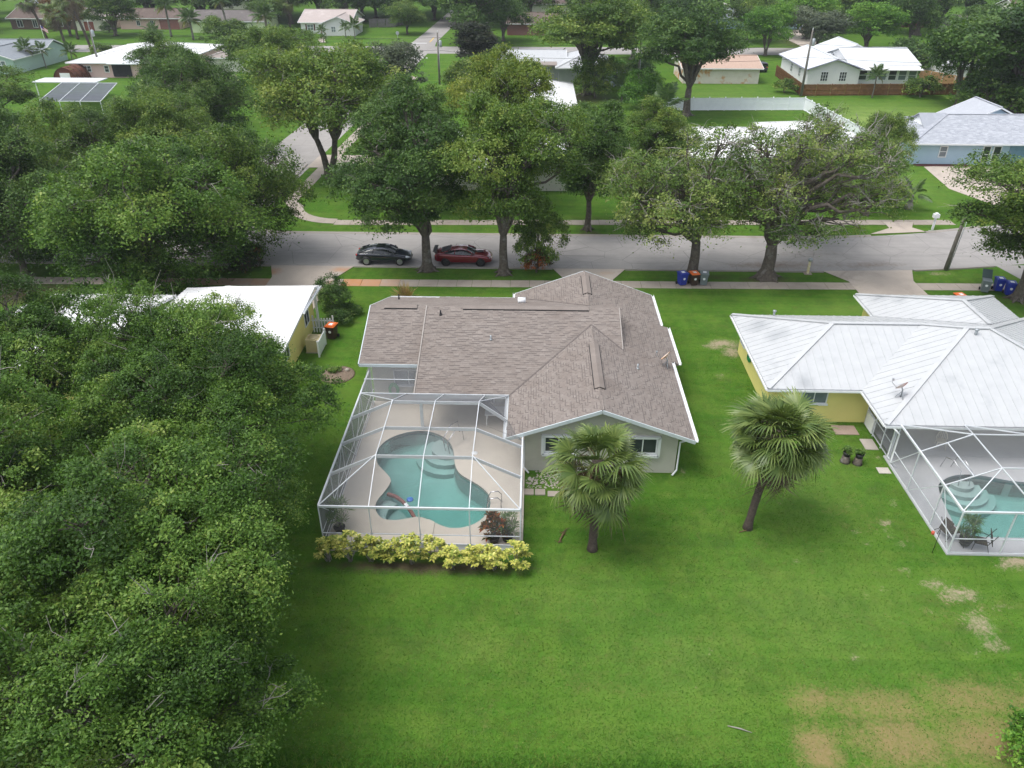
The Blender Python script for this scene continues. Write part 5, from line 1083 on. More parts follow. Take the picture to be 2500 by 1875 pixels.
block(hz, -111, -95, 220.5, 232, 2.7, 'gx', 1.9, PINK, BRNROOF, .5); win_row(hz, [((-106, 220.5, 1.5), N, 1.0, 1.3), ((-102.3, 220.5, 1.5), N, 1.0, 1.3)]); q = MB(); q.bx(-100.2, -95.1, 220.3, 220.48, 0, 2.5); obj('brick_facing', q, BRICKM, hz)
hl = thing('house', 'pale lime house with brown roof and hexagon trim on its wall', 'house', (-80, 218, 0))
block(hl, -89.4, -70.3, 213.8, 226.5, 2.7, 'gx', 2.1, LIME, GRYROOF, .6); win_row(hl, [((-82.5, 213.8, 1.4), N, 1.0, 1.3)]); door(hl, (-80.6, 213.8, 0), N, 1.0, 2.1, mat('green_door', (.10, .22, .19))); window(hl, (-70.3, 218, 1.6), E_, .8, 1.3)
q = MB(); HX = [(-74.2 + 1.35 * math.cos(R(a)), 213.7, 1.35 + 1.15 * math.sin(R(a))) for a in range(0, 360, 60)]
for i in range(6): q.bar(HX[i], HX[(i + 1) % 6], .12, .14)
obj('hexagon_trim', q, mat('dark_green_trim', (.04, .09, .05)), hl)
q = MB()
for x in np.arange(-79, -76.6, .2): q.bx(x - .03, x + .03, 212.6, 212.66, .1, 1.0)
q.bx(-79.1, -76.5, 212.67, 212.72, .9, 1.0); q.bx(-79.1, -76.5, 212.67, 212.72, .12, .2); obj('porch_railing', q, WHITE, hl)
hs_ = thing('house', 'white house with pinkish roof and maroon shutters at the top', 'house', (-53, 216, 0))
block(hs_, -60.2, -47.6, 212.3, 228, 2.7, 'gx', 2.3, WHW, PNKROOF, .6); block(hs_, -54, -45.6, 208.5, 218, 2.7, 'gy', 1.75, WHW, PNKROOF, .6)
window(hs_, (-57.8, 212.3, 1.5), N, 1.7, 1.5, (FRAME, GLASSL), (1, 1), .12, .08, shutters=mat('maroon_shutter', (.10, .015, .025))); window(hs_, (-51, 208.5, 1.5), N, 1.2, 1.4, (FRAME, GLASSL), (1, 1), .12, .08); door(hs_, (-54.7, 212.25, 0), N, .9, 2.1, mat('coral_door', (.55, .25, .22)))
hn = thing('house', 'house with flat tan-grey hip roof rising above the left trees', 'house', (-56, 162, 0))
block(hn, -62, -50.5, 154, 168, 2.6, 'hip', 1.5, CREAM, TANROOF, .6)
for x, y in ((-57.5, 157), (-53.5, 158)): q = MB(); q.lathe((x, y, 3.35), [(.2, 0), (.2, .25), (.05, .3)], 8); obj('roof_vent', q, WHITE, hn)
# top of the picture, right half
ha = thing('house', 'brown-roofed brick house behind the large dark tree at the top', 'house', (-1, 218, 0)); block(ha, -7.5, 8, 211, 224, 2.7, 'gx', 2.0, BRICKM, BRNROOF, .6)
hc = thing('house', 'dark-roofed cream house far behind the brick house at the top', 'house', (3, 272, 0)); block(hc, -5, 12, 264, 276, 2.8, 'gx', 2.4, CREAM, BRNROOF, .6)
he = thing('house', 'pale aqua roof glimpsed between the two tall trees at the top', 'house', (17, 205, 0)); block(he, 13.5, 22, 202, 212, 2.6, 'gx', 1.4, MINT, mat('aqua_roof', (.55, .72, .72)), .5)
hf = thing('house', 'blue-grey house with slate roof and white van at the top right', 'house', (65, 230, 0))
block(hf, 48, 69.5, 226.3, 238, 2.7, 'gx', 2.1, mat('blue_grey_wall', (.26, .36, .48)), SLTROOF, .6); block(hf, 63, 69, 224.6, 230, 2.7, 'gy', 1.4, mat('blue_grey_garage', (.30, .42, .54)), SLTROOF, .4)
hh_ = thing('house', 'cream house with red-brown gable and white roof at the very top', 'house', (52, 262, 0)); block(hh_, 46, 58, 256, 268, 2.8, 'gy', 1.6, CREAM, mat('white_tile_roof', (.74, .70, .66)), .7); q = MB(); q.add([(46.8, 255.7, 2.75), (57.2, 255.7, 2.75), (52, 255.7, 4.1)], [(0, 1, 2)]); obj('gable_board', q, REDROOF, hh_); window(hh_, (53.5, 256, 1.5), N, 1.2, 1.4)
hj = thing('house', 'white metal roofed carport house at the top right among dark trees', 'house', (101, 240, 0)); block(hj, 97, 105, 231, 247, 2.6, 'gy', .9, BRICKM, METW, .5)
ho = thing('house', 'low white-roofed outbuilding behind the tan wooden fence', 'shed', (76, 153, 0)); block(ho, 73.4, 82, 149.5, 157, 2.5, 'gx', .9, WHW, METW, .4)
hu = thing('house', 'grey roofed house half hidden by trees at the far right', 'house', (112, 214, 0)); block(hu, 104, 120, 208, 220, 2.7, 'gx', 2.0, CREAM, TANROOF, .6)
for i, (x, y, dx, dy, wm, rm, lab) in enumerate(((-190, 222, 16, 11, CREAM, GRYROOF, 'cream house with grey roof at the top left corner'), (-150, 262, 15, 11, MINT, SLTROOF, 'pale house far behind the palms at the top left'), (-20, 290, 15, 12, CREAM, TANROOF, 'far tan-roofed house at the top centre'), (34, 300, 16, 12, WHW, SLTROOF, 'far slate-roofed house at the top centre right'), (150, 262, 15, 11, CREAM, BRNROOF, 'far brown-roofed house at the top right corner'), (-96, 282, 15, 12, CREAM, BRNROOF, 'far brown-roofed house behind the lime house'))):
    hh2 = thing('house', lab, 'house', (x, y, 0)); block(hh2, x - dx / 2, x + dx / 2, y - dy / 2, y + dy / 2, 2.7, 'gx', 2, wm, rm, .6); win_row(hh2, [((x - 3, y - dy / 2, 1.5), N, 1.3, 1.3), ((x + 3, y - dy / 2, 1.5), N, 1.3, 1.3)])
# ---------------------------------------------------------------- fences
def fence(name, label, pts, h, m, pw, postm=None, boards=0, gap=.0, cat='fence', cap_=False, thick=.04, rails=True):
    """run of fence through pts: posts, rails and panels (panels made of boards where the boards show)"""
    t = thing(name, label, cat, (pts[0][0], pts[0][1], 0))
    for a, b_ in zip(pts[:-1], pts[1:]):
        a, b_ = Vector((*a, 0)), Vector((*b_, 0)); L = (b_ - a).length; n = max(1, round(L / pw)); d = (b_ - a) / L; s_ = Vector((-d.y, d.x, 0))
        for i in range(n):
            p, r_ = a + d * (L * i / n), a + d * (L * (i + 1) / n); q = MB()
            if boards:
                k = int((L / n - .12) / boards)
                for j in range(k):
                    c = p + d * (.06 + boards * (j + .5)); q.bar(c + Vector((0, 0, .05)), c + Vector((0, 0, h - .03 + random.uniform(-.015, .015))), boards * .94, thick * .5)
            else: q.bar(p + d * .06 + Vector((0, 0, h / 2)), r_ - d * .06 + Vector((0, 0, h / 2)), thick, h - .08)
            obj('panel', q, m, t)
            if rails:
                q = MB()
                for z in ((.3, h * .55, h - .15) if boards else (.1, h - .08)): q.bar(p + s_ * -.05 + Vector((0, 0, z)), r_ + s_ * -.05 + Vector((0, 0, z)), .06, .10)
                obj('rail', q, m, t)
            q = MB(); q.bar(p, p + Vector((0, 0, h + .04)), .13, .13)
            if cap_: q.add([p + Vector((x, y, h + .04)) for x, y in ((-.09, -.09), (.09, -.09), (.09, .09), (-.09, .09))] + [p + Vector((0, 0, h + .16))], [(0, 1, 4), (1, 2, 4), (2, 3, 4), (3, 0, 4)])
            obj('post', q, postm or m, t)
    return t
fence('vinyl_fence', 'long white vinyl privacy fence across the lawn behind the trees', [(19, 121.6), (40.8, 122.5), (42.2, 104.7), (43.0, 99.5)], 1.85, VINYL, 2.4, cap_=True)
fence('wooden_fence', 'brown wooden board fence in front of the white house', [(44.6, 153), (43.7, 133.6), (70.2, 135.3)], 1.85, FENCEB, 2.4, boards=.28)
fence('wooden_fence', 'new tan wooden fence running back from the brown fence', [(75.6, 135.8), (70.4, 147.6), (69, 149)], 1.85, FENCET, 2.4, boards=.28)
fence('wooden_fence', 'weathered grey wooden fence beside the shuttered house', [(-45.3, 226), (-38.6, 227), (-38.4, 236)], 2.2, FENCEG, 2.4, boards=.28)
fence('wooden_fence', 'brown wooden fence by the lane at the top right', [(102, 204), (112, 205)], 1.9, FENCEB, 2.4, boards=.3)
# ---------------------------------------------------------------- utility poles and wires
def pole(label, x, y, h, lean=(0, 0), trans=False, r=.15, arm=True):
    t = thing('utility_pole', label, 'utility pole', (x, y, 0), 'utility poles'); tx, ty = x + lean[0], y + lean[1]
    q = MB(); q.tube([(x, y, -.1), ((x + tx) / 2, (y + ty) / 2, h / 2), (tx, ty, h)], [r * 1.25, r * 1.1, r * .8], 8); obj('pole', q, WOODP, t)
    if trans:
        q = MB(); q.lathe((tx + .42, ty - .05, h - 2.3), [(.25, 0), (.27, .1), (.27, .95), (.2, 1.05), (.05, 1.1)], 12); obj('transformer', q, GALV, t)
        q = MB(); q.box((tx + .2, ty, h - 1.7), (.3, .08, .12)); q.tube([(tx + .42, ty, h - 1.2), (tx + .3, ty, h - .6), (tx, ty, h - .3)], .02, 5); obj('bracket', q, GALV, t)
    if arm: q = MB(); q.lathe((tx, ty, h), [(.05, 0), (.07, .08), (.04, .25), (.06, .32)], 8); obj('insulator', q, WHITE, t)
    q = MB(); q.tube([(x + .18, y - .1, .1), (tx + .16, ty - .1, h * .75)], .035, 5); obj('conduit', q, GALV, t)
    return t
pole('wooden utility pole with transformer near the far street crossing', -17, 142.3, 8.4, trans=True)
pole('tall wooden utility pole with transformer at the brown fence corner', 43.5, 133.2, 10.0, trans=True)
pole('wooden utility pole in front of the dark hedge at the centre', 17, 135.8, 8.0)
pole('utility pole with transformer rising beside the pink house roof', -81.4, 150, 9.0, trans=True)
pole('bare leaning wooden pole on the verge by the right bins', 34.0, 59.8, 5.6, lean=(.4, .2), arm=False, r=.14)
def wire(label, a, b_, sag=.7, r=.022):
    q = MB(); q.tube([Vector(a).lerp(Vector(b_), i / 16) - Vector((0, 0, sag * 4 * (i / 16) * (1 - i / 16))) for i in range(17)], r, 4); tag(obj('overhead_wire', q, BLACKP), label, 'wire', 'overhead wires')
for z, l in ((5.6, 'lower'), (7.6, 'upper')):
    wire('%s overhead wire between the crossing pole and the centre pole' % l, (-17, 142.3, z), (17, 135.8, z)); wire('%s overhead wire between the centre pole and the brown fence pole' % l, (17, 135.8, z), (43.5, 133.2, z + .4))
    wire('%s overhead wire running right from the brown fence pole' % l, (43.5, 133.2, z + .4), (95, 131, z + .4)); wire('%s overhead wire running left from the crossing pole' % l, (-81.4, 150, z), (-17, 142.3, z))
# ---------------------------------------------------------------- wheelie bins
def bin_(label, loc, rz, body, lid, lidopen=0, group='wheelie bins'):
    t = thing('wheelie_bin', label, 'bin', (0, 0, 0), group)
    q = MB(); lo, hi = [(-.24, -.26), (.24, -.26), (.24, .26), (-.24, .26)], [(-.30, -.36), (.30, -.36), (.30, .36), (-.30, .36)]
    q.add([(*p, .08) for p in lo] + [(*p, 1.0) for p in hi] + [(x * 1.06, y * 1.06, 1.0) for x, y in hi] + [(x * 1.06, y * 1.06, .93) for x, y in hi], [(3, 2, 1, 0), (0, 1, 5, 4), (1, 2, 6, 5), (2, 3, 7, 6), (3, 0, 4, 7), (12, 13, 9, 8), (13, 14, 10, 9), (14, 15, 11, 10), (15, 12, 8, 11), (8, 9, 10, 11)]); obj('body', q, body, t)
    q = MB(); M = Matrix.Translation((0, .38, 1.02)) @ Matrix.Rotation(R(lidopen), 4, 'X') @ Matrix.Translation((0, -.38, 0))
    q.box(None, (.68, .80, .05), mat=M); q.box(None, (.56, .62, .05), mat=M @ Matrix.Translation((0, 0, .045))); l_ = obj('lid', q, lid, t)
    q = MB(); q.box(None, (.26, .3, .006), mat=M @ Matrix.Translation((0, -.03, .074))); obj('sticker', q, WHITE, l_)
    q = MB(); q.lathe((0, 0, 0), [(.10, 0), (.08, .004)], 14); e = obj('badge', q, WHITE, t); e.location = (0, -.335, .62); e.rotation_euler = (R(84), 0, 0)
    for sx in (-1, 1): q = MB(); q.tube([(sx * .27, .30, .13), (sx * .33, .30, .13)], .13, 12); obj('wheel', q, RUBBER, t)
    q = MB(); q.tube([(-.26, .42, .96), (.26, .42, .96)], .022, 6); obj('handle', q, body, t)
    t.location = loc; t.rotation_euler = (0, 0, rz); return t
B_BLUE, B_BRN, B_ORG, B_GRY = plain('bin_blue', (.02, .04, .34), .45), plain('bin_brown', (.055, .032, .024), .5), plain('bin_orange', (.72, .16, .03), .45), plain('bin_grey', (.16, .19, .20), .5)
bin_('blue wheelie bin beside the orange-lidded bin on the verge', (11.75, 56.1, .03), R(20), B_BLUE, B_BLUE)
bin_('brown wheelie bin with orange lid between the blue and grey bins', (12.65, 56.1, .03), R(12), B_BRN, B_ORG)
bin_('grey wheelie bin partly under hanging leaves next to the brown bin', (13.45, 56.15, .03), R(-8), B_GRY, B_GRY)
bin_('grey wheelie bin with its lid thrown open by the right tree', (35.0, 55.5, .02), R(-20), B_GRY, plain('bin_dark_green', (.05, .08, .08), .5), 215)
bin_('left one of the two blue wheelie bins by the right tree', (36.1, 55.7, .02), R(-10), B_BLUE, B_BLUE); bin_('right one of the two blue wheelie bins, nearest the tree trunk', (36.55, 54.95, .02), R(-14), B_BLUE, B_BLUE)
bin_('orange-lidded brown wheelie bin just behind the white roof of the yellow house', (31.6, 52.6, 0), R(10), B_BRN, B_ORG)
bin_('brown wheelie bin with bright orange lid beside the left house', (-13.75, 46.35, 0), R(-12), B_BRN, B_ORG)
# mailbox, utility marker, sign
mbx = thing('mailbox', 'white mailbox on a post across the street at the right', 'mailbox', (37.2, 69.6, 0)); q = MB(); q.bx(37.12, 37.28, 69.52, 69.68, 0, 1.15); obj('post', q, WHITE, mbx)
q = MB(); q.bx(36.95, 37.45, 69.4, 69.8, 1.15, 1.5); q.lathe((37.2, 69.6, 1.5), [(.2, 0), (.15, .1), (.02, .14)], 8); obj('box', q, WHITE, mbx); q = MB(); q.bx(36.7, 37.8, 69.15, 69.3, 0, .04); obj('base_plate', q, GALV, mbx)
ut = thing('marker_post', 'yellow striped marker post on the verge by the right tree', 'post', (22.4, 58.7, 0)); q = MB(); q.bx(22.32, 22.48, 58.62, 58.78, 0, 1.1); obj('post', q, mat('marker_yellow', (.62, .50, .12), (.70, .68, .60), 6), ut)
q = MB(); q.lathe((22.4, 58.7, 1.1), [(.16, 0), (.2, .12), (.12, .26)], 10); obj('head', q, GALV, ut); q = MB(); q.bx(22.1, 22.7, 58.45, 58.95, -.02, .05); obj('base', q, WALK, ut)
sg = thing('street_sign', 'round-headed sign seen from the back near the far crossing', 'sign', (-32.6, 194.5, 0)); q = MB(); q.tube([(-32.6, 194.5, 0), (-32.6, 194.5, 2.5)], .05, 6); obj('post', q, GALV, sg)
q = MB(); q.prism([(0.42 * math.cos(R(22.5 + 45 * i)), .42 * math.sin(R(22.5 + 45 * i))) for i in range(8)], -.02, .02); e = obj('plate', q, GALV, sg); e.rotation_euler = (R(90), 0, 0); e.location = (0, -.06, 2.3)
flg = thing('flag', 'flag with red and white stripes on a pole at the far left', 'flag', (-118, 196, 0)); q = MB(); q.tube([(-118, 196, 0), (-118, 196, 3.6)], .05, 6); obj('pole', q, WHITE, flg)
for i in range(7): q = MB(); q.add([(-118 + a * 1.5, 196 + .12 * math.sin(a * 5), 3.5 - (i + e) * .13 - a * .9) for a in (0, .33, .66, 1) for e in (0, 1)], [(2 * k, 2 * k + 1, 2 * k + 3, 2 * k + 2) for k in range(3)]); obj('stripe', q, plain('flag_red', (.5, .06, .06), .8) if i % 2 == 0 else WHITE, flg)
q = MB(); q.add([(-117.98, 195.96, 3.52), (-117.4, 195.96, 3.18), (-117.4, 195.96, 2.68), (-117.98, 195.96, 3.02)], [(0, 1, 2, 3)]); obj('canton', q, plain('flag_blue', (.03, .04, .2), .8), flg)
# ---------------------------------------------------------------- cars
def car(label, loc, rz, paint, kind='coupe', L=4.64, rimm=None, group='parked cars', dark=None):
    t = thing('parked_car', label, 'car', (0, 0, 0), group); dark = dark or BLACKP
    # stations along x: (x, half width, sill z, shoulder z, centre z)
    if kind == 'coupe': ST = [(-2.30, .60, .42, .66, .70), (-2.22, .76, .30, .88, .93), (-2.0, .85, .24, .98, 1.03), (-1.5, .905, .21, .99, 1.05), (-.7, .91, .20, .96, 1.0), (.2, .905, .20, .93, .98), (1.0, .905, .21, .90, .97), (1.6, .89, .23, .82, .88), (2.0, .82, .26, .72, .78), (2.22, .70, .30, .60, .66), (2.32, .52, .36, .50, .54)]
    elif kind == 'pony': ST = [(-2.36, .62, .42, .72, .76), (-2.28, .80, .30, .96, 1.0), (-2.0, .90, .24, 1.03, 1.06), (-1.4, .95, .20, 1.02, 1.06), (-.7, .93, .19, .97, 1.02), (.2, .92, .19, .95, 1.02), (.9, .94, .19, .95, 1.03), (1.6, .94, .21, .90, .98), (2.05, .90, .24, .80, .88), (2.28, .78, .28, .62, .72), (2.38, .60, .34, .50, .54)]
    else: ST = [(-2.3, .75, .4, .8, .84), (-2.24, .88, .32, 1.0, 1.02), (-1.6, .93, .28, 1.05, 1.06), (0, .93, .27, 1.05, 1.06), (1.0, .93, .27, 1.04, 1.08), (1.7, .92, .3, .98, 1.04), (2.2, .84, .34, .85, .9), (2.3, .7, .42, .7, .72)]
    sc = L / 4.64; V_ = []; n = 11
    for x, hw_, z0, zs, zc in ST:
        V_ += [(x * sc, y * hw_, z) for y, z in ((-.80, z0), (-.985, z0 + .10), (-1.0, z0 + (zs - z0) * .5), (-.965, zs - .06), (-.86, zs + .01), (-.0, zc), (.86, zs + .01), (.965, zs - .06), (1.0, z0 + (zs - z0) * .5), (.985, z0 + .10), (.80, z0))]
    F_ = [(i * n + j, i * n + (j + 1) % n, (i + 1) * n + (j + 1) % n, (i + 1) * n + j) for i in range(len(ST) - 1) for j in range(n)] + [tuple(range(n))[::-1], tuple(range((len(ST) - 1) * n, len(ST) * n))]
    q = MB(); q.add(V_, [f[::-1] for f in F_], 0, True); b_ = obj('body', q, paint, t)
    md = b_.modifiers.new('s', 'SUBSURF'); md.levels = md.render_levels = 2
    # glasshouse
    if kind == 'coupe': G = [(-1.95, .62, 1.0, 1.01), (-1.3, .70, 1.0, 1.24), (-.75, .72, .98, 1.36), (0, .72, .96, 1.38), (.45, .70, .95, 1.30), (1.05, .74, .93, .98)]; RF = (1, 4)
    elif kind == 'pony': G = [(-1.75, .60, 1.03, 1.05), (-1.2, .68, 1.02, 1.22), (-.6, .72, 1.0, 1.36), (-.05, .72, .98, 1.38), (.35, .71, .97, 1.31), (.95, .76, .97, 1.02)]; RF = (1, 4)
    else: G = [(-2.15, .80, 1.03, 1.55), (-1.9, .82, 1.05, 1.72), (0, .82, 1.05, 1.76), (.6, .80, 1.05, 1.66), (1.25, .80, 1.03, 1.08)]; RF = (0, 3)
    q = MB(); V_ = []; m_ = 7
    for x, hw_, z0, z1 in G: V_ += [(x * sc, y * hw_, z) for y, z in ((-1.13, z0 - .04), (-1.03, z0 + (z1 - z0) * .45), (-.86, z1 - (z1 - z0) * .08), (0, z1 + .02), (.86, z1 - (z1 - z0) * .08), (1.03, z0 + (z1 - z0) * .45), (1.13, z0 - .04))]
    q.add(V_, [((i + 1) * m_ + j, (i + 1) * m_ + j + 1, i * m_ + j + 1, i * m_ + j)[::-1] for i in range(len(G) - 1) for j in range(m_ - 1)], 0, True); obj('windows', q, CARGL, t)
    q = MB(); V_ = []                                                       # roof skin
    for x, hw_, z0, z1 in G[RF[0]:RF[1] + 1]: V_ += [(x * sc, y * hw_, z1 + dz) for y, dz in ((-.90, -.035), (-.6, .022), (0, .034), (.6, .022), (.90, -.035))]
    k = RF[1] - RF[0] + 1; q.add(V_, [(i * 5 + j, (i + 1) * 5 + j, (i + 1) * 5 + j + 1, i * 5 + j + 1) for i in range(k - 1) for j in range(4)], 0, True); obj('roof', q, paint, t)
    for s_ in (-1, 1):                                                      # pillars
        for i0, i1 in ((RF[1], len(G) - 1), (RF[0], 0), (RF[0] + 1, None)):
            x, hw_, z0, z1 = G[i0]
            if i1 is None: q = MB(); q.tube([(x * sc, s_ * hw_ * .90, z1 - .03), (x * sc - .08, s_ * hw_ * 1.12, z0 - .03)], .035, 6)
            else: x2, h2, a2, b2 = G[i1]; q = MB(); q.tube([(x * sc, s_ * hw_ * .90, z1 - .02), (x2 * sc, s_ * h2 * 1.08, a2 + .0)], .045, 6)
            obj('pillar', q, paint, t)
        x = G[-1][0] * sc - .25; q = MB(); q.ball((x, s_ * .98, 1.0), (.10, .10, .07), 8, 6); obj('mirror', q, paint, t)
        q = MB(); q.ball((2.02 * sc, s_ * .66, .66 if kind != 'van' else .85), (.22, .15, .075), 8, 6); obj('headlight', q, CARHL, t)
        q = MB(); q.ball((-2.2 * sc, s_ * .66, .82 if kind != 'van' else .95), (.10, .18, .075), 8, 6); obj('tail_light', q, CARTL, t)
        for wx in (-1.38 * sc, 1.42 * sc):
            q = MB(); y = s_ * .86; q.tube([(wx, y - .11, .335), (wx, y + .11, .335)], .335, 22); o_ = obj('wheel', q, RUBBER, t)
            q = MB(); yo = y + s_ * .112; q.tube([(wx, yo, .335), (wx, yo + s_ * .008, .335)], .235, 18, smooth=False)
            for a in range(7): q.bar((wx, yo + s_ * .014, .335), (wx + .225 * math.cos(a * .898), yo + s_ * .014, .335 + .225 * math.sin(a * .898)), .05, .03)
            obj('rim', q, rimm or RIM, o_)
            q = MB(); q.tube([(wx, s_ * .80, .34), (wx, s_ * .925, .34)], .385, 20); obj('wheel_arch', q, dark, t)
    q = MB(); q.bx(2.18 * sc, 2.33 * sc, -.42, .42, .36, .52); obj('grille', q, dark, t); q = MB(); q.bx(-2.34 * sc, -2.2 * sc, -.5, .5, .36, .46); obj('rear_bumper_trim', q, dark, t)
    if kind == 'coupe':
        for s_ in (-1, 1): q = MB(); q.tube([(G[i][0] * sc, s_ * (G[i][1] * 1.13 + .012), G[i][2] - .035) for i in range(len(G))], .014, 5); q.tube([(-1.7 * sc, s_ * .76, 1.06), (-1.2 * sc, s_ * .70, 1.21), (-.7 * sc, s_ * .665, 1.315), (.1 * sc, s_ * .66, 1.335), (.5 * sc, s_ * .66, 1.25), (.95 * sc, s_ * .80, 1.0)], .014, 5); obj('chrome_trim', q, CHROME, t)
        q = MB(); q.bx(-.55, .15, -.42, .42, 1.395, 1.425); obj('sunroof', q, CARGL, t)
    if kind == 'pony':
        q = MB(); q.bx(-2.42 * sc, -2.12 * sc, -.78, .78, 1.16, 1.19); q.bx(-2.3 * sc, -2.2 * sc, -.62, -.58, 1.0, 1.17); q.bx(-2.3 * sc, -2.2 * sc, .58, .62, 1.0, 1.17); obj('rear_wing', q, dark, t)
        for i in range(5): f = i / 5; q = MB(); q.bar((-1.72 * sc + f * .85, -.52 - f * .05, 1.11 + f * .245), (-1.72 * sc + f * .85, .52 + f * .05, 1.11 + f * .245), .13, .025); obj('window_louvre', q, dark, t)
        q = MB(); q.ball((1.35 * sc, 0, 1.0), (.32, .30, .03), 10, 6); obj('hood_scoop', q, dark, t)
    t.location = loc; t.rotation_euler = (0, 0, rz); return t
CARGL = mat('car_glass', (.012, .015, .018), (.02, .024, .028), 3, .04, .7); CARHL = plain('headlight_glass', (.62, .66, .70), .1, .7); CARTL = plain('tail_light_red', (.42, .02, .02), .2, .6)
RIM = plain('alloy_rim', (.52, .53, .55), .3, .5, .8); RIMD = plain('black_rim', (.03, .03, .032), .4)
def paint(n, c): return mat(n, c, tuple(x * .9 for x in c), 2, .22, .6, .25, coat=1.)
car('dark navy blue coupe with silver wheels parked on the street', (-12.55, 60.35, .01), 0, paint('navy_paint', (.012, .016, .032)), 'coupe', 4.64)
car('dark red fastback sports car with black wheels parked behind the tree trunk', (-5.85, 60.35, .01), R(-.6), paint('dark_red_paint', (.20, .010, .022)), 'pony', 4.78, RIMD)
car('white van in the driveway of the blue-grey house', (69.3, 219.5, .02), R(80), paint('white_paint_car', (.7, .71, .72)), 'van', 5.2)
car('dark car beside the white house left of the brown fence', (42.8, 158.5, .0), R(100), paint('black_paint', (.02, .022, .025)), 'van', 4.6)
car('dark blue car under the trees in the driveway off the side street', (-17.2, 91.5, .05), R(4), paint('midnight_paint', (.02, .03, .05)), 'van', 4.6)
car('small dark car by the lane at the far right', (88, 186, .02), R(70), paint('grey_paint', (.06, .07, .08)), 'van', 4.5)
# ---------------------------------------------------------------- trees
OAKL = leaf_mat('oak_leaves', [(.028, .068, .011), (.060, .136, .019), (.104, .205, .031), (.168, .280, .048), (.285, .365, .082)])
OAKD = leaf_mat('dark_oak_leaves', [(.025, .060, .015), (.046, .104, .022), (.076, .152, .031), (.121, .208, .047), (.205, .285, .076)])
LAUR = leaf_mat('laurel_leaves', [(.034, .074, .015), (.066, .134, .022), (.112, .198, .034), (.184, .272, .050), (.300, .355, .080)])
OLIV = leaf_mat('olive_leaves', [(.042, .090, .020), (.078, .146, .030), (.125, .206, .044), (.195, .275, .066), (.300, .345, .105)])
YELG = leaf_mat('yellow_green_leaves', [(.050, .100, .016), (.095, .165, .022), (.160, .235, .034), (.260, .310, .050), (.380, .390, .080)])
LIMEL = leaf_mat('lime_green_leaves', [(.040, .115, .014), (.075, .190, .020), (.120, .270, .030), (.180, .350, .042), (.280, .430, .070)])
GREYL = leaf_mat('grey_green_leaves', [(.052, .075, .050), (.085, .115, .074), (.120, .155, .096), (.165, .200, .125), (.22, .245, .16)])
DARKL = leaf_mat('dark_bronze_leaves', [(.014, .022, .012), (.022, .034, .018), (.034, .048, .024), (.050, .058, .032), (.085, .072, .045)])
def unit(v): return v / np.maximum(1e-9, np.linalg.norm(v, axis=-1, keepdims=True))
def leaves_np(rng, P, Nrm, size, tint, asp=.55, curl=.25):
    """kite-shaped leaves: P centres, Nrm normals"""
    n = len(P); N_ = unit(Nrm); a = unit(np.cross(N_, unit(rng.normal(size=(n, 3))))); b = np.cross(N_, a)
    L = (size * rng.uniform(.5, 1.6, n))[:, None]; W_ = L * asp
    V = np.stack([P - a * L * .5, P + b * W_ * .5 - N_ * L * curl * .3, P + a * L * .5 - N_ * L * curl, P - b * W_ * .5 - N_ * L * curl * .3], 1).reshape(-1, 3)
    F = np.arange(n * 4).reshape(n, 4); return V, F, np.repeat(tint, 4)
class Crown: pass
def crown(seed, R_, nl, ns, nf, leaf, sub=.55, flat=.55, low=-.3, spread=.66, lob=.42, tmean=.42, hang=0., pts=None, off=(0, 0, 0)):
    """crown = lobes > clumps > leaves; returns leaf arrays and the skeleton points"""
    rng = np.random.default_rng(seed); R_ = np.array(R_); D = []
    if pts is None:
        k = 0
        while len(D) < nl and k < 4000:
            k += 1; d = unit(rng.normal(size=3)); 
            if d[2] < low: continue
            if D and min(np.linalg.norm(d - e) for e in D) < 1.55 / math.sqrt(nl): continue
            D.append(d)
        D = np.array(D); lc = D * R_ * rng.uniform(spread - .24, spread + .16, (len(D), 1)); lc = np.vstack([lc, unit(rng.normal(size=(4, 3))) * R_ * .3 + [0, 0, R_[2] * .15]])
        lr = np.mean(R_) * lob * rng.uniform(.62, 1.38, len(lc)); lc[:, :2] *= np.where(lc[:, 2] < -.35 * R_[2], .78, 1.)[:, None]; lc = lc + np.array(off)
    else:
        pts = np.array(pts, float); lc = pts[:, :3]; lr = pts[:, 3]
    SC = []; ST = []; SL = []
    for i in range(len(lc)):
        d = unit(rng.normal(size=(ns * 2, 3))); d = d[d[:, 2] > -.55][:ns]
        p = lc[i] + d * (lr[i] * np.array([1.08, 1.08, .82])) * rng.uniform(.55, 1.0, (len(d), 1)) ** .5
        # drop clumps buried deep in a neighbouring lobe
        ok = np.ones(len(p), bool)
        for j in range(len(lc)):
            if j != i: ok &= np.linalg.norm((p - lc[j]) / np.array([1.08, 1.08, .82]), axis=1) > lr[j] * .62
        p = p[ok]; SC.append(p); SL += [i] * len(p); ST.append(np.clip(rng.normal(0, .15, len(p)) + rng.normal(0, .13), -.45, .45))
    SC = np.vstack(SC); ST = np.concatenate(ST); SL = np.array(SL)
    m = len(SC); rs = sub * rng.uniform(.6, 1.35, m)
    n = m * nf; idx = np.repeat(np.arange(m), nf)
    g = rng.normal(size=(n, 3)) * np.array([.55, .55, .55 * flat]); q = SC[idx] + g * rs[idx][:, None]
    q[:, 2] -= hang * (g[:, 0] ** 2 + g[:, 1] ** 2) * rs[idx]
    out = unit(SC[idx] - lc[SL[idx]]); nr = np.array([0, 0, .55]) + out * .45 + rng.normal(size=(n, 3)) * .55
    t = np.clip(tmean + ST[idx] + rng.normal(0, .12, n) + .06 * g[:, 2], 0, 1)
    c = Crown(); c.V, c.F, c.T = leaves_np(rng, q, nr, leaf * rng.uniform(.75, 1.25, m)[idx], t); c.lc, c.lr, c.SC, c.SL, c.rng = lc, lr, SC, SL, rng
    return c
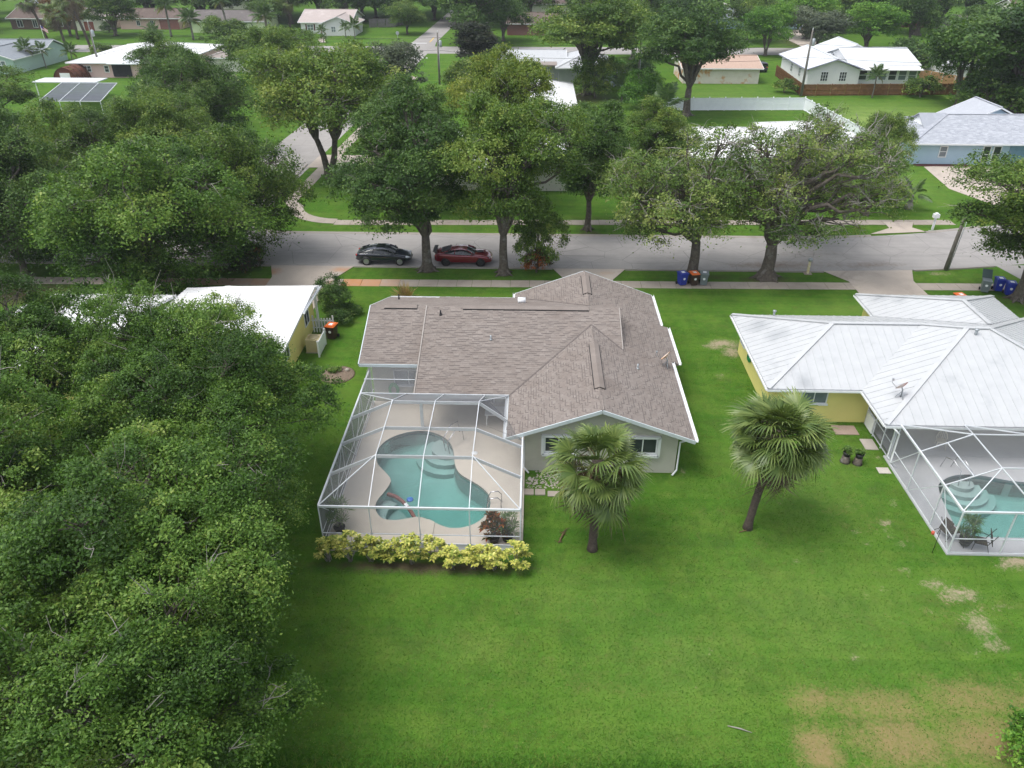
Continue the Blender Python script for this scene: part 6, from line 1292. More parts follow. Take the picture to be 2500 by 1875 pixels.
def limb(mb, a, b, r0, r1, rng, n=5, wob=.12, sides=6, up=.0, mi=0):
    a, b = np.array(a, float), np.array(b, float); L = np.linalg.norm(b - a); P = []
    for i in range(n + 1):
        f = i / n; p = a + (b - a) * f + np.array([0, 0, up * L * math.sin(f * math.pi)])
        if 0 < i < n: p = p + rng.normal(size=3) * wob * L * .35
        P.append(p)
    mb.tube([tuple(p) for p in P], [r0 + (r1 - r0) * (i / n) for i in range(n + 1)], sides, mi, False); return P
def tree_meshes(name, c, fork, r, hc, m, trunks=((0, 0),), twigs=0, sticks=.25, flare=1.5, barkm=None, stickm=None):
    """trunk with limbs to every lobe and branches to the clumps; crown centre at height hc"""
    rng = c.rng; t = MB(); top = np.array([0, 0, hc]); ends = []
    for k, (tx, ty) in enumerate(trunks):
        p = [(tx * .25, ty * .25, -.15), (tx * .25, ty * .25, .12), (tx * .3, ty * .3, fork * .25), (tx * .6 + rng.normal() * .06, ty * .6 + rng.normal() * .06, fork * .6), (tx, ty, fork)]
        rr = r / math.sqrt(len(trunks)); t.tube(p, [rr * flare, rr * 1.15 * (flare + 1) / 2.2, rr, rr * .88, rr * .78], 10); ends.append(np.array(p[-1]))
        if flare > 1.3:                                                     # root flare
            for a in range(5): an = a * 1.256 + rng.uniform(0, 1); t.tube([(tx * .25 + math.cos(an) * rr * .5, ty * .25 + math.sin(an) * rr * .5, .55), (tx * .25 + math.cos(an) * rr * 1.5, ty * .25 + math.sin(an) * rr * 1.5, .10), (tx * .25 + math.cos(an) * rr * 2.6, ty * .25 + math.sin(an) * rr * 2.6, -.05)], [rr * .4, rr * .32, rr * .12], 6)
    for i in range(len(c.lc)):
        e = c.lc[i] + top; st = min(ends, key=lambda q: np.linalg.norm(q[:2] - e[:2])); mid = st + (e - st) * np.array([.30, .30, .52]) * rng.uniform(.85, 1.15) + np.array([0, 0, .10 * np.linalg.norm(e - st)])
        r0 = r * rng.uniform(.38, .52) / (len(trunks) ** .25); limb(t, st - np.array([0, 0, .15]), mid, r0, r0 * .7, rng, 3, .10, 7); limb(t, mid, e, r0 * .7, r0 * .32, rng, 4, .14, 6)
        S_ = np.where(c.SL == i)[0]
        for s_ in rng.permutation(S_)[:int(len(S_) * sticks)]:
            q = c.SC[s_] + top; limb(t, mid + (e - mid) * rng.uniform(.3, 1), q, r0 * .26, .012, rng, 3, .12, 4)
        for _ in range(twigs):                                              # bare pale twigs poking out of the leaves
            s_ = rng.choice(S_) if len(S_) else None
            if s_ is None: continue
            d = unit(c.SC[s_] - c.lc[i]); q = c.SC[s_] + top + d * rng.uniform(.05, .55) + np.array([0, 0, rng.uniform(0, .35)])
            P = limb(t, e + (q - e) * .2, q, r0 * .20, .010, rng, 4, .16, 4, mi=1)
            for _ in range(3): z = P[-2] + (rng.normal(size=3) * .4 + d * .3) * rng.uniform(.5, 1.2); limb(t, P[-2 - int(rng.integers(0, 2))], z, .018, .006, rng, 2, .2, 3, mi=1)
    tm = t.mesh(name + '_trunk', [barkm or BARK, stickm or TWIG]); V = c.V.copy(); V[:, 2] += hc
    cm = np_mesh(name + '_crown', V, c.F, m, c.T); return tm, cm
PROTO = {}
def tree(kind, label, loc, rz=0, sc=1, m=None, group='trees', name='tree', cat='tree'):
    tm, cm = PROTO[kind]; t = thing(name, label, cat, (0, 0, 0), group)
    link('trunk', tm, t); c = link('crown', cm, t)
    if m: c.material_slots[0].link = 'OBJECT'; c.material_slots[0].material = m
    t.location = loc; t.rotation_euler = (0, 0, rz); t.scale = sc if hasattr(sc, '__len__') else (sc, sc, sc); return t
# prototypes -----------------------------------------------------------------
c = crown(11, (5.6, 5.6, 4.0), 30, 36, 195, .096, sub=.46, low=-.35, lob=.26, spread=.74, hang=.3, tmean=.45); PROTO['big_a'] = tree_meshes('big_a', c, 2.0, .38, 5.4, OAKL, ((-.5, .1), (.6, -.1)), twigs=1)
c = crown(12, (5.2, 6.0, 4.2), 29, 36, 195, .096, sub=.46, low=-.40, lob=.265, spread=.74, hang=.3, tmean=.45); PROTO['big_b'] = tree_meshes('big_b', c, 2.2, .36, 5.2, OAKL, ((0, 0), (.9, .3)), twigs=2)
c = crown(21, (4.9, 4.8, 5.5), 25, 38, 88, .145, sub=.58, low=-.9, lob=.285, spread=.72, tmean=.42, hang=.25, off=(-1.3, 0, 0)); PROTO['street_a'] = tree_meshes('street_a', c, 2.8, .36, 8.0, LAUR, ((0, 0),), twigs=1)
c = crown(22, (5.2, 4.9, 5.4), 25, 38, 88, .145, sub=.58, low=-.9, lob=.29, spread=.72, tmean=.44, hang=.25, off=(.8, 0, 0)); PROTO['street_b'] = tree_meshes('street_b', c, 2.9, .34, 8.0, LAUR, ((0, 0),), twigs=1)
c = crown(23, (6.7, 5.5, 4.8), 30, 18, 62, .14, sub=.56, low=-.8, lob=.235, spread=.78, tmean=.52, hang=.35, off=(1.5, 0, 0)); PROTO['airy_a'] = tree_meshes('airy_a', c, 2.6, .48, 7.0, OLIV, ((0, 0),), twigs=13, sticks=.5, flare=2.0)
c = crown(24, (6.2, 5.4, 4.8), 28, 24, 66, .14, sub=.60, low=-.85, lob=.25, spread=.76, tmean=.50, hang=.35, off=(-1.3, 0, 0)); PROTO['airy_b'] = tree_meshes('airy_b', c, 2.9, .40, 6.8, OLIV, ((0, 0),), twigs=7, sticks=.4, flare=1.8)
c = crown(25, (7.6, 6.4, 5.4), 34, 40, 92, .155, sub=.70, low=-.95, lob=.25, spread=.74, tmean=.42, hang=.45, off=(1.6, 0, 0)); PROTO['spread'] = tree_meshes('spread', c, 2.0, .42, 6.2, LAUR, ((-.6, 0), (.7, .2)), twigs=2)
c = crown(26, (7.6, 6.8, 5.2), 24, 36, 66, .22, sub=.85, low=-.55, lob=.30, spread=.72, tmean=.44, hang=.3); PROTO['fork'] = tree_meshes('fork', c, 4.2, .46, 9.0, LAUR, ((-.9, .2), (.8, -.1)), twigs=4, flare=1.2)
c = crown(31, (5.5, 5.5, 5.4), 18, 28, 56, .28, sub=.90, low=-.75, lob=.34, spread=.70, tmean=.42); PROTO['far_a'] = tree_meshes('far_a', c, 2.4, .40, 7.3, OAKD, ((0, 0),), sticks=.1)
c = crown(32, (5.2, 5.6, 4.8), 16, 28, 56, .28, sub=.90, low=-.75, lob=.36, spread=.70, tmean=.44); PROTO['far_b'] = tree_meshes('far_b', c, 2.0, .34, 6.4, OAKD, ((-.3, 0), (.4, .1)), sticks=.1)
c = crown(36, (7.6, 7.2, 5.0), 24, 28, 60, .28, sub=.90, low=-.5, lob=.28, spread=.74, tmean=.42); PROTO['far_c'] = tree_meshes('far_c', c, 3.9, .50, 10.0, OAKD, ((0, 0),), sticks=.15)
c = crown(33, (2.2, 2.2, 1.9), 12, 22, 66, .125, sub=.40, low=-.8, lob=.42, tmean=.42); PROTO['small'] = tree_meshes('small', c, .8, .10, 1.8, LAUR, ((0, 0),), sticks=.2, flare=1.1)
c = crown(34, (1.0, 1.0, .8), 8, 16, 46, .10, sub=.24, low=-.3, lob=.5, tmean=.42); PROTO['bush'] = tree_meshes('bush', c, .15, .05, .72, LAUR, ((0, 0),), sticks=.3, flare=1.)
c = crown(35, (1.6, 1.6, 3.2), 14, 22, 46, .20, sub=.45, low=-.7, lob=.40, tmean=.42); PROTO['column'] = tree_meshes('column', c, 1.0, .14, 3.9, DARKL, ((0, 0),), sticks=.1, flare=1.1)
# foreground oaks at the left
FG = 'foreground oaks'
tree('big_a', 'foreground oak whose rounded crown reaches the pool cage corner', (-13.4, 19.8, 0), .4, (1.06, 1.06, 1.0), group=FG)
tree('big_b', 'foreground oak filling the bottom left corner of the picture', (-17.4, 12.2, 0), 1.9, (1.02, 1.0, .95), group=FG)
tree('big_b', 'foreground oak at the left edge halfway up the picture', (-21.6, 21.5, 0), 3.3, 1.05, group=FG)
tree('big_a', 'foreground oak standing left of the pool cage beside the mulch ring', (-15.2, 28.8, 0), 2.2, (.88, 1.0, .96), group=FG)
tree('big_b', 'foreground oak in front of the white roof with dead twigs on top', (-18.0, 32.6, 0), 5.1, (.95, .9, 1.0), group=FG)
tree('big_a', 'foreground oak at the left edge below the street sidewalk', (-25.2, 31.4, 0), 4.2, (1.0, .95, 1.02), group=FG)
tree('big_a', 'foreground oak low at the left edge near the bottom', (-23.6, 13.5, 0), 5.6, (1.05, 1.05, 1.0), group=FG)
tree('big_b', 'foreground oak cut by the bottom edge of the picture at the left', (-12.0, 14.0, 0), .2, (.92, .86, .86), group=FG)
# street trees on the near verge
ST_ = 'street trees along the near verge'
tree('spread', 'spreading street tree with three leaning trunks at the left', (-30.4, 53.8, 0), 0, (1.16, 1.1, 1.04), OAKL, ST_)
tree('spread', 'street tree with a long bare branch reaching over the side road', (-26.4, 60.2, 0), .15, (.90, .92, 1.0), LAUR, ST_)
tree('street_a', 'dense dark street tree with a knobbly trunk between the two cars', (-8.7, 58.5, 0), 0, (1.14, 1.06, 1.05), OAKD, ST_)
tree('street_b', 'rounded street tree with a straight trunk right of the red car', (-2.4, 57.9, 0), .1, (1.06, 1.02, 1.12), LAUR, ST_)
tree('airy_b', 'light green street tree with bare twigs above the blue bin', (12.8, 57.6, 0), 0, (1.08, 1.05, 1.06), OLIV, ST_)
tree('airy_a', 'big airy street tree with many grey bare branches and a fluted trunk', (18.8, 57.8, 0), 0, (1.14, 1.05, 1.10), OLIV, ST_)
tree('street_b', 'street tree at the right edge beside the blue bins', (36.9, 54.2, 0), 3.4, (1.25, 1.1, .93), LAUR, ST_)
# across the street
AC = 'trees across the street'
tree('fork', 'tall twin-trunked tree by the side street corner', (-22.8, 84.5, 0), .1, (1.16, 1.05, 1.0), LAUR, AC)
tree('street_b', 'tree with flared roots on the far verge behind the gable', (5.0, 68.6, 0), 4., (.86, .88, .92), OAKD, AC)
tree('street_a', 'dark tree behind the knobbly street tree', (-12.5, 73.5, 0), 2.9, (1.0, .9, .98), OAKD, AC)
tree('street_b', 'yellow-green tree top showing above the rounded street tree', (-3.6, 76, 0), 5.2, (1.05, 1., 1.18), YELG, AC)
tree('spread', 'broad tree behind the left street trees', (-43, 94, 0), .2, (1.06, 1.0, 1.06), OAKD, AC)
tree('spread', 'broad dark tree at the left edge across the street', (-53, 74, 0), 3.9, (1., 1., 1.0), OAKD, AC)
tree('street_a', 'tree between the left street trees and the tan roof', (-49, 108, 0), 2.2, (1.2, 1.1, .95), OAKD, AC)
tree('spread', 'light-topped tree left of the broad tree', (-43, 72, 0), 5.4, (.95, .95, .98), LAUR, AC)
tree('street_b', 'tree at the far left edge below the mint house', (-66, 90, 0), 1., (1.3, 1.3, .85), LAUR, AC)
tree('street_a', 'dark tree at the left edge behind the sidewalk', (-45.5, 58.5, 0), 4., (1.1, 1.1, 1.0), OAKD, AC)
tree('far_b', 'grey-green loose tree left of the crossing pole', (-22.5, 121.7, 0), 2., (.95, .9, .92), GREYL, AC)
tree('spread', 'wide tree left of the twin-trunked tree hiding the side street', (-38.5, 80, 0), 2.9, (.95, .95, .86), LAUR, AC)
tree('spread', 'low-hanging tree left of the three-trunked street tree', (-41, 56.2, 0), 2.0, (.95, .95, .95), OAKD, AC)
tree('street_b', 'tree behind the branch over the side road', (-35.5, 71.5, 0), 1.2, (.95, 1.0, .9), LAUR, AC)
tree('street_b', 'tree between the tan hip roof and the twin-trunked tree', (-38, 118, 0), .6, (1.15, 1.1, .95), LAUR, AC)
tree('street_a', 'pale feathery tree behind the airy trees near the white fence end', (12.4, 80, 0), 2., (.8, .8, .75), LIMEL if 0 else LAUR, AC)
tree('small', 'young tree in front of the pale blue shed', (9.6, 131, 0), 1., (1.8, 1.7, 1.9), LAUR, AC)
tree('small', 'bright green shrub by the coconut palm fronds', (16.3, 122, 0), 2., (1.7, 1.6, 1.5), LIMEL, AC)
tree('street_b', 'thin tree right of the airy street tree at the house corner', (32.5, 73.5, 0), 1., (.62, .62, .78), OLIV, AC)
tree('airy_b', 'second airy grey-branched tree behind the big airy one', (23.8, 66.0 + 2.2, 0), 1.3, (.85, .8, .98), OLIV, AC)
# far trees
FT = 'far trees'
tree('far_c', 'tall rounded tree standing at the white vinyl fence', (22.3, 118.2, 0), .6, (1.12, 1.05, .98), OAKD, FT)
tree('far_c', 'broad deep green tree in front of the grey-green house', (8.3, 133.6, 0), 3.1, (1.3, 1.1, 1.0), LAUR, FT)
tree('far_b', 'large dark tree left of the broad deep green tree at the top', (-15, 190, 0), 2.2, (1.75, 1.6, 1.5), OAKD, FT)
tree('far_a', 'dark tree behind the weathered fence at the top', (-38, 232, 0), .8, (1.5, 1.4, 1.2), OAKD, FT)
tree('column', 'dark bronze conical tree by the far crossing', (-11.2, 152.5, 0), 0, (2.2, 2.1, 1.35), DARKL, FT)
tree('far_a', 'huge dark oak at the top right corner', (71, 121, 0), 4.6, (2.2, 1.9, 1.4), OAKD, FT)
tree('far_b', 'dark oak cut by the right edge behind the blue house', (79.5, 116, 0), 1.6, (1.7, 1.6, 1.35), OAKD, FT)
tree('far_b', 'dark oak at the left flank of the huge oak', (65.5, 126, 0), 2.6, (1.15, 1.1, 1.25), OAKD, FT)
tree('far_b', 'dark oak below the huge oak near the blue roof', (74.5, 112, 0), .6, (1.3, 1.2, .95), OAKD, FT)
tree('far_b', 'grey-green umbrella tree with several stems behind the white house', (61, 184, 0), 5.2, (1.35, 1.2, .85), GREYL, FT)
tree('far_b', 'bright green tree right of the grey-green umbrella tree', (73, 186, 0), .4, (1.35, 1.3, .95), LIMEL, FT)
tree('far_a', 'bright green tree behind the umbrella tree at the top', (66, 206, 0), 1.9, (1.3, 1.3, .95), LIMEL, FT)
tree('far_b', 'lime green tree left of the sandy driveway', (49, 178, 0), 2.9, (1.0, 1.0, .95), LIMEL, FT)
tree('far_a', 'mid green tree behind the lime green tree', (50, 200, 0), 4.1, (1.1, 1.1, .85), LAUR, FT)
tree('far_b', 'vine-covered dark tree right of the bright green trees', (84, 190, 0), 3.7, (1.0, 1., 1.2), OAKD, FT)
tree('far_a', 'tall dark tree behind the white carport house', (96, 214, 0), 2.0, (1.6, 1.5, 1.4), OAKD, FT)
tree('far_a', 'tall dark tree at the top right edge', (122, 190, 0), 5.0, (2.0, 1.8, 1.5), OAKD, FT)
tree('far_b', 'bushy green tree on the lawn in front of the pink far house', (-106, 207, 0), 1., (1.3, 1.2, 1.0), LAUR, FT)
tree('far_b', 'orange-flowered tree with thin trunk at the top left', (-117, 206, 0), 3.3, (.95, .9, .95), leaf_mat('orange_flowering', [(.10, .06, .02), (.16, .10, .03), (.28, .13, .03), (.10, .12, .03), (.42, .16, .04)]), FT)
for i, (x, y, k, s_, m, lab) in enumerate(((-152, 214, 'far_a', 1.3, OAKD, 'dark tree beside the brown brick house'), (-128, 242, 'far_b', 1.4, LAUR, 'tree behind the brown brick house'), (-112, 244, 'far_a', 1.4, OAKD, 'tree behind the small gabled house'), (-92, 238, 'far_a', 1.5, OAKD, 'tall dark tree behind the pale pink house'), (-76, 240, 'far_b', 1.5, OAKD, 'dark tree behind the lime house ridge'), (-62, 244, 'far_a', 1.6, OAKD, 'dark tree left behind the shuttered house'), (-48, 250, 'far_b', 1.6, OAKD, 'dark tree right behind the shuttered house'), (-72, 222, 'far_b', .8, LAUR, 'small round tree between the lime and shuttered houses'), (10, 238, 'far_a', 1.5, OAKD, 'dark tree behind the brown-roofed brick house'), (24, 226, 'far_b', 1.3, LAUR, 'tree right of the pale aqua roof'), (34, 240, 'far_a', 1.4, OAKD, 'dark tree left of the blue-grey house'), (82, 240, 'far_a', 1.4, OAKD, 'dark tree right of the blue-grey house'), (-18, 250, 'far_a', 1.6, OAKD, 'big dark tree behind the far side street'), (-33, 268, 'far_b', 1.5, LAUR, 'green tree beyond the weathered fence'), (30, 272, 'far_b', 1.6, LAUR, 'green tree at the top edge right of centre'), (70, 262, 'far_a', 1.5, LIMEL, 'bright tree behind the blue-grey house'), (120, 240, 'far_a', 1.7, OAKD, 'dark tree at the top right behind the carport'), (140, 226, 'far_b', 1.7, OAKD, 'dark tree at the extreme top right'),
 (-160, 240, 'far_b', 1.5, OAKD, 'tall tree left behind the brown brick house'), (-142, 250, 'far_a', 1.5, LAUR, 'tree right behind the brown brick house chimney side'), (-102, 256, 'far_b', 1.5, LAUR, 'light green tree far behind the pale pink house'), (-84, 258, 'far_a', 1.6, OAKD, 'dark tree far behind the lime house'), (-56, 262, 'far_b', 1.6, LAUR, 'green tree far behind the shuttered house'), (-40, 254, 'far_a', 1.5, OAKD, 'dark tree right of the shuttered house roof'), (-10, 268, 'far_b', 1.6, OAKD, 'dark tree at the top edge centre'), (-2, 240, 'far_b', 1.4, LAUR, 'green tree behind the brick house ridge'), (18, 252, 'far_a', 1.6, OAKD, 'dark tree right behind the brick house'), (42, 228, 'far_b', 1.2, OAKD, 'dark tree touching the slate roof'), (58, 248, 'far_a', 1.4, OAKD, 'dark tree behind the slate roof ridge'), (92, 256, 'far_b', 1.6, OAKD, 'dark tree behind the carport house'), (108, 228, 'far_a', 1.5, OAKD, 'dark tree right beside the carport house'), (132, 206, 'far_b', 1.6, LAUR, 'green tree at the right edge near the top'), (90, 170, 'far_b', 1.1, OAKD, 'dark tree behind the low outbuilding'), (-30, 246, 'far_b', 1.2, LAUR, 'green tree left of the far side street'), (100, 150, 'far_a', 1.5, OAKD, 'dark tree behind the huge oak at the right'), (-128, 176, 'far_b', 1.2, LAUR, 'tree behind the mint house at the left edge'), (-146, 206, 'far_b', 1.1, LAUR, 'tree at the left edge before the brown brick house'), (-122, 236, 'far_a', 1.2, OAKD, 'tree between brown brick and gabled houses'), (-97, 240, 'far_b', 1.4, LAUR, 'spreading tree over the pale pink house'), (-69, 234, 'far_a', 1.3, OAKD, 'dark tree right behind the lime house'), (-54, 236, 'far_b', 1.2, OAKD, 'dark tree close behind the shuttered roof'), (-176, 236, 'far_a', 1.6, OAKD, 'dark tree at the top left corner'), (-33, 212, 'far_b', .8, LAUR, 'small tree by the far side street'), (-66, 176, 'far_b', .8, LAUR, 'tree behind the pink house roof'), (-150, 190, 'far_a', 1.0, OAKD, 'dark tree at the left edge above the mint house'), (-166, 222, 'far_a', 1.2, LAUR, 'green tree left of the brown brick house roof'), (-136, 238, 'far_b', 1.5, OAKD, 'dark tree over the brown brick house ridge'), (-110, 236, 'far_b', 1.3, OAKD, 'dark tree over the small gabled house'), (-88, 232, 'far_a', 1.2, OAKD, 'dark tree between the pale pink and lime houses'), (-80, 250, 'far_a', 1.7, OAKD, 'tallest dark tree behind the lime house'), (-66, 254, 'far_b', 1.7, OAKD, 'wide dark tree left of the shuttered roof'), (-50, 240, 'far_a', 1.4, OAKD, 'dark tree above the shuttered roof ridge'), (-42, 246, 'far_b', 1.3, LAUR, 'green tree over the weathered fence'), (-22, 232, 'far_b', 1.5, OAKD, 'dark tree right of the far side street'), (-8, 226, 'far_a', 1.2, OAKD, 'dark tree left of the brown-roofed brick house'), (14, 222, 'far_b', 1.3, OAKD, 'dark tree above the broad deep green tree'), (28, 212, 'far_a', 1.2, LAUR, 'green tree behind the tall rounded tree'), (38, 204, 'far_b', 1.2, OAKD, 'dark tree left of the lime green tree'), (40, 258, 'far_b', 1.6, OAKD, 'dark tree far behind the lime green tree'), (76, 222, 'far_b', 1.2, LAUR, 'green tree right of the white van'), (88, 224, 'far_a', 1.3, OAKD, 'dark tree left of the carport house'), (110, 176, 'far_b', 1.4, OAKD, 'dark tree at the right edge behind the outbuilding'), (92, 136, 'far_a', 1.6, OAKD, 'dark tree at the right edge behind the huge oak'), (30, 168, 'far_b', .9, OAKD, 'dark tree behind the low cream house'), (20, 172, 'far_a', 1.0, LAUR, 'green tree behind the grey-green house'), (-48, 140, 'far_b', 1.0, LAUR, 'tree in front of the tan hip roof'), (-8, 200, 'far_b', 1.1, OAKD, 'dark tree beside the large dark tree at the top'))):
    tree(k, lab, (x, y, 0), i * 1.3, (s_ * 1.1, s_ * 1.1, s_ * .9), m, FT)
# a far wood that closes the view: one mass of crowns
rng = np.random.default_rng(77); tmp = Crown(); V_, F_, T_ = [], [], []; base = 0
src = PROTO['far_b'][1]; co = np.empty(len(src.vertices) * 3, np.float32); src.vertices.foreach_get('co', co); co = co.reshape(-1, 3); tt = np.empty(len(src.vertices), np.float32); src.attributes['tint'].data.foreach_get('value', tt)
pick = np.arange(0, len(co) // 4, 3); qv = (pick[:, None] * 4 + np.arange(4)).ravel(); cq = co[qv]; tq = tt[qv]
for i in range(46):
    an = rng.uniform(-.85, .85); r_ = rng.uniform(292, 420); s_ = rng.uniform(1.5, 2.3); a = rng.uniform(0, 6.28)
    Rm = np.array([[math.cos(a), -math.sin(a), 0], [math.sin(a), math.cos(a), 0], [0, 0, .8]]); V_.append((cq @ Rm.T) * s_ + np.array([math.sin(an) * r_, math.cos(an) * r_, -1.])); T_.append(tq)
V_ = np.vstack(V_); o = link('far_wood', np_mesh('far_wood', V_, np.arange(len(V_)).reshape(-1, 4), OAKD, np.concatenate(T_))); stuff(o); o['label'] = 'band of distant tree tops along the top edge'; o['category'] = 'wood'
# hedges and bushes
BU = 'garden bushes'
tree('small', 'big round dark green bush between the left white roof and the lawn', (-14.7, 50.6, 0), 0, (.62, .62, .72), OAKD, BU, 'bush', 'bush')
for i, (x, y, s_, lab) in enumerate(((-13.9, 49.0, .9, 'low clipped hedge bush nearest the orange-lidded bin'), (-13.7, 49.9, .9, 'low clipped hedge bush beside the big round bush'))): tree('bush', lab, (x, y, 0), i, (s_, s_ * 1.1, .62), OAKD, BU, 'bush', 'bush')
CROT = leaf_mat('croton_leaves', [(.02, .04, .012), (.045, .06, .015), (.16, .07, .02), (.34, .09, .03), (.42, .16, .03)])
REDB = leaf_mat('red_flowering_leaves', [(.012, .028, .010), (.02, .045, .014), (.032, .065, .02), (.06, .05, .02), (.40, .07, .03)])
tree('small', 'dark round bush with red blossoms by the left driveway', (-23.6, 58.0, 0), 2, (.78, .66, .66), REDB, BU, 'bush', 'bush')
tree('bush', 'orange croton shrub at the foot of the hanging tree foliage', (.25, 58.2, 0), 1, (1.0, .9, 1.35), CROT, BU, 'shrub', 'shrub')
tree('small', 'small dense tree with hanging dark foliage above the orange croton', (.4, 59.0, .3), 1, (1.0, .85, 1.35), LAUR, 'trees across the street')
for i, (x, y, s_, m, lab) in enumerate(((41.6, 136.2, 1.7, LAUR, 'round bush at the corner of the brown fence'), (62.9, 133.2, 2.4, LAUR, 'feathery bush in front of the brown fence at the right'), (71, 133, 2.6, OAKD, 'dark bush at the right end of the brown fence'), (70.5, 158, 4.2, OAKD, 'round dark bush behind the sunroom'), (74, 163, 3.6, OAKD, 'tall hedge bush right of the sunroom'), (15.0, 142.5, 3.0, LIMEL, 'bright hedge beside the pale blue shed'), (17.5, 139.5, 3.4, OAKD, 'dark hedge by the centre pole'), (-11.5, 146.5, 3.0, OLIV, 'light shrub below the dark conical tree'), (-5.5, 146.2, 1.9, OAKD, 'dark hedge left of the grey-green house'), (-12.6, 137, 3.2, YELG, 'yellow-green clump left of the pinkish white roof'), (-111, 214, 1.8, OAKD, 'clipped hedge in front of the small gabled house'), (-127, 216.5, 1.6, LAUR, 'foundation shrub of the brown brick house'), (-91, 170, 2.2, LAUR, 'tropical shrub right of the mint house'), (67.5, 121, 4.2, OAKD, 'dark undergrowth left below the huge oak'), (73, 119.5, 4.6, OAKD, 'dark undergrowth right below the huge oak'), (77, 138, 3.6, LAUR, 'green shrub below the dark oak at the right'), (80, 131, 3.4, REDB, 'shrub with red flowers at the right edge'))): tree('bush', lab, (x, y, 0), i, (s_, s_, s_ * .9), m, BU, 'bush', 'bush')
tree('bush', 'leafy shrub reaching in at the bottom right corner', (17.6, 16.0, 0), 1, (1.25, 1.3, 1.3), LIMEL, BU, 'shrub', 'shrub')
# ---------------------------------------------------------------- palms
FANM = leaf_mat('fan_palm_green', [(.040, .076, .017), (.075, .126, .029), (.122, .180, .044), (.192, .250, .072), (.325, .362, .125)], .38, .22, .4)
FANB = leaf_mat('dead_palm_frond', [(.060, .045, .034), (.10, .075, .055), (.15, .115, .085), (.20, .16, .12), (.26, .21, .16)], .8, .1, .2)
FANY = leaf_mat('yellowing_palm_frond', [(.070, .095, .022), (.11, .14, .03), (.17, .19, .04), (.25, .24, .05), (.32, .28, .07)], .5, .2, .4)
PINM = leaf_mat('queen_palm_green', [(.034, .075, .024), (.058, .120, .034), (.090, .165, .046), (.135, .210, .062), (.21, .26, .09)], .4, .2, .4)
def fan_mesh(seed, m, pet=1.0, rad=.95, nseg=26, droop=.5):
    """costapalmate frond: petiole along +x, blade of separate drooping segments"""
    rng = np.random.default_rng(seed); V = []; F = []; T = []; pw = .022
    for x0, x1, z0, z1 in ((0, pet * .5, 0, .03), (pet * .5, pet, .03, 0.0)):
        o = len(V); V += [(x0, -pw, z0), (x1, -pw, z1), (x1, pw, z1), (x0, pw, z0)]; F.append((o, o + 1, o + 2, o + 3)); T += [.55] * 4
    for i in range(nseg):
        a = R(-108 + 216 * i / (nseg - 1)) * .98; L = rad * (1 - .22 * abs(a) / 2) * rng.uniform(.9, 1.06); t = rng.uniform(.25, .75); c, s = math.cos(a), math.sin(a); w0, w1, w2 = .012, .036, .004
        fold = .10 * abs(s); o = len(V); dr = droop * rng.uniform(.5, 1.7)
        for k, (f, w) in enumerate(((.02, w0), (.5, w1), (.78, w1 * .6), (1.0, w2))):
            x = pet + L * f * c * (1 - .1 * f); y = L * f * s; z = fold * f * 1.2 - dr * f ** 2.4 * L
            V += [(x + s * w, y - c * w, z), (x - s * w, y + c * w, z - .012)]; T += [t] * 2
        F += [(o + 2 * k, o + 2 * k + 2, o + 2 * k + 3, o + 2 * k + 1) for k in range(3)]
    return np_mesh('frond', np.array(V), np.array(F), m, np.array(T))
FAN = [fan_mesh(i, FANM, 1.02 + .07 * i, .74 + .05 * i, 24, (.10, .22, .36, .52)[i]) for i in range(4)]; FANd = [fan_mesh(10 + i, FANB, .85, .9, 22, 1.3) for i in range(2)]; FANy = [fan_mesh(20, FANY, .9, .9, 26, .6)]
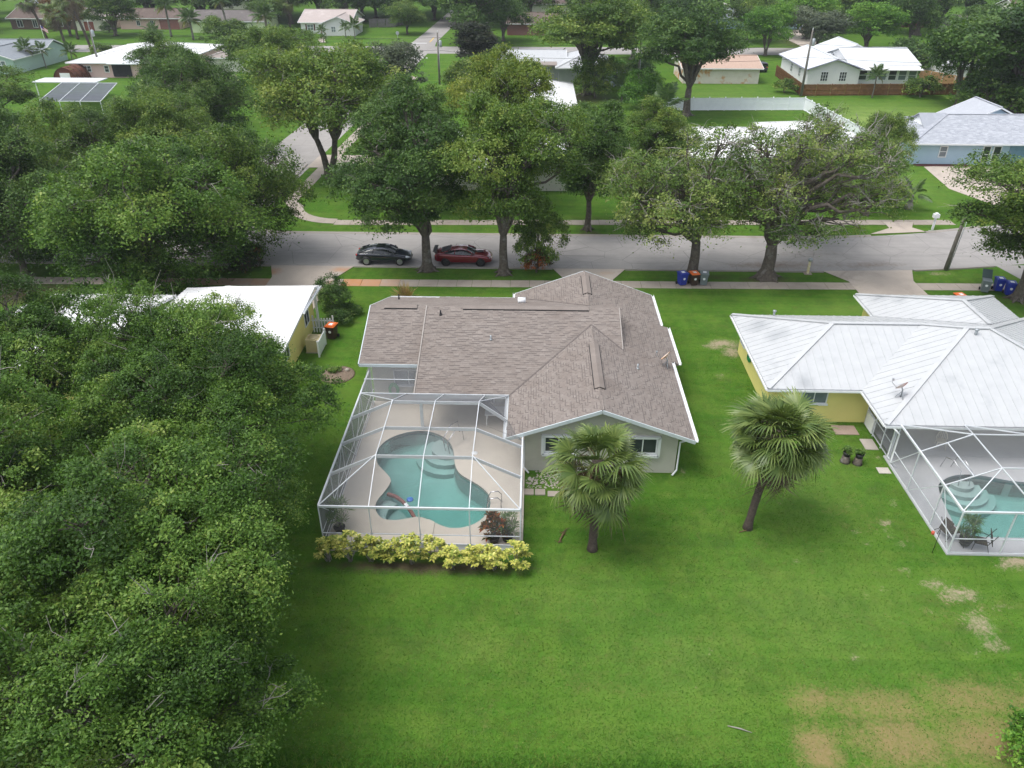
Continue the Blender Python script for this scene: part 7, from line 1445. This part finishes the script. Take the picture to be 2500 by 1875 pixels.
def sabal(label, loc, h, lean=(0, 0), n=52, dead=16, sc=1., r=.17, seed=1, group='sabal palms', name='palm_tree', far=False):
    t = thing(name, label, 'palm tree', loc, group); x, y, z = loc; rng = random.Random(seed); tx, ty = x + lean[0], y + lean[1]; H = h
    q = MB(); k = 14; P = [(x + lean[0] * (i / k) ** 1.5, y + lean[1] * (i / k) ** 1.5, z - .1 + (H + .1) * i / k) for i in range(k + 1)]
    q.tube(P, [r * (1.45 if i == 0 else 1.2 if i == 1 else 1.0 + .05 * (i % 2)) for i in range(k + 1)], 10); obj('trunk', q, PBARK, t)
    if not far: q = MB(); q.ball((tx, ty, z + H - .05), (r * 2.0, r * 2.0, .55), 10, 7); obj('crown_shaft', q, PBARK, t)
    def put(me, yaw, pitch, s, roll=0, nm='frond', dz=0):
        o = bpy.data.objects.new(nm, me); COL.objects.link(o); o.parent = t; o.location = Vector((tx, ty, z + H + dz)) - Vector(loc); o.rotation_euler = Euler((roll, -pitch, yaw), 'XYZ'); o.scale = (s, s, s)
    skew = rng.uniform(0, 6.28)
    for i in range(n):
        f = i / n; yaw = i * 2.39996 + rng.uniform(-.2, .2); pitch = R(80 - 118 * f ** .85 + rng.uniform(-16, 12) - 12 * math.cos(yaw - skew)); put(rng.choice(FAN) if rng.random() > (f - .55) * 1.1 else (FANy[0] if rng.random() < .6 else rng.choice(FANd)), yaw, pitch, sc * rng.uniform(.88, 1.12) * (.8 if f < .12 else 1), rng.uniform(-.5, .5))
    for i in range(dead): put(rng.choice(FANd), i * 2.4 + rng.uniform(-.4, .4), R(-54 + rng.uniform(-18, 18)), sc * rng.uniform(.85, 1.1), rng.uniform(-.6, .6), 'dead_frond', -.15)
    if not far:                                                              # brown seed stalks among the leaves
        for i in range(9):
            q = MB(); a = rng.uniform(0, 6.28); L = rng.uniform(1.0, 1.7); e = (math.cos(a) * L, math.sin(a) * L, rng.uniform(-.5, .35)); q.tube([(0, 0, .1), (e[0] * .5, e[1] * .5, .45), e], .02, 4)
            for _ in range(26): p = [e[k] * rng.uniform(.55, 1.) + rng.uniform(-.08, .08) for k in range(3)]; p[2] += .25; q.tube([p, [p[0] + rng.uniform(-.2, .2), p[1] + rng.uniform(-.2, .2), p[2] - rng.uniform(.1, .4)]], .012, 3)
            o = obj('seed_stalk', q, STALK); o.parent = t; o.location = (tx - x, ty - y, H)
    return t
STALK = mat('brown_seed_stalk', (.16, .105, .055), (.10, .065, .035), 8, .9)
sabal('fan palm with hanging brown fronds in front of the gable window', (2.9, 26.1, 0), 4.4, (.05, .35), 58, 20, 1.28, .19, 3)
sabal('leaning fan palm on the lawn left of the yellow house', (10.35, 27.75, 0), 5.0, (.65, .3), 100, 22, 1.24, .18, 8)
sabal('tall slim fan palm rising between the mint and pink houses', (-94, 172, 0), 11.5, (-2.2, 0), 34, 6, 1.9, .26, 5, far=True)
sabal('fan palm leaning at the far left edge', (-118.5, 198, 0), 9.2, (-2.5, 0), 30, 8, 1.9, .28, 6, far=True)
sabal('round-headed fan palm behind the queen palm by the lime house', (-67, 226, 0), 6.5, (0, 0), 32, 8, 1.9, .25, 7, far=True)
sabal('tall fan palm right of the orange-flowered tree', (-112, 200, 0), 8.5, (.6, 0), 30, 6, 1.8, .26, 15, far=True)
sabal('fan palm behind the mint house ridge', (-104, 180, 0), 7.5, (-.5, 0), 30, 6, 1.7, .25, 16, far=True)
def pin_mesh(seed, m, L=2.6, nleaf=34, ll=.75, arch=.9, wide=.03):
    rng = np.random.default_rng(seed); V = []; F = []; T = []
    def sp(f): return np.array([L * f * (1 - .18 * f * arch), 0, .55 * f * L * .35 - arch * f ** 2.2 * L * .5])
    for i in range(6):
        a, b = sp(i / 6), sp((i + 1) / 6); o = len(V); w = .03 * (1 - i / 7); V += [a + [0, -w, 0], b + [0, -w, 0], b + [0, w, 0], a + [0, w, 0]]; F.append((o, o + 1, o + 2, o + 3)); T += [.6] * 4
    for i in range(nleaf):
        f = .18 + .82 * i / nleaf; p = sp(f)
        for s in (-1, 1):
            l = ll * math.sin(math.pi * min(.95, .25 + f * .72)) * rng.uniform(.8, 1.1); d = np.array([.45 * l, s * l * .8, -.35 * l * rng.uniform(.5, 1.5)]); o = len(V); t = rng.uniform(.2, .75)
            V += [p, p + d * .5 + [wide, 0, 0], p + d + [0, 0, -.12 * l], p + d * .5 - [wide, 0, 0]]; F.append((o, o + 1, o + 2, o + 3)); T += [t] * 4
    return np_mesh('frond', np.array(V), np.array(F), m, np.array(T))
PIN = [pin_mesh(i, PINM, 2.6, 30, .8, .8 + .2 * i, .05) for i in range(2)]; PINy = pin_mesh(9, FANY, 2.2, 26, .7, 1.3, .05)
def queen(label, loc, h, n=18, sc=1., r=.16, seed=1, lean=(0, 0), dead=3, bottle=False, group='feather palms', up=82):
    t = thing('palm_tree', label, 'palm tree', loc, group); rng = random.Random(seed); q = MB(); k = 8
    rr = [r * (1.2 if i < 2 else 1) for i in range(k + 1)] if not bottle else [r * 2.0, r * 2.5, r * 2.5, r * 2.2, r * 1.7, r * 1.2, r * .8, r * .6, r * .5]
    q.tube([(loc[0] + lean[0] * i / k, loc[1] + lean[1] * i / k, h * i / k - .05) for i in range(k + 1)], rr, 8); obj('trunk', q, WOODP if not bottle else GALVB, t)
    for i in range(n + dead):
        f = i / max(1, n); o = bpy.data.objects.new('frond', rng.choice(PIN) if i < n else PINy); COL.objects.link(o); o.parent = t; o.location = (lean[0], lean[1], h)
        o.rotation_euler = Euler((rng.uniform(-.3, .3), -R(up - 95 * min(1, f) + rng.uniform(-8, 8)), i * 2.4), 'XYZ'); s = sc * rng.uniform(.85, 1.1); o.scale = (s, s, s)
    return t
GALVB = mat('swollen_grey_trunk', (.30, .27, .25), (.22, .20, .185), 6, .9)
queen('feather palm left of the lime house on the far lawn', (-91, 205, 0), 7.0, 20, 1.5, .25, 2)
queen('drooping feather palm in front of the lime house', (-83.5, 200, 0), 4.6, 20, 1.45, .25, 3)
queen('feather palm with pale trunk before the lime house porch', (-76.5, 206, 0), 8.0, 18, 1.2, .25, 4, (-1., 0))
queen('big drooping feather palm left of the shuttered house', (-62.5, 192, 0), 6.2, 22, 1.55, .28, 5, (0, 0), 4)
for i, (x, y, h, s, lab) in enumerate(((-53.2, 205.5, 1.5, .8, 'small palm at the front door of the shuttered house'), (-47.4, 205.5, 2.2, .85, 'small palm in front of the white gable'), (-44.6, 203, 2.8, 1.1, 'palm at the right corner of the shuttered house'), (-50.6, 196, 1.0, .6, 'tiny palm in a ring of mulch on the far lawn'), (-98.6, 156.5, 3.6, 1.0, 'young palm against the mint house wall'), (-96.4, 158, 3.2, .9, 'second young palm right of the mint house wall'), (-93.6, 163, 2.2, 1.0, 'palm clump right of the mint house'), (54.8, 132.4, 3.4, .95, 'thin palm in front of the brown fence'), (-86.5, 186, 3.0, 1.2, 'palm beside the pole above the pink house'))):
    queen(lab, (x, y, 0), h, 13, s, .1, 20 + i, dead=1)
queen('coconut palm fronds rising behind the street trees at the centre', (18.2, 112.5, 0), 2.2, 12, 1.75, .2, 31, dead=1, up=88); queen('second coconut palm left of the centre pole', (13.8, 128.5, 0), 1.8, 10, 1.5, .18, 32, dead=0, up=88)
queen('bottle palm with swollen grey trunk on the right lawn', (37.4, 75.6, 0), 1.5, 7, .85, .16, 33, (.15, 0), 0, True, up=70); queen('smaller bottle palm beside the swollen one', (36.4, 76.1, 0), 1.2, 7, .75, .13, 34, (-.1, 0), 0, True, up=70)
# ---------------------------------------------------------------- variegated shrubs in front of the cage
VARI = leaf_mat('variegated_leaves', [(.05, .11, .02), (.13, .21, .03), (.38, .42, .08), (.62, .60, .13), (.78, .74, .26)], .45, .15, .4)
def rosettes(seed, P, nleaf=14, L=.16, m=None, asp=.42, up=.5, tm=.55):
    """whorls of leaves at the branch tips"""
    rng = np.random.default_rng(seed); C_ = np.repeat(np.array(P), nleaf, 0); n = len(C_); a = rng.uniform(0, 6.28, n); el = rng.uniform(-.15, 1.1, n) * up
    d = np.stack([np.cos(a) * np.cos(el), np.sin(a) * np.cos(el), np.sin(el)], 1); s = np.stack([-np.sin(a), np.cos(a), 0 * a], 1); l = (L * rng.uniform(.7, 1.25, n))[:, None]; w = l * asp
    p0 = C_ + d * .02; V = np.stack([p0, p0 + d * l * .5 + s * w * .5 + [0, 0, .02], p0 + d * l - [0, 0, .03], p0 + d * l * .5 - s * w * .5 + [0, 0, .02]], 1).reshape(-1, 3)
    return V, np.arange(4 * n).reshape(n, 4), np.repeat(np.clip(rng.normal(tm, .2, n), 0, 1), 4)
SHR = 'variegated shrubs along the pool cage'
rnd = random.Random(9); labs = ['leftmost yellow variegated shrub touching the oak crown', 'second yellow variegated shrub from the left by the cage', 'third yellow variegated shrub from the left by the cage', 'fourth yellow variegated shrub from the left by the cage', 'fifth yellow variegated shrub from the left, in the middle of the row', 'sixth yellow variegated shrub from the left by the cage', 'seventh yellow variegated shrub from the left by the cage', 'eighth yellow variegated shrub from the left by the cage', 'ninth yellow variegated shrub from the left by the cage', 'rightmost yellow variegated shrub at the cage corner']
for i in range(10):
    x = -8.95 + i * .93; y = 25.05 - (.25 if i > 5 else 0) + rnd.uniform(-.1, .1); h = (1.25, 1.75, 1.35, 1.15, 1.6, 1.35, 1.3, 1.35, 1.25, 1.4)[i]; w_ = (.55, .6, .5, .45, .5, .48, .45, .55, .55, .6)[i]
    t = thing('variegated_shrub', labs[i], 'shrub', (x, y, 0), SHR); tips = []
    q = MB()
    for k in range(int(24 * w_ / .5)):
        a = rnd.uniform(0, 6.28); r_ = w_ * math.sqrt(rnd.uniform(0, 1)); hh = h * rnd.uniform(.45, 1.) * (1 - .3 * (r_ / w_) ** 2); p = (x + r_ * math.cos(a), y + r_ * math.sin(a), hh); tips.append(p)
        if k < 12: q.tube([(x + rnd.uniform(-.1, .1), y + rnd.uniform(-.1, .1), 0), (x + r_ * .5 * math.cos(a), y + r_ * .5 * math.sin(a), hh * .5), p], [.02, .014, .008], 4)
    obj('stems', q, TWIG, t); V_, F_, T_ = rosettes(40 + i, tips, 24, .20, VARI); obj('foliage', np_mesh('foliage', V_, F_, VARI, T_), None, t)
def planter_bed(label, x, y, m1, kind, seed, group=None):
    t = thing('potted_plant', label, 'plant', (x, y, .1), group); rr = random.Random(seed); tips = []
    q = MB(); q.lathe((x, y, .1), [(.2, 0), (.26, .22), (.28, .25), (.22, .25), (.05, .24)], 14); obj('pot', q, plain('dark_pot_%d' % seed, (.04, .036, .034), .6), t); q = MB()
    for k in range(16):
        a = rr.uniform(0, 6.28); L = rr.uniform(.1, .5); p = (x + L * math.cos(a), y + L * math.sin(a), .35 + rr.uniform(.1, 1.25)); q.tube([(x, y, .3), p], [.02, .01], 4); tips.append(p)
    obj('stems', q, TWIG, t); V_, F_, T_ = rosettes(seed, tips, 24, .38 if kind else .28, m1, .10 if kind else .4, 1.1, .45); obj('foliage', np_mesh('foliage', V_, F_, m1, T_), None, t); return t
planter_bed('spiky dark green potted plant in the right corner of the pool cage', -1.0, 26.5, PINM, 1, 61); planter_bed('orange croton plant in the right corner of the pool cage', -1.62, 26.4, CROT, 0, 62); planter_bed('dark spiky potted plant in the left corner of the pool cage', -8.9, 26.9, PINM, 1, 63)
planter_bed('spiky plant on the side table by the right pool', 19.95, 26.75, PINM, 1, 64).location.z = .2
for i, (x, y, lab) in enumerate(((16.75, 33.15, 'left one of the two potted plants on stumps on the lawn'), (17.35, 33.0, 'right one of the two potted plants on stumps on the lawn'))):
    t = thing('potted_plant', lab, 'potted plant', (x, y, 0), 'potted plants on stumps'); q = MB(); q.lathe((x, y, 0), [(.28, 0), (.22, .1), (.2, .4)], 9); obj('stump', q, BARK, t); q = MB(); q.lathe((x, y, .4), [(.16, 0), (.24, .26), (.2, .26), (.03, .24)], 12); obj('pot', q, BLACKP, t)
    V_, F_, T_ = rosettes(70 + i, [(x + random.uniform(-.16, .16), y + random.uniform(-.16, .16), .66 + random.uniform(0, .22)) for _ in range(14)], 16, .16, LIMEL); obj('foliage', np_mesh('foliage', V_, F_, OAKD, T_), None, t)
# mulch ring with cut shrub, driftwood, sticks, pampas tuft
mr = thing('mulch_ring', 'round mulch bed with a clipped low plant on the left lawn', 'flower bed', (-12.3, 41.4, 0)); q = MB(); q.lathe((-12.3, 41.4, 0), [(1.15, -.02), (1.0, .06), (.6, .12), (.05, .14)], 24); obj('mulch', q, mat('tan_mulch', (.25, .195, .15), (.13, .10, .075), 9, .95, .1, bmp=.9, bscale=22), mr)
V_, F_, T_ = rosettes(80, [(-12.45 + random.uniform(-.45, .3), 41.6 + random.uniform(-.3, .35), .15 + random.uniform(0, .22)) for _ in range(40)], 14, .13, LAUR); obj('foliage', np_mesh('foliage', V_, F_, LAUR, T_), None, mr)
q = MB(); q.ball((-11.75, 41.75, .16), (.16, .13, .12), 8, 6); obj('stone', q, PEB, mr)
for i, (x, y, a, lab) in enumerate(((10.15, 27.5, .3, 'fallen palm leaf base at the foot of the leaning palm'), (7.6, 17.1, -.3, 'bare pale stick lying on the lawn near the bottom'), (1.55, 26.9, 1.2, 'dry brown frond fallen left of the fan palm trunk'))):
    q = MB(); L = (.28, .42, .5)[i]; q.tube([(x - L * math.cos(a), y - L * math.sin(a), .03), (x, y, .07), (x + L * math.cos(a), y + L * math.sin(a), .03)], [.02, .03 + .02 * (i == 2), .012], 5)
    if i == 2:
        for k in range(24): f = rnd.uniform(-1, 1); q.tube([(x + L * f * math.cos(a), y + L * f * math.sin(a), .06), (x + L * f * math.cos(a) + rnd.uniform(-.22, .22), y + L * f * math.sin(a) + rnd.uniform(-.22, .22), .02)], .012, 3)
    tag(obj('fallen_branch', q, STALK if i != 1 else TWIG), lab, 'branch')
t = thing('ornamental_grass', 'tuft of dry tan ornamental grass behind the brown roof ridge', 'grass tuft', (-9.6, 52.6, 0)); V_, F_, T_ = rosettes(90, [(-9.6 + random.uniform(-.3, .3), 52.6 + random.uniform(-.3, .3), .1) for _ in range(14)], 16, 1.3, None, .04, 1.3, .6); obj('blades', np_mesh('blades', V_, F_, leaf_mat('dry_grass', [(.25, .18, .08), (.36, .26, .12), (.45, .34, .16)]), T_), None, t)
# ---------------------------------------------------------------- grass blades: real tufts over the nearest lawn
GRASS = leaf_mat('grass_blades', [(.026, .088, .009), (.044, .134, .013), (.070, .172, .020), (.108, .212, .030), (.190, .225, .058)], .7, .3, .08)
rng = np.random.default_rng(5); n = 210000
gx_ = rng.uniform(-12, 21, n); gy_ = 14.4 + 34 * rng.uniform(0, 1, n) ** 1.7
ok = ~((gx_ > -9.6) & (gx_ < -.2) & (gy_ > 25.4)) & ~((gx_ > -.4) & (gx_ < 7.6) & (gy_ > 30.4)) & ~((gx_ > 13.6) & (gy_ > 36.8)) & ~((gx_ > 18.8) & (gy_ > 26)) & ~((gx_ < -9.4) & (gy_ > 37.5) & (gx_ > -13.4) & (gy_ < 42.5)) & ~((gx_ > -10) & (gx_ < 0) & (gy_ > 24.5))
bad = blobs(gx_, gy_, BARE) + .85 * blobs(gx_, gy_, DEAD) + blobs(gx_, gy_, LIT[11:16]); ok &= rng.uniform(0, 1, n) > bad * 1.1
gx_, gy_ = gx_[ok], gy_[ok]; n = len(gx_); tl = blobs(gx_, gy_, TALL); hgt = rng.uniform(.02, .055, n) * (1 + 3.2 * tl); a = rng.uniform(0, 6.28, n); w_ = rng.uniform(.010, .024, n); ln = rng.normal(0, .9, (n, 2)) * hgt[:, None]
P = np.stack([gx_, gy_, np.zeros(n)], 1); dx = np.stack([np.cos(a) * w_, np.sin(a) * w_, np.zeros(n)], 1); tip = P + np.stack([ln[:, 0], ln[:, 1], hgt], 1)
lowf = .5 + .25 * np.sin(gx_ * .9 + np.sin(gy_ * .7) * 2) * np.sin(gy_ * .55 + 1.3 + np.sin(gx_ * .5))
V_ = np.stack([P - dx, P + dx, tip], 1).reshape(-1, 3); o = link('grass', np_mesh('grass', V_, np.arange(3 * n).reshape(n, 3), GRASS, np.repeat(np.clip(lowf * .6 + .28 + rng.normal(0, .17, n), .15, 1), 3))); stuff(o); o['label'] = 'short grass blades of the near lawn'; o['category'] = 'grass'
# ---------------------------------------------------------------- thin air haze over the whole neighbourhood
hb_ = MB(); hb_.bx(-3400, 3400, -3400, 3400, -4.5, 27.5)
hm_, ht_, hp_, ho_ = nodes('haze'); ht_.nodes.remove(hp_)
pv = ht_.nodes.new('ShaderNodeVolumePrincipled'); pv.inputs['Color'].default_value = (.86, .92, 1., 1); pv.inputs['Density'].default_value = .00022; pv.inputs['Anisotropy'].default_value = .2
ht_.links.new(pv.outputs[0], ho_.inputs['Volume'])
hz_ = obj('haze', hb_, hm_); stuff(hz_)
